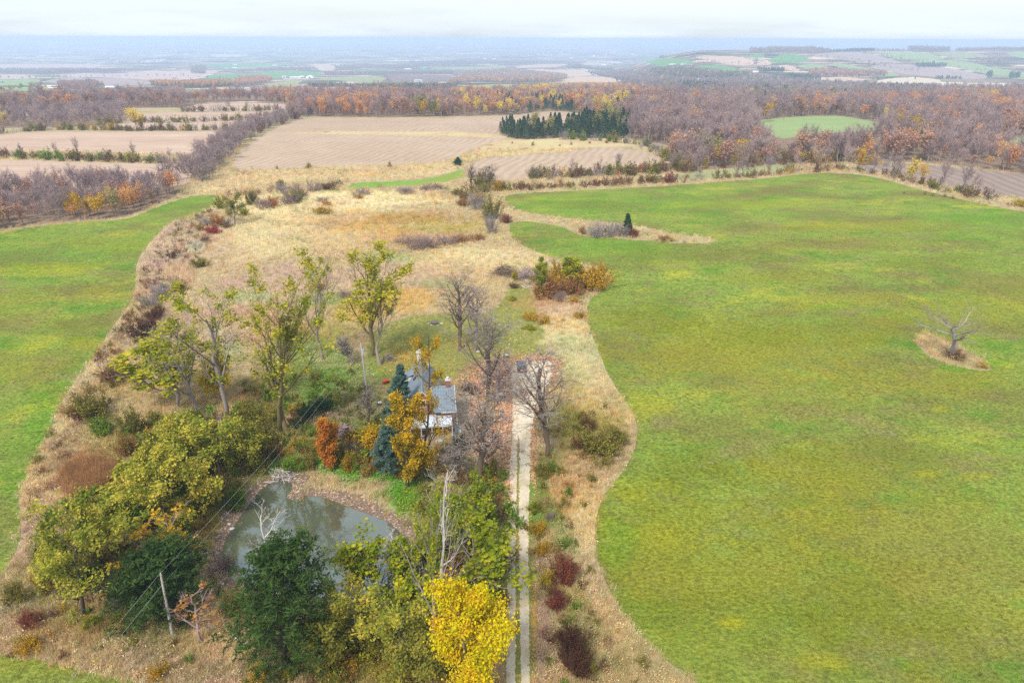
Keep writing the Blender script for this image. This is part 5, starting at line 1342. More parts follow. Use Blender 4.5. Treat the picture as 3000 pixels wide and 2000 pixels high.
TUFTS = []
for i in range(4):
    V, F = blade_tuft(50 + i, 26, 0.85, 0.022, 0.42, 0.28)
    TUFTS.append(proto('grass_tuft', mk_mesh('grass_tuft', V, [F], ['tuft'])))
for i in range(3):
    V, F = weed(60 + i, 26, 0.55, 0.55, 0.10)
    TUFTS.append(proto('weed', mk_mesh('weed', V, [F], ['tuft'])))
for i in range(2):   # seed heads on stalks
    V, F = blade_tuft(70 + i, 16, 1.0, 0.018, 0.40, 0.2)
    rr = np.random.RandomState(i); C = V.reshape(-1, 3, 3)[:, 2] + rr.randn(16, 3) * 0.04
    V2, F2 = leaf_quads(rr, np.repeat(C, 2, 0) + rr.randn(32, 3) * 0.05, 0.075, 0.6, 0.5)
    TUFTS.append(proto('seedhead', mk_mesh('seedhead', np.vstack([V, V2]), [F, F2 + len(V)], ['tuft'])))

NAMES = [r[0] for r in REG]
EXCL_T = {'gravel_driveway', 'green_pasture', 'green_field', 'green_strip', 'ploughed_field', 'lawn', 'bare_earth_yard', 'leaf_strewn_yard', 'pond_bank', 'driveway_verge', 'grass_field', 'forest_floor', 'stubble_field', 'country_road'}


def region_id(x, y):
    u = x / y; v = np.log(y)
    cid = np.full(len(x), -1)
    for k, uv in enumerate(REGUV):
        cid[inside(u, v, uv)] = k
    return cid


def house_zone(x, y):
    return (x > -19.5) & (x < -8) & (y > 98) & (y < 117)


def in_pond(x, y, pad=0.0):
    r = np.zeros(len(x), bool)
    m = (np.abs(x - _pc[0]) < 28) & (np.abs(y - _pc[1]) < 28)
    if m.any():
        r[m] = polydist(x[m], y[m], POND) < pad
    return r


def scatter_cover():
    rng = np.random.RandomState(77)
    du = 0.0072
    us = np.arange(-1.2, 1.2, du); vs = np.arange(math.log(44), math.log(430), du)
    G = np.stack(np.meshgrid(us, vs), -1).reshape(-1, 2) + rng.rand(len(us) * len(vs), 2) * du
    y = np.exp(G[:, 1]); x = G[:, 0] * y
    z0 = np.zeros(len(x))
    px, py, _ = project(x, y, z0)
    k = (px > -120) & (px < 3120) & (py < 2120)
    x, y = x[k], y[k]
    cid = region_id(x, y)
    nm = np.array(NAMES + ['base'])[cid]
    ok = (~np.isin(nm, list(EXCL_T)) | ((nm == 'pond_bank') & (rng.rand(len(x)) < .3))) & ~in_pond(x, y, 0.5) & ~house_zone(x, y)
    lawnish = np.isin(nm, ['lawn', 'driveway_verge']) & ~house_zone(x, y)
    litter = (nm == 'leaf_strewn_yard') & (rng.rand(len(x)) < 0.35) & ~house_zone(x, y)
    past = (nm == 'green_pasture') & (y < 240) & (rng.rand(len(x)) < 0.62)
    z = H(x, y)
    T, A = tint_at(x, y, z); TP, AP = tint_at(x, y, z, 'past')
    n = sines(x, y, 2.2, 90, 6); n2 = sines(x, y, 14, 91, 6)
    # dry grass <-> paler / browner streaks
    T2 = np.array([0.46, 0.35, 0.18]) * (1 - A[:, None]) + T * A[:, None]
    for wl, sd, cc, am in ((26, 101, (0.50, 0.30, 0.05), .55), (18, 102, (0.22, 0.24, 0.06), .6), (30, 103, (0.36, 0.17, 0.08), .5), (22, 104, (0.42, 0.29, 0.24), .55), (34, 105, (0.60, 0.54, 0.34), .5)):
        q = (np.clip(sines(x, y, wl, sd, 5) * 1.6 + n * 0.5 - 0.25, 0, 1) * am)[:, None]
        T2 = T2 * (1 - q) + np.array(cc) * q
    base = T2 * (1 + 0.16 * n[:, None] + 0.10 * n2[:, None])
    base *= 1.12
    greenness = (T2[:, 1] > T2[:, 0] * 1.0)
    out = []
    def add(mask, kinds, smin, smax, hmul, colmul=1.0, jit=0.13):
        i = np.nonzero(mask)[0]
        if not len(i):
            return
        r = rng.rand(len(i))
        kk = np.array(kinds)[(rng.rand(len(i)) * len(kinds)).astype(int)]
        s = (smin + (smax - smin) * r) * np.clip(0.72 + y[i] / 260.0, 0.8, 2.2)
        c = np.clip(base[i] * colmul * (1 + jit * rng.randn(len(i), 1)) * (1 + 0.05 * rng.randn(len(i), 3)), 0.01, 0.9)
        out.append((np.stack([x[i], y[i], z[i]], 1), s, s * hmul * (0.8 + 0.4 * rng.rand(len(i))), kk, c))
    grass = ok & ~greenness
    add(grass, [0, 1, 2, 3, 0, 1, 2, 3, 7], 0.75, 1.35, 0.85)
    add(ok & greenness, [4, 5, 6, 0], 0.7, 1.3, 0.8)
    spot = ok & (n > 0.45) & (rng.rand(len(x)) < 0.55)
    i = spot
    base2 = base.copy()
    sel = rng.rand(len(x))
    mid = (y > 150) & (y < 420)
    base[i] = np.where((sel[i] < 0.4)[:, None], np.array([0.40, 0.28, 0.06]), np.where((sel[i] < 0.7)[:, None], np.array([0.26, 0.14, 0.07]), np.array([0.13, 0.19, 0.045])))
    add(spot & (n2 > -0.1) & (rng.rand(len(x)) < 0.45), [4, 5, 7, 8], 0.6, 1.1, 0.9)
    base[:] = base2
    base[lawnish] = np.array([0.18, 0.20, 0.05]) * (1 + .25 * n[lawnish][:, None]); base[litter] = np.array([0.14, 0.15, 0.04]); 
    add((nm == 'lawn') & lawnish & (rng.rand(len(x)) < 0.8), [4, 5, 6], 0.35, 0.6, 0.28)
    add((nm == 'driveway_verge') & (rng.rand(len(x)) < 0.5), [4, 5, 6], 0.16, 0.28, 0.35)
    add(litter, [4, 5, 6], 0.4, 0.9, 0.5)
    base[:] = base2
    add((lawnish & (nm == 'lawn')) & (rng.rand(len(x)) < 0.22) & (n2 > -.2), [4, 5, 0, 1], 0.4, 0.8, 0.4)
    add((lawnish | (nm == 'leaf_strewn_yard') & ~house_zone(x, y)) & (rng.rand(len(x)) < 0.12) & (n > 0), [0, 1, 2, 7], 0.5, 1.0, 0.6)
    pc = sines(x, y, 6, 95, 6)[past][:, None] + 0.6 * n[past][:, None]
    pb = np.array([0.185, 0.215, 0.040]) * (1 + 0.22 * pc) + np.array([0.05, 0.02, 0.0]) * np.clip(n2[past][:, None], 0, 1)
    base[past] = pb * (1 - 0.8 * AP[past][:, None]) + TP[past] * 0.8 * AP[past][:, None]
    add(past, [4, 5, 6], 0.4, 0.75, 0.22, 1.0, 0.2)
    P = np.vstack([o[0] for o in out]); P[:, :2] += rng.randn(len(P), 2) * 0.28; S = np.concatenate([o[1] for o in out]); Hh = np.concatenate([o[2] for o in out]); kk = np.concatenate([o[3] for o in out]); c = np.vstack([o[4] for o in out])
    rot = np.stack([rng.randn(len(P)) * 0.08, rng.randn(len(P)) * 0.08, rng.rand(len(P)) * 6.283], 1)
    print('tufts', len(P))
    gn_scatter('meadow_grass', P, rot, np.stack([S, S, Hh], 1), kk, TUFTS, c)


scatter_cover()

# taller reeds
def reeds(name, px, py, rx, ry, n, h, col, seed):
    rng = np.random.RandomState(seed)
    a = rng.rand(n) * 6.283; r = np.sqrt(rng.rand(n))
    P = unproj((px + np.cos(a) * r * rx) * K, (py + np.sin(a) * r * ry) * K)
    s = 0.9 + 0.5 * rng.rand(n)
    gn_scatter(name, P, np.stack([rng.randn(n) * .15, rng.randn(n) * .15, rng.rand(n) * 6.28], 1), np.stack([s, s, h * (0.75 + 0.5 * rng.rand(n))], 1), rng.randint(0, 4, n), TUFTS[:4],
               np.clip(np.array(col) * (1 + 0.18 * rng.randn(n, 1)), 0, 1))
reeds('reeds', 205, 1105, 62, 45, 900, 2.6, (0.36, 0.20, 0.09), 1)
reeds('reeds', 415, 632, 34, 22, 260, 3.0, (0.58, 0.42, 0.26), 2)
reeds('reeds', 450, 572, 22, 14, 120, 2.2, (0.60, 0.54, 0.36), 3)

# fallen leaves, in the yard, on the driveway edge and the pond bank
def fallen(name, specs, seed, mat, size):
    rng = np.random.RandomState(seed)
    C = []
    for cx, cy, rx, ry, n in specs:
        a = rng.rand(n) * 6.283; r = np.abs(rng.randn(n)) * 0.55
        C.append(unproj((cx + np.cos(a) * r * rx) * K, (cy + np.sin(a) * r * ry) * K))
    C = np.vstack(C)
    gr = np.array(NAMES + ['base'])[region_id(C[:, 0], C[:, 1])] == 'gravel_driveway'
    C = C[~in_pond(C[:, 0], C[:, 1], 0.1) & ~house_zone(C[:, 0], C[:, 1]) & ~(gr & (rng.rand(len(C)) < 0.72))]
    C[:, 2] += 0.05 + 0.08 * rng.rand(len(C))
    V, F = leaf_quads(rng, C, size, 0.8, 3.0)
    o = link(name, mk_mesh(name, V, [F], [mat])); o['kind'] = 'stuff'
LEAVES['fall'] = [(0.60, 0.36, 0.24), (0.68, 0.31, 0.14), (0.50, 0.24, 0.13), (0.70, 0.50, 0.37), (0.62, 0.40, 0.12)]
leafmat('leaf_fall', LEAVES['fall'], 0.1, 0.9)
LEAVES['fall2'] = [(0.40, 0.25, 0.06), (0.50, 0.34, 0.07), (0.36, 0.19, 0.06)]
leafmat('leaf_fall2', LEAVES['fall2'], 0.1, 0.9)
LEAVES['fall3'] = [(0.30, 0.20, 0.14), (0.42, 0.31, 0.23), (0.16, 0.10, 0.07)]
leafmat('leaf_fall3', LEAVES['fall3'], 0.1, 0.9)
fallen('fallen_leaves', [(1150, 860, 60, 60, 4200), (1200, 900, 40, 60, 1500), (1080, 940, 40, 40, 900), (1158, 960, 34, 120, 4200), (1230, 826, 60, 16, 2200), (1120, 1010, 60, 60, 3200), (1240, 900, 30, 80, 1300), (1100, 880, 50, 50, 2600), (1168, 1120, 16, 120, 1300), (1226, 1040, 14, 120, 1000), (1270, 850, 22, 40, 900)], 5, 'leaf_fall', 0.13)
fallen('fallen_leaves', [(930, 820, 90, 50, 2600), (1030, 900, 50, 60, 1500), (1060, 790, 60, 30, 900), (1228, 1400, 14, 200, 700), (1190, 1250, 30, 250, 500), (1020, 1080, 60, 50, 900)], 6, 'leaf_fall2', 0.11)

_A2 = resample(POND, 0.12)
_rg = np.random.RandomState(9)
_q = np.repeat(_A2, 7, 0); _ctr = _pc
_o = nrm(_q - _ctr); _q = _q + _o * (np.abs(_rg.randn(len(_q), 1)) * 1.1 + 0.1) + _rg.randn(*_q.shape) * 0.3
_q = _q[~in_pond(_q[:, 0], _q[:, 1], 0.05)]
_C = np.concatenate([_q, (H(_q[:, 0], _q[:, 1]) + 0.05)[:, None]], 1)
_V, _F = leaf_quads(_rg, _C, 0.10, 0.8, 3.0)
tag(link('fallen_leaves', mk_mesh('fallen_leaves', _V, [_F], ['leaf_fall3'])), kind='stuff')
_n_ = 1400
_q = POND[_rg.randint(0, len(POND), _n_)] * (_w1 := _rg.rand(_n_, 1)) + (POND[_rg.randint(0, len(POND), _n_)]) * (1 - _w1)
_q = _q[in_pond(_q[:, 0], _q[:, 1], -0.1)]
_V, _F = leaf_quads(_rg, np.concatenate([_q, np.full((len(_q), 1), WATER_Z + 0.012)], 1), 0.055, 0.8, 60.0)
tag(link('floating_leaves', mk_mesh('floating_leaves', _V, [_F], ['leaf_cotton'])), kind='stuff')

# ------------------------------------------------------------------ woods and hedgerows


def far_tree(kind, seed):
    rng = np.random.RandomState(seed)
    if kind in ('bare',):
        tr, _c0 = [], None
        P0 = np.stack([rng.randn(5) * 0.008, rng.randn(5) * 0.008, np.linspace(0, 0.8, 5)], 1)[None]; R0 = 0.014 * np.linspace(1, 0.3, 5)[None]
        P1, R1 = grow(rng, P0, R0, 9, 0.3, 1, 0.6, 0.15, 0.5, 0.4, 0.2, 3, 0.12, 0.12, 0.55, 0.4)
        P2, R2 = grow(rng, P1, R1, 7, 0.15, 1, 0.6, 0.2, 0.5, 0.3, 0.3, 2, 0.15, 0.06, 0.6, 0.5)
        b = along(rng, P2, 5, 0.1, 1.0, 0.02); d = nrm(nrm(b - np.array([0, 0, 0.35])) + 0.6 * rng.randn(len(b), 3) + np.array([0, 0, 0.5]))
        S = slivers(rng, b, d, 0.10 + 0.09 * rng.rand(len(b)), 0.0055)
        T = join_arrays([tube_arrays(P0, R0, 4), tube_arrays(P1, R1, 3)])
        C = join_arrays([tube_arrays(P2, np.maximum(R2, 0.004), 3), S])
        sx = 1.15
    elif kind == 'leafy':
        P0 = np.stack([rng.randn(4) * 0.008, rng.randn(4) * 0.008, np.linspace(0, 0.75, 4)], 1)[None]; R0 = 0.015 * np.linspace(1, 0.3, 4)[None]
        P1, R1 = grow(rng, P0, R0, 9, 0.3, 1, 0.75, 0.15, 0.42, 0.3, 0.2, 3, 0.12, 0.1, 0.55, 0.4)
        T = join_arrays([tube_arrays(P0, R0, 4), tube_arrays(P1, R1, 3)])
        C = along(rng, P1[rng.rand(len(P1)) < .9], 64, 0.2, 1.1, 0.058) * np.array([1 + .2 * rng.randn(), 1, 1])
        C = join_arrays([leaf_quads(rng, C, 0.0235, 0.75)])
        sx = 1.15
    elif kind == 'conifer':
        P0 = np.stack([np.zeros(3), np.zeros(3), np.linspace(0, 0.95, 3)], 1)[None]; R0 = 0.013 * np.linspace(1, 0.2, 3)[None]
        T = join_arrays([tube_arrays(P0, R0, 4)])
        n = 420; t = rng.rand(n) ** 0.8; az = rng.rand(n) * 6.283; rr = np.minimum(1.02 - t, 0.75) * 0.30 * (0.35 + 0.65 * np.sqrt(rng.rand(n))) * (1 + .25 * np.sin(az * 3 + seed))
        C = join_arrays([leaf_quads(rng, np.stack([np.cos(az) * rr, np.sin(az) * rr, 0.06 + 0.94 * t - rr * 0.25], 1), 0.038, 0.5)])
        sx = 1.0
    V, F = T; V2, F2 = C
    for A in (V, V2):
        A[:, :2] *= sx
    nf = sum(len(f) for f in F); nf2 = sum(len(f) for f in F2)
    return V, F, V2, F2, nf, nf2


LEAVES_FAR = dict(bare='wood_bare', orange='wood_orange', rust='wood_rust', yellow='wood_yellow', olive='wood_olive', conifer='wood_conifer', purple='mauve', tawny='gold')
FAR = {}


def far_meshes(kind):
    if kind not in FAR:
        L_ = []
        sh = 'bare' if kind in ('bare', 'purple') else ('conifer' if kind == 'conifer' else 'leafy')
        for i in range(4 if sh != 'bare' else 5):
            V, F, V2, F2, a, b = far_tree(sh, 300 + i * 7 + len(sh))
            me = mk_mesh(kind + '_tree', np.vstack([V, V2]), F + [f + len(V) for f in F2], ['bark_mauve' if sh == 'bare' else 'bark_brown', 'leaf_' + LEAVES_FAR[kind]], matidx=[0] * a + [1] * b)
            L_.append(me)
        FAR[kind] = L_
    return FAR[kind]


FSH = {}


def far_shrub(kind):
    if kind not in FSH:
        L_ = []
        sm, lm, nl, ls = SHK[kind]
        for i in range(3):
            S, Lf = shrub_arrays(900 + i + len(kind) * 13, 14, 5, max(2, nl // 2) if nl else 0, 0.045)
            if Lf:
                me = mk_mesh(kind + '_shrub', np.vstack([S[0], Lf[0]]), S[1] + [Lf[1] + len(S[0])], ['leaf_' + sm, 'leaf_' + lm], matidx=[0] * sum(len(f) for f in S[1]) + [1] * len(Lf[1]))
            else:
                me = mk_mesh(kind + '_shrub', S[0] , S[1], ['leaf_' + sm])
            L_.append(me)
        FSH[kind] = L_
    return FSH[kind]


EXCL_W = {'gravel_driveway', 'green_pasture', 'green_field', 'green_strip', 'ploughed_field', 'lawn', 'grass_field', 'stubble_field', 'wetland', 'grass_waterway', 'pond_bank', 'country_road'}
PLANTS = []   # arrays: x,y,z,kindstr,height,widthfactor,place index, rank
PLACES = []


CLEAR = [D([(1735, 281), (1800, 268), (1960, 268), (2037, 290), (2020, 301), (1830, 314), (1800, 330), (1760, 305)]), D([(2285, 322), (2352, 314), (2450, 310), (2450, 325), (2352, 328), (2300, 329)]), D([(2060, 378), (2352, 402), (2450, 410), (2450, 440), (2352, 440), (2120, 400)])]


def fill_wood(poly, spacing, mix, h, label, seed, splats=(), hj=0.28, wf=1.0, excl=True, ky=0.0, crown=True):
    """poly in photo px; spacing in metres (grows with distance by ky)"""
    rng = np.random.RandomState(seed)
    P = resample(np.asarray(poly, float), 14)
    uv = to_uv(unproj(P[:, 0], np.clip(P[:, 1], 126, 2600)))
    y0, y1 = math.exp(uv[:, 1].min()), math.exp(uv[:, 1].max())
    X, Y = [], []
    yb = y0
    while yb < y1:
        s = spacing + ky * yb
        ye = min(y1, yb + max(s, (y1 - y0) / 60))
        u0, u1 = uv[:, 0].min(), uv[:, 0].max()
        xs = np.arange(u0 * yb if u0 < 0 else u0 * yb, u1 * ye + s, s)
        if u0 < 0:
            xs = np.arange(u0 * ye - s, u1 * ye + s, s)
        ys = np.arange(yb, ye, s)
        g = np.stack(np.meshgrid(xs, ys), -1).reshape(-1, 2)
        g = g + (rng.rand(*g.shape) - 0.5) * s * 0.85
        X.append(g[:, 0]); Y.append(g[:, 1])
        yb = ye
    x = np.concatenate(X); y = np.maximum(np.concatenate(Y), 1)
    k = inside(x / y, np.log(y), uv)
    x, y = x[k], y[k]
    z = H(x, y)
    if excl and len(x):
        nm = np.array(NAMES + ['base'])[region_id(x, y)]
        k = ~np.isin(nm, list(EXCL_W)); x, y, z = x[k], y[k], z[k]
    # the crown, not only the foot, has to lie inside the outline; and nothing may stand before the clearings
    ax, ay, _ = project(x, y, z + h * 0.85); fx, fy, _ = project(x, y, z)
    tall = np.array(poly)[:, 1].max() - np.array(poly)[:, 1].min()
    k = inside(ax, ay, np.array(poly)) | (tall < 1.6 * (fy - ay)) | (not crown) | (fy > np.array(poly)[:, 1].min() + 0.6 * tall)
    for c in CLEAR:
        for t in (0.15, 0.4, 0.65, 0.9):
            cx, cy, _ = project(x, y, z + h * t)
            k &= ~inside(cx, cy, np.array(c))
    x, y, z = x[k], y[k], z[k]
    if not len(x):
        return
    add_plants(x, y, z, mix, h, label, rng, splats, hj, wf)


def add_plants(x, y, z, mix, h, label, rng, splats, hj, wf):
    kinds = list(mix); w = np.array([mix[k] for k in kinds], float)
    Wt = np.tile(w / w.sum(), (len(x), 1))
    qx, qy, _ = project(x, y, z); qx = qx / K; qy = qy / K
    nz = sines(x, y, 60, seed_of(label), 5)
    for cx, cy, rx, ry, kd, st in splats:
        if kd not in kinds:
            kinds.append(kd); Wt = np.concatenate([Wt, np.zeros((len(x), 1))], 1)
        r2 = ((qx - cx) / rx) ** 2 + ((qy - cy) / ry) ** 2
        a = np.clip(1.2 - r2 + 0.3 * nz, 0, 1) * st
        Wt *= (1 - a)[:, None]; Wt[:, kinds.index(kd)] += a
    # neighbours tend to be alike
    r = np.clip(rng.rand(len(x)) * 0.75 + 0.25 * (0.5 + 0.5 * nz), 0, 0.9999)
    c = np.cumsum(Wt / Wt.sum(1, keepdims=True), 1)
    ki = (r[:, None] > c).sum(1).clip(0, len(kinds) - 1)
    PLACES.append(label)
    hh = h * np.clip(1 + hj * rng.randn(len(x)), 0.5, 1.6)
    for i in range(len(kinds)):
        m = ki == i
        if m.any():
            PLANTS.append((kinds[i], x[m], y[m], z[m], hh[m] * (0.72 if kinds[i] == 'conifer' and h > 8 else 1), np.full(m.sum(), wf), len(PLACES) - 1))


def seed_of(s):
    return sum(map(ord, s)) % 1000


def hedge(pts, width, spacing, mix, h, label, seed, splats=(), hj=0.3, wf=1.3):
    rng = np.random.RandomState(seed)
    P = resample(np.array(D(pts)), 6, False)
    g = unproj(P[:, 0], P[:, 1])[:, :2]
    seg = np.linalg.norm(np.diff(g, axis=0), axis=1); L_ = np.concatenate([[0], np.cumsum(seg)])
    rows = max(1, int(round(width / spacing)))
    n = max(2, int(L_[-1] / spacing)) * rows
    t = (np.arange(n) + rng.rand(n)) / n * L_[-1]
    x = np.interp(t, L_, g[:, 0]); y = np.interp(t, L_, g[:, 1])
    x = x + (rng.rand(n) - 0.5) * width; y = y + (rng.rand(n) - 0.5) * width
    add_plants(x, y, H(x, y), mix, h, label, rng, splats, hj, wf)


fill_wood(FLOOR['H1'], 4.2, dict(bare=.45, purple=.32, rust=.12, olive=.06, orange=.05), 8.0, 'in the wood above the left green field', 1, [(300, 480, 70, 24, 'orange', .5), (340, 492, 40, 14, 'tawny', .6), (400, 460, 30, 25, 'orange', .6), (60, 518, 90, 16, 'rust', .7), (210, 500, 70, 12, 'tawny', .6), (360, 430, 60, 10, 'bare', .8)], wf=0.95, crown=False)
fill_wood(FLOOR['W8'], 6.5, dict(bare=.5, purple=.44, tawny=.06), 9, 'in the grey wood between the far left ploughed fields', 2, [(0, 285, 30, 25, 'yellow', .6)], crown=False)
fill_wood(FLOOR['W1'], 7.5, dict(bare=.34, purple=.22, rust=.22, orange=.17, conifer=.02, tawny=.03), 12.5, 'in the long wood beyond the ploughed fields', 3, [(400, 212, 300, 7, 'orange', .5), (100, 225, 160, 5, 'orange', .4), (700, 225, 120, 12, 'conifer', .12), (800, 262, 100, 10, 'orange', .5), (560, 240, 80, 10, 'bare', .5), (850, 235, 100, 16, 'rust', .5), (930, 230, 80, 14, 'conifer', .35), (980, 262, 60, 10, 'olive', .4)], ky=0.0015)
fill_wood(FLOOR['W2'], 7.5, dict(bare=.22, purple=.16, rust=.18, orange=.14, yellow=.10, conifer=.20), 12.5, 'in the mixed autumn wood at the centre', 4, [(1300, 205, 150, 8, 'yellow', .4), (1200, 215, 120, 10, 'yellow', .4), (1150, 243, 200, 14, 'conifer', .6), (1300, 250, 120, 14, 'conifer', .45), (1430, 240, 80, 12, 'conifer', .4), (1420, 210, 120, 10, 'orange', .4), (1100, 258, 60, 8, 'rust', .5), (1400, 262, 80, 14, 'conifer', .65), (1570, 230, 90, 14, 'purple', .5)], ky=0.0015)
fill_wood(FLOOR['W4'], 5.2, dict(conifer=.86, olive=.06, yellow=.03, bare=.05), 12.5, 'in the dark conifer clump below the centre wood', 5, [(1240, 310, 30, 6, 'olive', .4)], crown=False, hj=.35, wf=1.15)
fill_wood(FLOOR['W5'], 6.0, dict(bare=.50, purple=.36, rust=.06, orange=.05, conifer=.03), 11.5, 'in the bare mauve wood right of the conifer clump', 6, [(1420, 300, 70, 16, 'conifer', .6), (1600, 300, 100, 20, 'rust', .35), (1600, 270, 90, 10, 'orange', .25), (1480, 268, 60, 8, 'yellow', .35), (1450, 285, 60, 8, 'conifer', .5), (1620, 250, 80, 8, 'conifer', .4), (1560, 300, 30, 20, 'olive', .2)], ky=0.001, crown=False)
fill_wood(FLOOR['W6'], 6.8, dict(bare=.40, purple=.27, rust=.18, orange=.08, tawny=.05, olive=.02), 12.0, 'in the broad russet wood on the right', 7, [(2000, 300, 90, 18, 'yellow', .45), (1900, 238, 160, 7, 'yellow', .35), (1780, 245, 90, 8, 'conifer', .25), (2250, 262, 140, 16, 'orange', .5), (2100, 250, 140, 12, 'orange', .35), (2280, 240, 90, 10, 'yellow', .3), (2150, 300, 60, 14, 'orange', .3), (2330, 300, 60, 20, 'rust', .4), (2060, 325, 60, 20, 'tawny', .4), (1900, 345, 120, 9, 'conifer', .5), (2100, 340, 60, 14, 'conifer', .6), (1780, 230, 100, 8, 'orange', .4), (2200, 225, 150, 10, 'orange', .35), (2250, 218, 100, 5, 'yellow', .4), (2300, 340, 60, 30, 'orange', .35), (1900, 258, 60, 8, 'orange', .4), (2000, 250, 120, 8, 'rust', .5), (1700, 365, 150, 12, 'olive', .3), (2300, 385, 40, 8, 'orange', .5), (2080, 365, 80, 8, 'olive', .3)], ky=0.001)
fill_wood(FLOOR['W7'], 10, dict(bare=.30, conifer=.34, purple=.12, olive=.14, yellow=.06, orange=.04), 12, 'in the bluish mixed woods below the right-hand hills', 8, [(2050/1.2755, 200, 70, 8, 'conifer', .6)], ky=0.003)
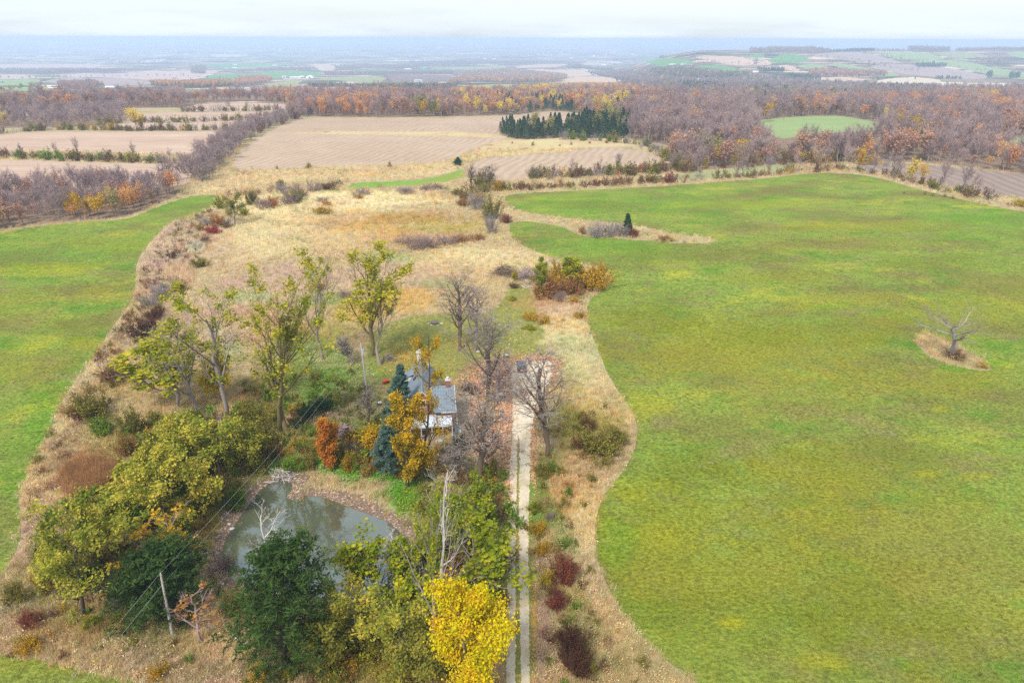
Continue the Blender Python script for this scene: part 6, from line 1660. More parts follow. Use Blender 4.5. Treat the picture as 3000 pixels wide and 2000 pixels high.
# plantations and small far woods (photo px, 3000 scale)
for i, (pl, mx, sp, hh, lb) in enumerate([
 ([(2478, 252), (2560, 243), (2700, 243), (2765, 250), (2740, 268), (2680, 274), (2560, 262), (2480, 262)], dict(conifer=1), 8, 12, 'in the square evergreen plantation at the right'),
 ([(2000, 255), (2080, 250), (2160, 255), (2150, 270), (2060, 268), (1990, 270)], dict(conifer=1), 8, 12, 'in the evergreen plantation behind the centre-right woods'),
 ([(2185, 262), (2240, 258), (2310, 266), (2290, 278), (2220, 274)], dict(conifer=1), 8, 12, 'in the narrow evergreen plantation on the right'),
 ([(2200, 196), (2220, 192), (2300, 200), (2296, 212), (2240, 210), (2222, 205)], dict(conifer=1), 9, 14, 'in the evergreen block above the white barn'),
 ([(2680, 190), (2775, 190), (2770, 198), (2690, 199)], dict(conifer=1), 12, 16, 'in the evergreen row across the right hillside'),
 ([(2888, 214), (2905, 214), (2905, 228), (2890, 228)], dict(conifer=1), 11, 14, 'in the small evergreen square near the right edge'),
 ([(2955, 216), (2990, 218), (2988, 231), (2957, 231)], dict(conifer=1), 11, 14, 'in the evergreen square at the right edge'),
 ([(2740, 228), (2815, 228), (2820, 234), (2745, 233)], dict(conifer=1), 12, 10, 'in the low evergreen row above the cream strip'),
 ([(2425, 150), (2500, 148), (2560, 147), (2562, 151), (2500, 153), (2425, 154)], dict(conifer=1), 13, 14, 'in the dark wood on the right skyline'),
 ([(2195, 150), (2300, 147), (2430, 150), (2425, 156), (2300, 156), (2200, 158)], dict(bare=.5, rust=.3, purple=.2), 13, 16, 'in the brown wood on the right skyline'),
 ([(2650, 146), (2720, 142), (2790, 146), (2780, 152), (2660, 152)], dict(bare=.5, purple=.5), 13, 18, 'in the domed wood on the right skyline'),
 ([(2790, 146), (2900, 145), (3090, 140), (3090, 150), (2900, 150), (2800, 151)], dict(bare=.5, purple=.5), 14, 14, 'in the hedge line on the right skyline'),
 ([(2560, 149), (2650, 149), (2650, 153), (2560, 152)], dict(bare=.6, conifer=.4), 16, 10, 'in the thin hedge on the right skyline'),
 ([(2365, 210), (2400, 201), (2450, 198), (2510, 206), (2560, 214), (2600, 222), (2560, 227), (2480, 226), (2400, 226), (2370, 220)], dict(bare=.3, rust=.3, orange=.2, conifer=.2), 11, 14, 'in the orange wood on the lower right hillside'),
 ([(2840, 170), (2930, 168), (2960, 172), (2945, 192), (2900, 188), (2850, 178)], dict(bare=.6, olive=.4), 15, 12, 'in the scrub wood high on the right'),
 ([(2280, 232), (2310, 222), (2400, 224), (2405, 236), (2340, 236)], dict(conifer=.8, olive=.2), 9, 12, 'in the small evergreens below the hill'),
 ([(1905, 200), (1960, 196), (2020, 196), (2090, 208), (2180, 212), (2200, 224), (2100, 228), (1980, 226), (1900, 215)], dict(conifer=.6, olive=.25, bare=.15), 11, 12, 'in the dark woods below the bright green farm field'),
 ([(1700, 208), (1780, 206), (1900, 212), (1960, 225), (1950, 245), (1850, 242), (1770, 226)], dict(conifer=.5, bare=.3, olive=.2), 11, 12, 'in the woods beside the straight far road'),
 ([(1350, 216), (1400, 206), (1480, 204), (1560, 210), (1640, 216), (1670, 228), (1620, 240), (1500, 244), (1400, 240), (1345, 246), (1320, 246)], dict(rust=.3, bare=.25, orange=.2, yellow=.12, conifer=.13), 10, 12, 'in the orange wood behind the white barn'),
 ([(905, 256), (890, 248), (930, 242), (1010, 243), (1060, 248), (1110, 246), (1180, 246), (1330, 243), (1350, 252), (1300, 262), (1120, 262), (1080, 258), (950, 256)], dict(conifer=.75, olive=.25), 9, 11, 'in the dark evergreens along the valley'),
 ([(950, 214), (1060, 212), (1140, 210), (1330, 208), (1330, 218), (1140, 220), (990, 225), (950, 222)], dict(bare=.6, purple=.4), 12, 12, 'in the grey tree belt behind the olive field'),
 ([(700, 226), (760, 222), (800, 228), (795, 240), (745, 250), (700, 252), (690, 240)], dict(rust=.4, orange=.4, conifer=.2), 10, 12, 'in the orange copse left of the white farm'),
 ([(480, 242), (540, 234), (640, 232), (690, 236), (690, 252), (600, 258), (480, 256), (440, 250)], dict(conifer=.55, orange=.25, olive=.2), 10, 12, 'in the wood by the curved road'),
 ([(170, 250), (220, 240), (290, 242), (310, 254), (270, 264), (180, 264)], dict(purple=.5, rust=.4, conifer=.1), 10, 12, 'in the mauve copse beside the long white shed'),
 ([(-90, 204), (60, 203), (200, 203), (330, 204), (460, 202), (510, 198), (500, 206), (420, 210), (330, 214), (180, 216), (140, 222), (90, 218), (-90, 215)], dict(purple=.6, bare=.4), 13, 14, 'in the mauve woods across the far left'),
 ([(735, 201), (800, 198), (900, 200), (925, 204), (900, 208), (760, 208)], dict(purple=.5, rust=.5), 13, 13, 'in the reddish belt above the big green field'),
 ([(985, 196), (1050, 190), (1180, 192), (1400, 188), (1400, 193), (1250, 197), (1160, 202), (1050, 204), (985, 208)], dict(purple=.5, rust=.5), 15, 13, 'in the reddish woods far beyond the centre'),
 ([(1190, 180), (1400, 178), (1640, 180), (1720, 186), (1690, 190), (1400, 188), (1200, 188)], dict(purple=.6, bare=.4), 19, 14, 'in the mauve far woods at the centre'),
 ([(1660, 190), (1700, 188), (1750, 200), (1800, 205), (1790, 210), (1700, 202), (1660, 200)], dict(conifer=.7, olive=.3), 12, 12, 'in the dark trees at the head of the straight far road'),
 ([(1820, 178), (1900, 168), (2100, 158), (2200, 156), (2200, 162), (2040, 166), (1960, 170), (1850, 176)], dict(bare=.6, rust=.4), 15, 12, 'in the ridge trees left of the right-hand hills'),
 ([(0, 190), (120, 184), (400, 182), (520, 186), (500, 192), (300, 188), (60, 188)], dict(purple=.7, olive=.3), 24, 14, 'in the farthest left woods'),
 ([(560, 196), (590, 190), (605, 200), (600, 218), (560, 216)], dict(olive=.6, purple=.4), 13, 12, 'in the trees left of the big far green field'),
]):
    fill_wood(pl, sp, mx, hh, lb, 20 + i, excl=False, wf=1.1)

# far hedge lines over the plain and the hillside, in photo px at 3000
for i, (pl, kd) in enumerate([
 ([(2380, 168), (2440, 172), (2500, 178), (2560, 190), (2620, 204), (2690, 214)], 'bare'), ([(2548, 156), (2600, 168), (2650, 178)], 'bare'), ([(2430, 182), (2500, 188), (2550, 194), (2640, 188)], 'olive'), ([(2640, 180), (2700, 185), (2790, 198), (2900, 214)], 'bare'),
 ([(2712, 155), (2780, 170), (2860, 176), (2960, 170)], 'bare'), ([(2210, 176), (2215, 190), (2270, 192), (2320, 188)], 'bare'), ([(2300, 206), (2360, 212), (2420, 205)], 'olive'), ([(1130, 221), (1140, 243), (1100, 250)], 'bare'), ([(1332, 220), (1345, 245)], 'conifer'),
 ([(340, 228), (480, 226), (560, 226)], 'bare'), ([(150, 232), (200, 229), (340, 227)], 'bare'), ([(600, 233), (700, 234), (780, 233)], 'olive'), ([(1530, 202), (1600, 202), (1700, 202)], 'conifer'), ([(1500, 203), (1620, 203), (1660, 196)], 'conifer'),
 ([(1698, 184), (1760, 186), (1810, 192)], 'olive'), ([(2019, 168), (2080, 182), (2200, 194)], 'bare'), ([(800, 259), (860, 258), (900, 258)], 'conifer'), ([(2540, 236), (2640, 228), (2700, 234)], 'conifer'), ([(2760, 250), (2850, 257), (2960, 259), (3060, 258)], 'conifer'),
 ([(0, 272), (60, 262), (130, 256)], 'olive'), ([(0, 232), (100, 232), (160, 231)], 'olive'), ([(850, 186), (900, 188), (980, 188)], 'bare'), ([(1140, 216), (1240, 217), (1330, 218)], 'bare')]):
    hedge([(a / K, b / K) for a, b in pl], 14, 22, {kd: .75, 'bare': .25}, 10, 'in the far hedge lines between the distant fields', 70 + i, wf=1.3)

fill_wood(D([(60, 1080), (130, 960), (200, 850), (250, 780), (310, 700), (330, 620), (370, 545), (430, 505), (490, 480), (500, 520), (460, 580), (420, 650), (380, 720), (320, 800), (260, 880), (220, 960), (170, 1060), (100, 1180), (60, 1180)]), 3.3, dict(s_mauve=.38, s_grey=.2, s_brown=.18, s_olive=.16, s_rust=.08), 1.25, 'in the dry brush strip beside the left field', 143, hj=.35, wf=1.5, crown=False)
fill_wood(D([(1235, 1000), (1300, 950), (1380, 930), (1440, 960), (1450, 1030), (1380, 1100), (1340, 1180), (1345, 1300), (1400, 1420), (1500, 1540), (1440, 1590), (1260, 1590), (1235, 1400)]), 3.6, dict(s_mauve=.28, s_brown=.16, s_olive=.34, s_rust=.12, s_green=.10), 1.1, 'in the weedy verge right of the driveway', 144, hj=.35, wf=1.5, crown=False)
TK = dict(s_olive=.40, s_green=.18, s_gold=.12, s_brown=.12, s_rust=.10, s_lime=.08)
fill_wood(D([(110, 1190), (250, 1130), (290, 1000), (330, 960), (420, 960), (520, 1000), (640, 1010), (720, 1000), (800, 1010), (900, 1030), (980, 1060), (1000, 1110), (930, 1110), (860, 1075), (780, 1065), (700, 1045), (620, 1060), (560, 1110), (500, 1180), (450, 1250), (440, 1330), (540, 1370), (620, 1400), (600, 1440), (400, 1430), (250, 1400), (130, 1370), (105, 1300)]), 2.9, TK, 2.0, 'in the dense thicket left of the pond', 140, hj=.3, wf=1.25, crown=False)
fill_wood(D([(970, 1120), (1000, 1110), (1155, 1100), (1155, 1590), (740, 1590), (700, 1520), (790, 1490), (900, 1430), (985, 1340), (990, 1250), (955, 1170)]), 2.9, TK, 2.0, 'in the dense thicket right of the pond', 141, hj=.3, wf=1.25, crown=False)
fill_wood(D([(560, 880), (640, 860), (760, 870), (860, 900), (900, 960), (960, 1030), (800, 1010), (640, 1000), (520, 980)]), 3.4, dict(s_green=.5, s_olive=.35, s_gold=.15), 1.3, 'in the green scrub behind the pond trees', 142, hj=.3, wf=1.3, crown=False)
HT = 'in the hedge between the two nearest left ploughed fields'
hedge([(-60, 361), (0, 361), (100, 366), (200, 369), (330, 373), (430, 376), (470, 368)], 6, 3.4, dict(s_olive=.3, s_brown=.25, s_green=.2, s_grey=.15, s_gold=.1), 4.2, HT, 101)
hedge([(0, 358), (200, 366), (430, 373)], 4, 22, dict(bare=.7, tawny=.3), 8, HT, 102, wf=.8)
HT = 'in the hedge above the upper left ploughed field'
hedge([(-60, 310), (0, 307), (80, 300), (170, 298), (300, 300), (420, 300), (520, 299), (565, 303)], 6, 3.6, dict(s_brown=.3, s_olive=.25, s_grey=.3, s_gold=.15), 4.2, HT, 103)
hedge([(310, 300), (340, 300)], 4, 14, dict(yellow=.6, tawny=.4), 11, 'in the hedge above the upper left field', 104)
hedge([(225, 287), (300, 282), (420, 281), (545, 276), (640, 272)], 8, 4.2, dict(s_brown=.3, s_olive=.3, s_grey=.4), 4.5, 'in the hedge between the small far left fields', 105)
hedge([(420, 257), (500, 256), (600, 255), (660, 252)], 8, 5, dict(s_grey=.5, s_brown=.3, s_olive=.2), 5, 'in the farthest hedge of the left ploughed fields', 106)
hedge([(440, 258), (640, 255)], 6, 18, dict(bare=.9, conifer=.1), 9, 'in the farthest hedge of the left ploughed fields', 107, wf=.8)
HT = 'in the grey diagonal tree line at left'
hedge([(440, 420), (455, 400), (480, 378), (515, 352), (540, 330), (575, 304), (620, 288), (670, 272), (700, 262)], 16, 3.6, dict(bare=.38, purple=.34, s_grey=.12, s_brown=.06, olive=.06, rust=.04), 7.2, HT, 108, wf=1.1)
HT = 'in the low hedge above the right green field'
hedge([(1168, 438), (1230, 434), (1300, 430), (1400, 426), (1480, 421), (1560, 418)], 5, 2.6, dict(s_brown=.5, s_mauve=.2, s_maroon=.12, s_olive=.1, s_gold=.08), 3.2, HT, 109)
HT = 'in the hedge below the centre-right ploughed field'
hedge([(1205, 412), (1260, 409), (1330, 404), (1420, 400), (1500, 397), (1565, 393), (1600, 392)], 9, 3.4, dict(s_grey=.3, s_brown=.25, s_olive=.2, s_gold=.06, s_green=.1, s_red=.02, s_mauve=.07), 4.6, HT, 110)
hedge([(1220, 408), (1400, 400), (1560, 392)], 6, 17, dict(bare=.6, tawny=.3, orange=.1), 8, HT, 111, wf=.8)
HT = 'in the tree line behind the right green field'
hedge([(1560, 414), (1640, 412), (1750, 405), (1830, 396), (1900, 391), (1960, 391), (2030, 403), (2100, 420), (2180, 440), (2250, 456), (2280, 462)], 7, 4.6, dict(s_brown=.30, s_grey=.25, s_olive=.15, s_mauve=.15, s_gold=.06, bare=.09), 3.6, HT, 112)
hedge([(1570, 412), (1640, 411), (1750, 404), (1850, 394), (1960, 390), (2030, 402), (2120, 424), (2200, 442), (2270, 460)], 5, 8.5, dict(bare=.5, purple=.25, tawny=.14, olive=.11), 9.5, HT, 113, wf=.75)
hedge([(2080, 415), (2092, 418)], 3, 5, dict(yellow=1), 10, 'standing bright yellow in the right-hand tree line', 114, wf=.8)
HT = 'in the shrubby belt below the russet wood'
hedge([(1560, 388), (1640, 384), (1750, 376), (1850, 372), (1960, 374), (2040, 380)], 14, 4.4, dict(s_olive=.3, s_gold=.15, s_grey=.3, s_brown=.15, yellow=.04, olive=.06), 5, HT, 115)
hedge([(2060, 440), (2150, 452), (2280, 470), (2352, 480)], 6, 6, dict(s_olive=.4, s_brown=.4, s_gold=.2), 1.4, 'low in the dry strip at the right edge', 116)
hedge([(1735, 282), (1770, 279), (1800, 275)], 3, 8, dict(bare=1), 8, 'standing alone in the far right green field', 117)
hedge([(540, 392), (640, 392), (760, 386), (900, 384)], 10, 16, dict(s_brown=.5, s_olive=.3, s_mauve=.2), 2.2, 'scattered in the tawny wetland below the ploughed field', 118)
hedge([(1160, 330), (1260, 335), (1350, 328), (1440, 330)], 14, 12, dict(s_brown=.5, s_olive=.3, s_maroon=.2), 2.0, 'scattered in the tan wetland beside the conifers', 119)
hedge([(1275, 318), (1320, 320), (1460, 330), (1500, 345), (1560, 380)], 8, 5, dict(s_olive=.4, s_grey=.3, s_green=.15, s_brown=.15), 4.5, 'along the wood edge right of the tan wetland', 120)
hedge([(880, 432), (1050, 425)], 8, 9, dict(s_brown=.4, s_mauve=.6), 1.6, 'below the thin green strip', 121)
hedge([(1075, 470), (1100, 440), (1115, 410), (1120, 400)], 8, 4, dict(s_grey=.4, s_olive=.3, s_brown=.3), 3.4, 'in the hedgerow leading down to the dry meadow', 122)
hedge([(520, 460), (560, 448), (700, 432), (800, 424)], 10, 6, dict(s_grey=.35, s_mauve=.3, s_olive=.2, s_brown=.15), 3.4, 'in the scrub behind the dry meadow', 123)
hedge([(170, 1000), (230, 880), (300, 760), (350, 690), (400, 610), (450, 560), (480, 520)], 7, 5.5, dict(s_brown=.35, s_umber=.15, s_grey=.25, s_olive=.15, s_mauve=.1), 1.7, 'low in the overgrown ditch beside the left field', 124)
hedge([(1255, 1090), (1270, 1200), (1290, 1300), (1300, 1420), (1320, 1550)], 7, 3.0, dict(s_brown=.2, s_olive=.35, s_green=.15, s_mauve=.2, s_gold=.1), 1.3, 'low in the weedy verge right of the driveway', 125)
hedge([(820, 1500), (900, 1440), (960, 1380), (1010, 1300), (1060, 1220), (1120, 1150)], 9, 2.1, dict(s_olive=.3, s_green=.24, s_rust=.16, s_lime=.12, s_gold=.1, s_brown=.08), 2.4, 'in the thicket between the pond and the driveway', 126)
hedge([(980, 1500), (1040, 1480), (1100, 1400), (1130, 1300)], 7, 2.0, dict(s_olive=.35, s_green=.25, s_rust=.15, s_lime=.15, s_brown=.1), 2.2, 'in the thicket between the pond and the driveway', 127)
hedge([(150, 1330), (250, 1330), (330, 1250), (400, 1180), (430, 1100), (480, 1010), (560, 970), (650, 950)], 10, 2.4, dict(s_olive=.4, s_green=.25, s_gold=.12, s_brown=.15, s_rust=.08), 2.6, 'in the undergrowth of the left thicket', 128)
hedge([(640, 1040), (760, 1020), (850, 1060), (930, 1080), (1000, 1060)], 7, 2.4, dict(s_olive=.35, s_green=.3, s_gold=.1, s_rust=.15, s_brown=.1), 1.8, 'in the undergrowth above the pond', 129)
hedge([(40, 1400), (200, 1440), (400, 1470), (600, 1500), (820, 1555), (1000, 1560)], 10, 3.2, dict(s_olive=.35, s_green=.15, s_gold=.15, s_brown=.25, s_mauve=.1), 1.0, 'low in the rough grass at the bottom', 130)
hedge([(690, 950), (720, 900), (760, 860), (800, 900), (850, 950)], 9, 2.6, dict(s_green=.6, s_olive=.3, s_gold=.1), 0.9, 'low in the green weeds left of the house', 131)

KINDNAME = dict(bare='bare_tree', purple='bare_tree', orange='autumn_tree', rust='autumn_tree', tawny='autumn_tree', yellow='yellow_tree', olive='olive_tree', conifer='conifer_tree')
ADJ = dict(bare_tree='bare grey-brown tree', autumn_tree='russet-leaved tree', yellow_tree='yellow-leaved tree', olive_tree='olive-green tree', conifer_tree='dark green conifer')
ORD = 'first second third fourth fifth sixth seventh eighth ninth tenth eleventh twelfth thirteenth fourteenth fifteenth sixteenth seventeenth eighteenth nineteenth twentieth'.split()
SADJ = dict(bare_shrub='bare grey shrub', brown_shrub='brown shrub', red_leaved_shrub='dull red shrub', leafy_shrub='leafy olive shrub', yellow_shrub='golden shrub', orange_shrub='rusty orange shrub')


KADJ = dict(orange='bright orange tree', rust='russet tree', tawny='golden tree', purple='mauve bare tree', bare='bare grey-brown tree', s_mauve='bare mauve shrub', s_umber='dark brown shrub', s_green='green shrub', s_lime='bright green shrub', s_olive='olive shrub', s_orange='orange shrub', s_rust='rusty brown shrub', s_red='red shrub', s_maroon='dull red shrub')


def emit_plants():
    rng = np.random.RandomState(2024)
    byname = {}
    for kd, x, y, z, h, wf, pi in PLANTS:
        shrub = kd.startswith('s_')
        nm = SHN[kd[2:]] if shrub else KINDNAME[kd]
        qx, qy, Z = project(x, y, z + h * 0.5)
        k = (qx > -150) & (qx < 3150)
        for i in np.nonzero(k)[0]:
            inv = -40 < qx[i] < 3040 and qy[i] < 2030
            byname.setdefault(nm, []).append((Z[i] / h[i] ** 1.0 if inv else 1e9, kd, x[i], y[i], z[i], h[i], wf[i], pi))
    n_ind = 0
    made = {}
    for nm, L_ in byname.items():
        L_.sort(key=lambda t: t[0])
        ind, rest = L_[:285], L_[285:]
        if len(rest) < 12:
            ind, rest = L_, []
        for _d, kd, x, y, z, h, wf, pi in ind:
            shrub = kd.startswith('s_')
            ms = far_shrub(kd[2:]) if shrub else far_meshes(kd)
            o = link(nm, ms[rng.randint(len(ms))])
            s = h * wf * (0.75 + 0.5 * rng.rand())
            o.location = (x, y, z - 0.05); o.rotation_euler = (0, 0, rng.rand() * 6.283); o.scale = (s, s, h)
            pl = PLACES[pi]
            o['label'] = KADJ.get(kd, (SADJ if shrub else ADJ)[nm]) + ' ' + pl
            o['category'] = 'shrub' if shrub else 'tree'
            o['group'] = nm.replace('_', ' ') + 's ' + pl
            n_ind += 1
            made.setdefault(o['label'], []).append((project(np.array([x]), np.array([y]), np.array([z]))[0][0], o))
        if rest:
            kinds = sorted(set(t[1] for t in rest)); protos, off = [], {}
            for kd in kinds:
                ms = far_shrub(kd[2:]) if kd.startswith('s_') else far_meshes(kd)
                off[kd] = (len(protos), len(ms)); protos += [proto(nm, m) for m in ms]
            idx = [off[t[1]][0] + rng.randint(off[t[1]][1]) for t in rest]
            A = np.array([t[2:7] for t in rest])
            s = A[:, 3] * A[:, 4] * (0.75 + 0.5 * rng.rand(len(A)))
            gn_scatter(nm.replace('_tree', '_woodland').replace('_shrub', '_scrub'), A[:, :3] - [0, 0, 0.05], np.stack([np.zeros(len(A)), np.zeros(len(A)), rng.rand(len(A)) * 6.283], 1), np.stack([s, s, A[:, 3]], 1), idx, protos)
        print(nm, len(ind), len(rest))
    for lb, L_ in made.items():
        if 1 < len(L_) <= 20:
            L_.sort(key=lambda t: t[0])
            for i, (_x, o) in enumerate(L_):
                o['label'] = lb + ', ' + ORD[i] + ' from left'
        elif len(L_) > 20:
            L_.sort(key=lambda t: t[0])
            for i, (_x, o) in enumerate(L_):
                o['label'] = lb + ', ' + ('left part', 'middle part', 'right part')[i * 3 // len(L_)]
        if len(lb.split()) > 13:
            print('LONG', lb)


emit_plants()
# ------------------------------------------------------------------ house
plain('brick', (0.30, 0.12, 0.085), 0.9, noise=0.35, nscale=6)
plain('white_paint', (0.60, 0.60, 0.58), 0.6, noise=0.08)
plain('white_metal', (0.50, 0.54, 0.58), 0.35, noise=0.12, nscale=2)
plain('glass_dark', (0.02, 0.025, 0.03), 0.06, spec=0.8)
plain('dark_metal', (0.03, 0.03, 0.035), 0.5)
plain('concrete', (0.42, 0.42, 0.42), 0.9, noise=0.15)
plain('paver', (0.42, 0.46, 0.50), 0.85, noise=0.2)
plain('weathered_wood', (0.42, 0.38, 0.34), 0.9, noise=0.25, nscale=3)
plain('cap_stone', (0.45, 0.42, 0.40), 0.9)
plain('pale_wood', (0.55, 0.52, 0.50), 0.9, noise=0.2, nscale=3)
plain('deck_wood', (0.26, 0.21, 0.17), 0.9, noise=0.2)
# shingles: courses running along the eaves
_m, _N, _L = _mat('shingle')
_o = _N.new('ShaderNodeOutputMaterial'); _b = _N.new('ShaderNodeBsdfPrincipled'); _b.inputs['Roughness'].default_value = 0.9
_t = _N.new('ShaderNodeTexCoord'); _br = _N.new('ShaderNodeTexBrick')
_br.inputs['Scale'].default_value = 1.0; _br.inputs['Brick Width'].default_value = 0.9; _br.inputs['Row Height'].default_value = 0.26; _br.inputs['Mortar Size'].default_value = 0.028
_br.inputs['Color1'].default_value = (0.16, 0.205, 0.245, 1); _br.inputs['Color2'].default_value = (0.215, 0.26, 0.30, 1); _br.inputs['Mortar'].default_value = (0.07, 0.09, 0.11, 1)
_L.new(_t.outputs['UV'], _br.inputs['Vector']); _L.new(_br.outputs['Color'], _b.inputs['Base Color']); _L.new(_b.outputs[0], _o.inputs[0])
MATS['shingle'] = _m


def slab_roof(name, quads, parent, th=0.16):
    """quads: (eaveA, eaveB, ridgeB, ridgeA) each thickened downward; UVs follow the slope"""
    vs, fs, uv = [], [], []
    for q in quads:
        q = [np.array(p, float) for p in q]
        b = len(vs)
        nn = np.cross(q[1] - q[0], q[3] - q[0]); nn /= np.linalg.norm(nn)
        if nn[2] < 0:
            q = [q[1], q[0], q[3], q[2]]; nn = -nn
        ax = q[1] - q[0]; ax /= np.linalg.norm(ax); ay = np.cross(nn, ax)
        vs += q + [p - nn * th for p in q]
        for f in ((0, 1, 2, 3), (7, 6, 5, 4), (0, 4, 5, 1), (1, 5, 6, 2), (2, 6, 7, 3), (3, 7, 4, 0)):
            fs.append([b + i for i in f])
            for i in f:
                p = vs[b + i] - q[0]
                uv.append((float(p @ ax), float(p @ ay)))
    me = bpy.data.meshes.new(name)
    me.from_pydata([tuple(map(float, v)) for v in vs], [], fs)
    u = me.uv_layers.new(name='UVMap')
    u.data.foreach_set('uv', np.array(uv, np.float32).ravel())
    me.materials.append(MATS['shingle'])
    return link(name, me, parent)


HX, HY = -9.8, 101.3
HZ = float(H(np.array([HX - 4]), np.array([HY + 4]))[0])
house = tag(empty('farmhouse', (HX, HY, HZ), math.radians(8)), 'brick farmhouse with steep blue-grey shingle roof among the trees', 'house')
w = MB()
def wall_gable_y(mb, x0, x1, y, e, r, m=0, t=0.25):
    """gable wall facing -y/+y"""
    xc = (x0 + x1) / 2
    bot = [(x0, y, -0.3), (x1, y, -0.3), (x1, y, e), (xc, y, r), (x0, y, e)]
    top = [(a, y + t, c) for a, _, c in bot]
    mb.face(bot); mb.face(list(reversed(top)))
    for i in range(5):
        j = (i + 1) % 5
        mb.face([bot[i], top[i], top[j], bot[j]])
wall_gable_y(w, -8.2, -2.2, 0.6, 4.4, 7.85)
wall_gable_y(w, -8.2, -2.2, 13.7, 4.4, 7.85)
w.box(-8.2, -7.95, 0.86, 13.69, -0.3, 4.4); w.box(-2.45, -2.2, 8.0, 13.69, -0.3, 4.4)
w.box(-2.19, -0.26, 0.0, 0.25, -0.3, 4.4); w.box(-2.19, -0.26, 7.75, 8.0, -0.3, 4.4)
bot = [(-0.25, 0.0, -0.3), (-0.25, 8.0, -0.3), (-0.25, 8.0, 4.4), (-0.25, 4.0, 6.85), (-0.25, 0.0, 4.4)]
top = [(0.0, b_, c_) for _, b_, c_ in bot]
w.face(list(reversed(bot))); w.face(top)
for i in range(5):
    j = (i + 1) % 5
    w.face([bot[i], bot[j], top[j], top[i]])
w.obj('wall', ['brick'], house)
ov = 0.35
sl = (8.0 - 4.4) / 3.0
slab_roof('roof', [((-8.2 - ov, 0.25, 4.4 - ov * sl), (-8.2 - ov, 14.3, 4.4 - ov * sl), (-5.2, 14.3, 8.0), (-5.2, 0.25, 8.0)),
                   ((-2.2 + ov, 0.25, 4.4 - ov * sl), (-2.2 + ov, 14.3, 4.4 - ov * sl), (-5.2, 14.3, 8.0), (-5.2, 0.25, 8.0))], house)
s2 = (7.0 - 4.4) / 4.0
slab_roof('roof', [((-3.4, -ov, 4.4 - ov * s2), (0.3, -ov, 4.4 - ov * s2), (0.3, 4.0, 7.0), (-4.6, 4.0, 7.0)),
                   ((-3.4, 8 + ov, 4.4 - ov * s2), (0.3, 8 + ov, 4.4 - ov * s2), (0.3, 4.0, 7.0), (-4.6, 4.0, 7.0))], house)
for a, b_ in (((-8.55, 0.2, 3.95), (-5.2, 0.2, 7.97)), ((-1.85, 0.2, 3.95), (-5.2, 0.2, 7.97))):
    g = MB(); d = np.array(b_) - np.array(a); g.hull([(a[0], a[1] - 0.05, a[2] - 0.05), (a[0], a[1] + 0.04, a[2] - 0.05), (a[0], a[1] + 0.04, a[2] + 0.12), (a[0], a[1] - 0.05, a[2] + 0.12)], [(b_[0], b_[1] - 0.05, b_[2] - 0.05), (b_[0], b_[1] + 0.04, b_[2] - 0.05), (b_[0], b_[1] + 0.04, b_[2] + 0.12), (b_[0], b_[1] - 0.05, b_[2] + 0.12)])
    g.obj('bargeboard', ['white_paint'], house)
for yb0, yb1 in ((-0.42, 4.0), (8.42, 4.0)):
    g = MB(); z0_ = 4.4 - ov * s2; g.hull([(0.31, yb0, z0_ - 0.16), (0.38, yb0, z0_ - 0.16), (0.38, yb0, z0_ + 0.1), (0.31, yb0, z0_ + 0.1)], [(0.31, yb1, 6.86), (0.38, yb1, 6.86), (0.38, yb1, 7.12), (0.31, yb1, 7.12)])
    g.obj('bargeboard', ['white_paint'], house)
g = MB(); g.box(-2.2, 0.3, -0.47, -0.36, 4.05, 4.2); g.obj('gutter', ['white_paint'], house)
g = MB(); g.box(0.4, 0.5, 0.05, 0.15, 0, 4.1); g.obj('downpipe', ['white_paint'], house)


def chimney(x, y, z0_, z1, mat, s=0.38):
    g = MB(); g.box(x - s, x + s, y - s, y + s, z0_, z1); c = g.obj('chimney', [mat], house)
    g = MB(); g.box(x - s - 0.1, x + s + 0.1, y - s - 0.1, y + s + 0.1, z1, z1 + 0.18); g.obj('chimney_cap', ['cap_stone'], c)
    g = MB(); g.tube([(x, y, z1 + 0.18), (x, y, z1 + 0.55)], 0.16, 8); g.tube([(x, y, z1 + 0.55), (x, y, z1 + 0.68)], [0.26, 0.1], 8); g.obj('flue', ['white_paint'], c)


chimney(-0.75, 4.0, 6.6, 8.0, 'brick')
chimney(-5.5, 13.6, 7.2, 9.1, 'white_paint')
chimney(-3.9, 13.2, 6.2, 8.9, 'white_paint', 0.32)


def window(x, y, z, wd, ht, axis, parent=house):
    g = MB(); t = 0.07
    if axis == 'y':
        g.box(x - wd / 2 - .08, x + wd / 2 + .08, y - 0.06, y - 0.004, z - .08, z + ht + .08)
    else:
        g.box(x + 0.004, x + 0.06, y - wd / 2 - .08, y + wd / 2 + .08, z - .08, z + ht + .08)
    f = g.obj('window', ['white_paint'], parent)
    for s in (0, 1):
        zz0 = z + s * ht / 2 + 0.03; zz1 = z + (s + 1) * ht / 2 - 0.03
        g = MB()
        if axis == 'y':
            g.box(x - wd / 2 + .03, x + wd / 2 - .03, y - 0.075, y - 0.063, zz0, zz1)
        else:
            g.box(x + 0.063, x + 0.075, y - wd / 2 + .03, y + wd / 2 - .03, zz0, zz1)
        g.obj('pane', ['glass_dark'], f)


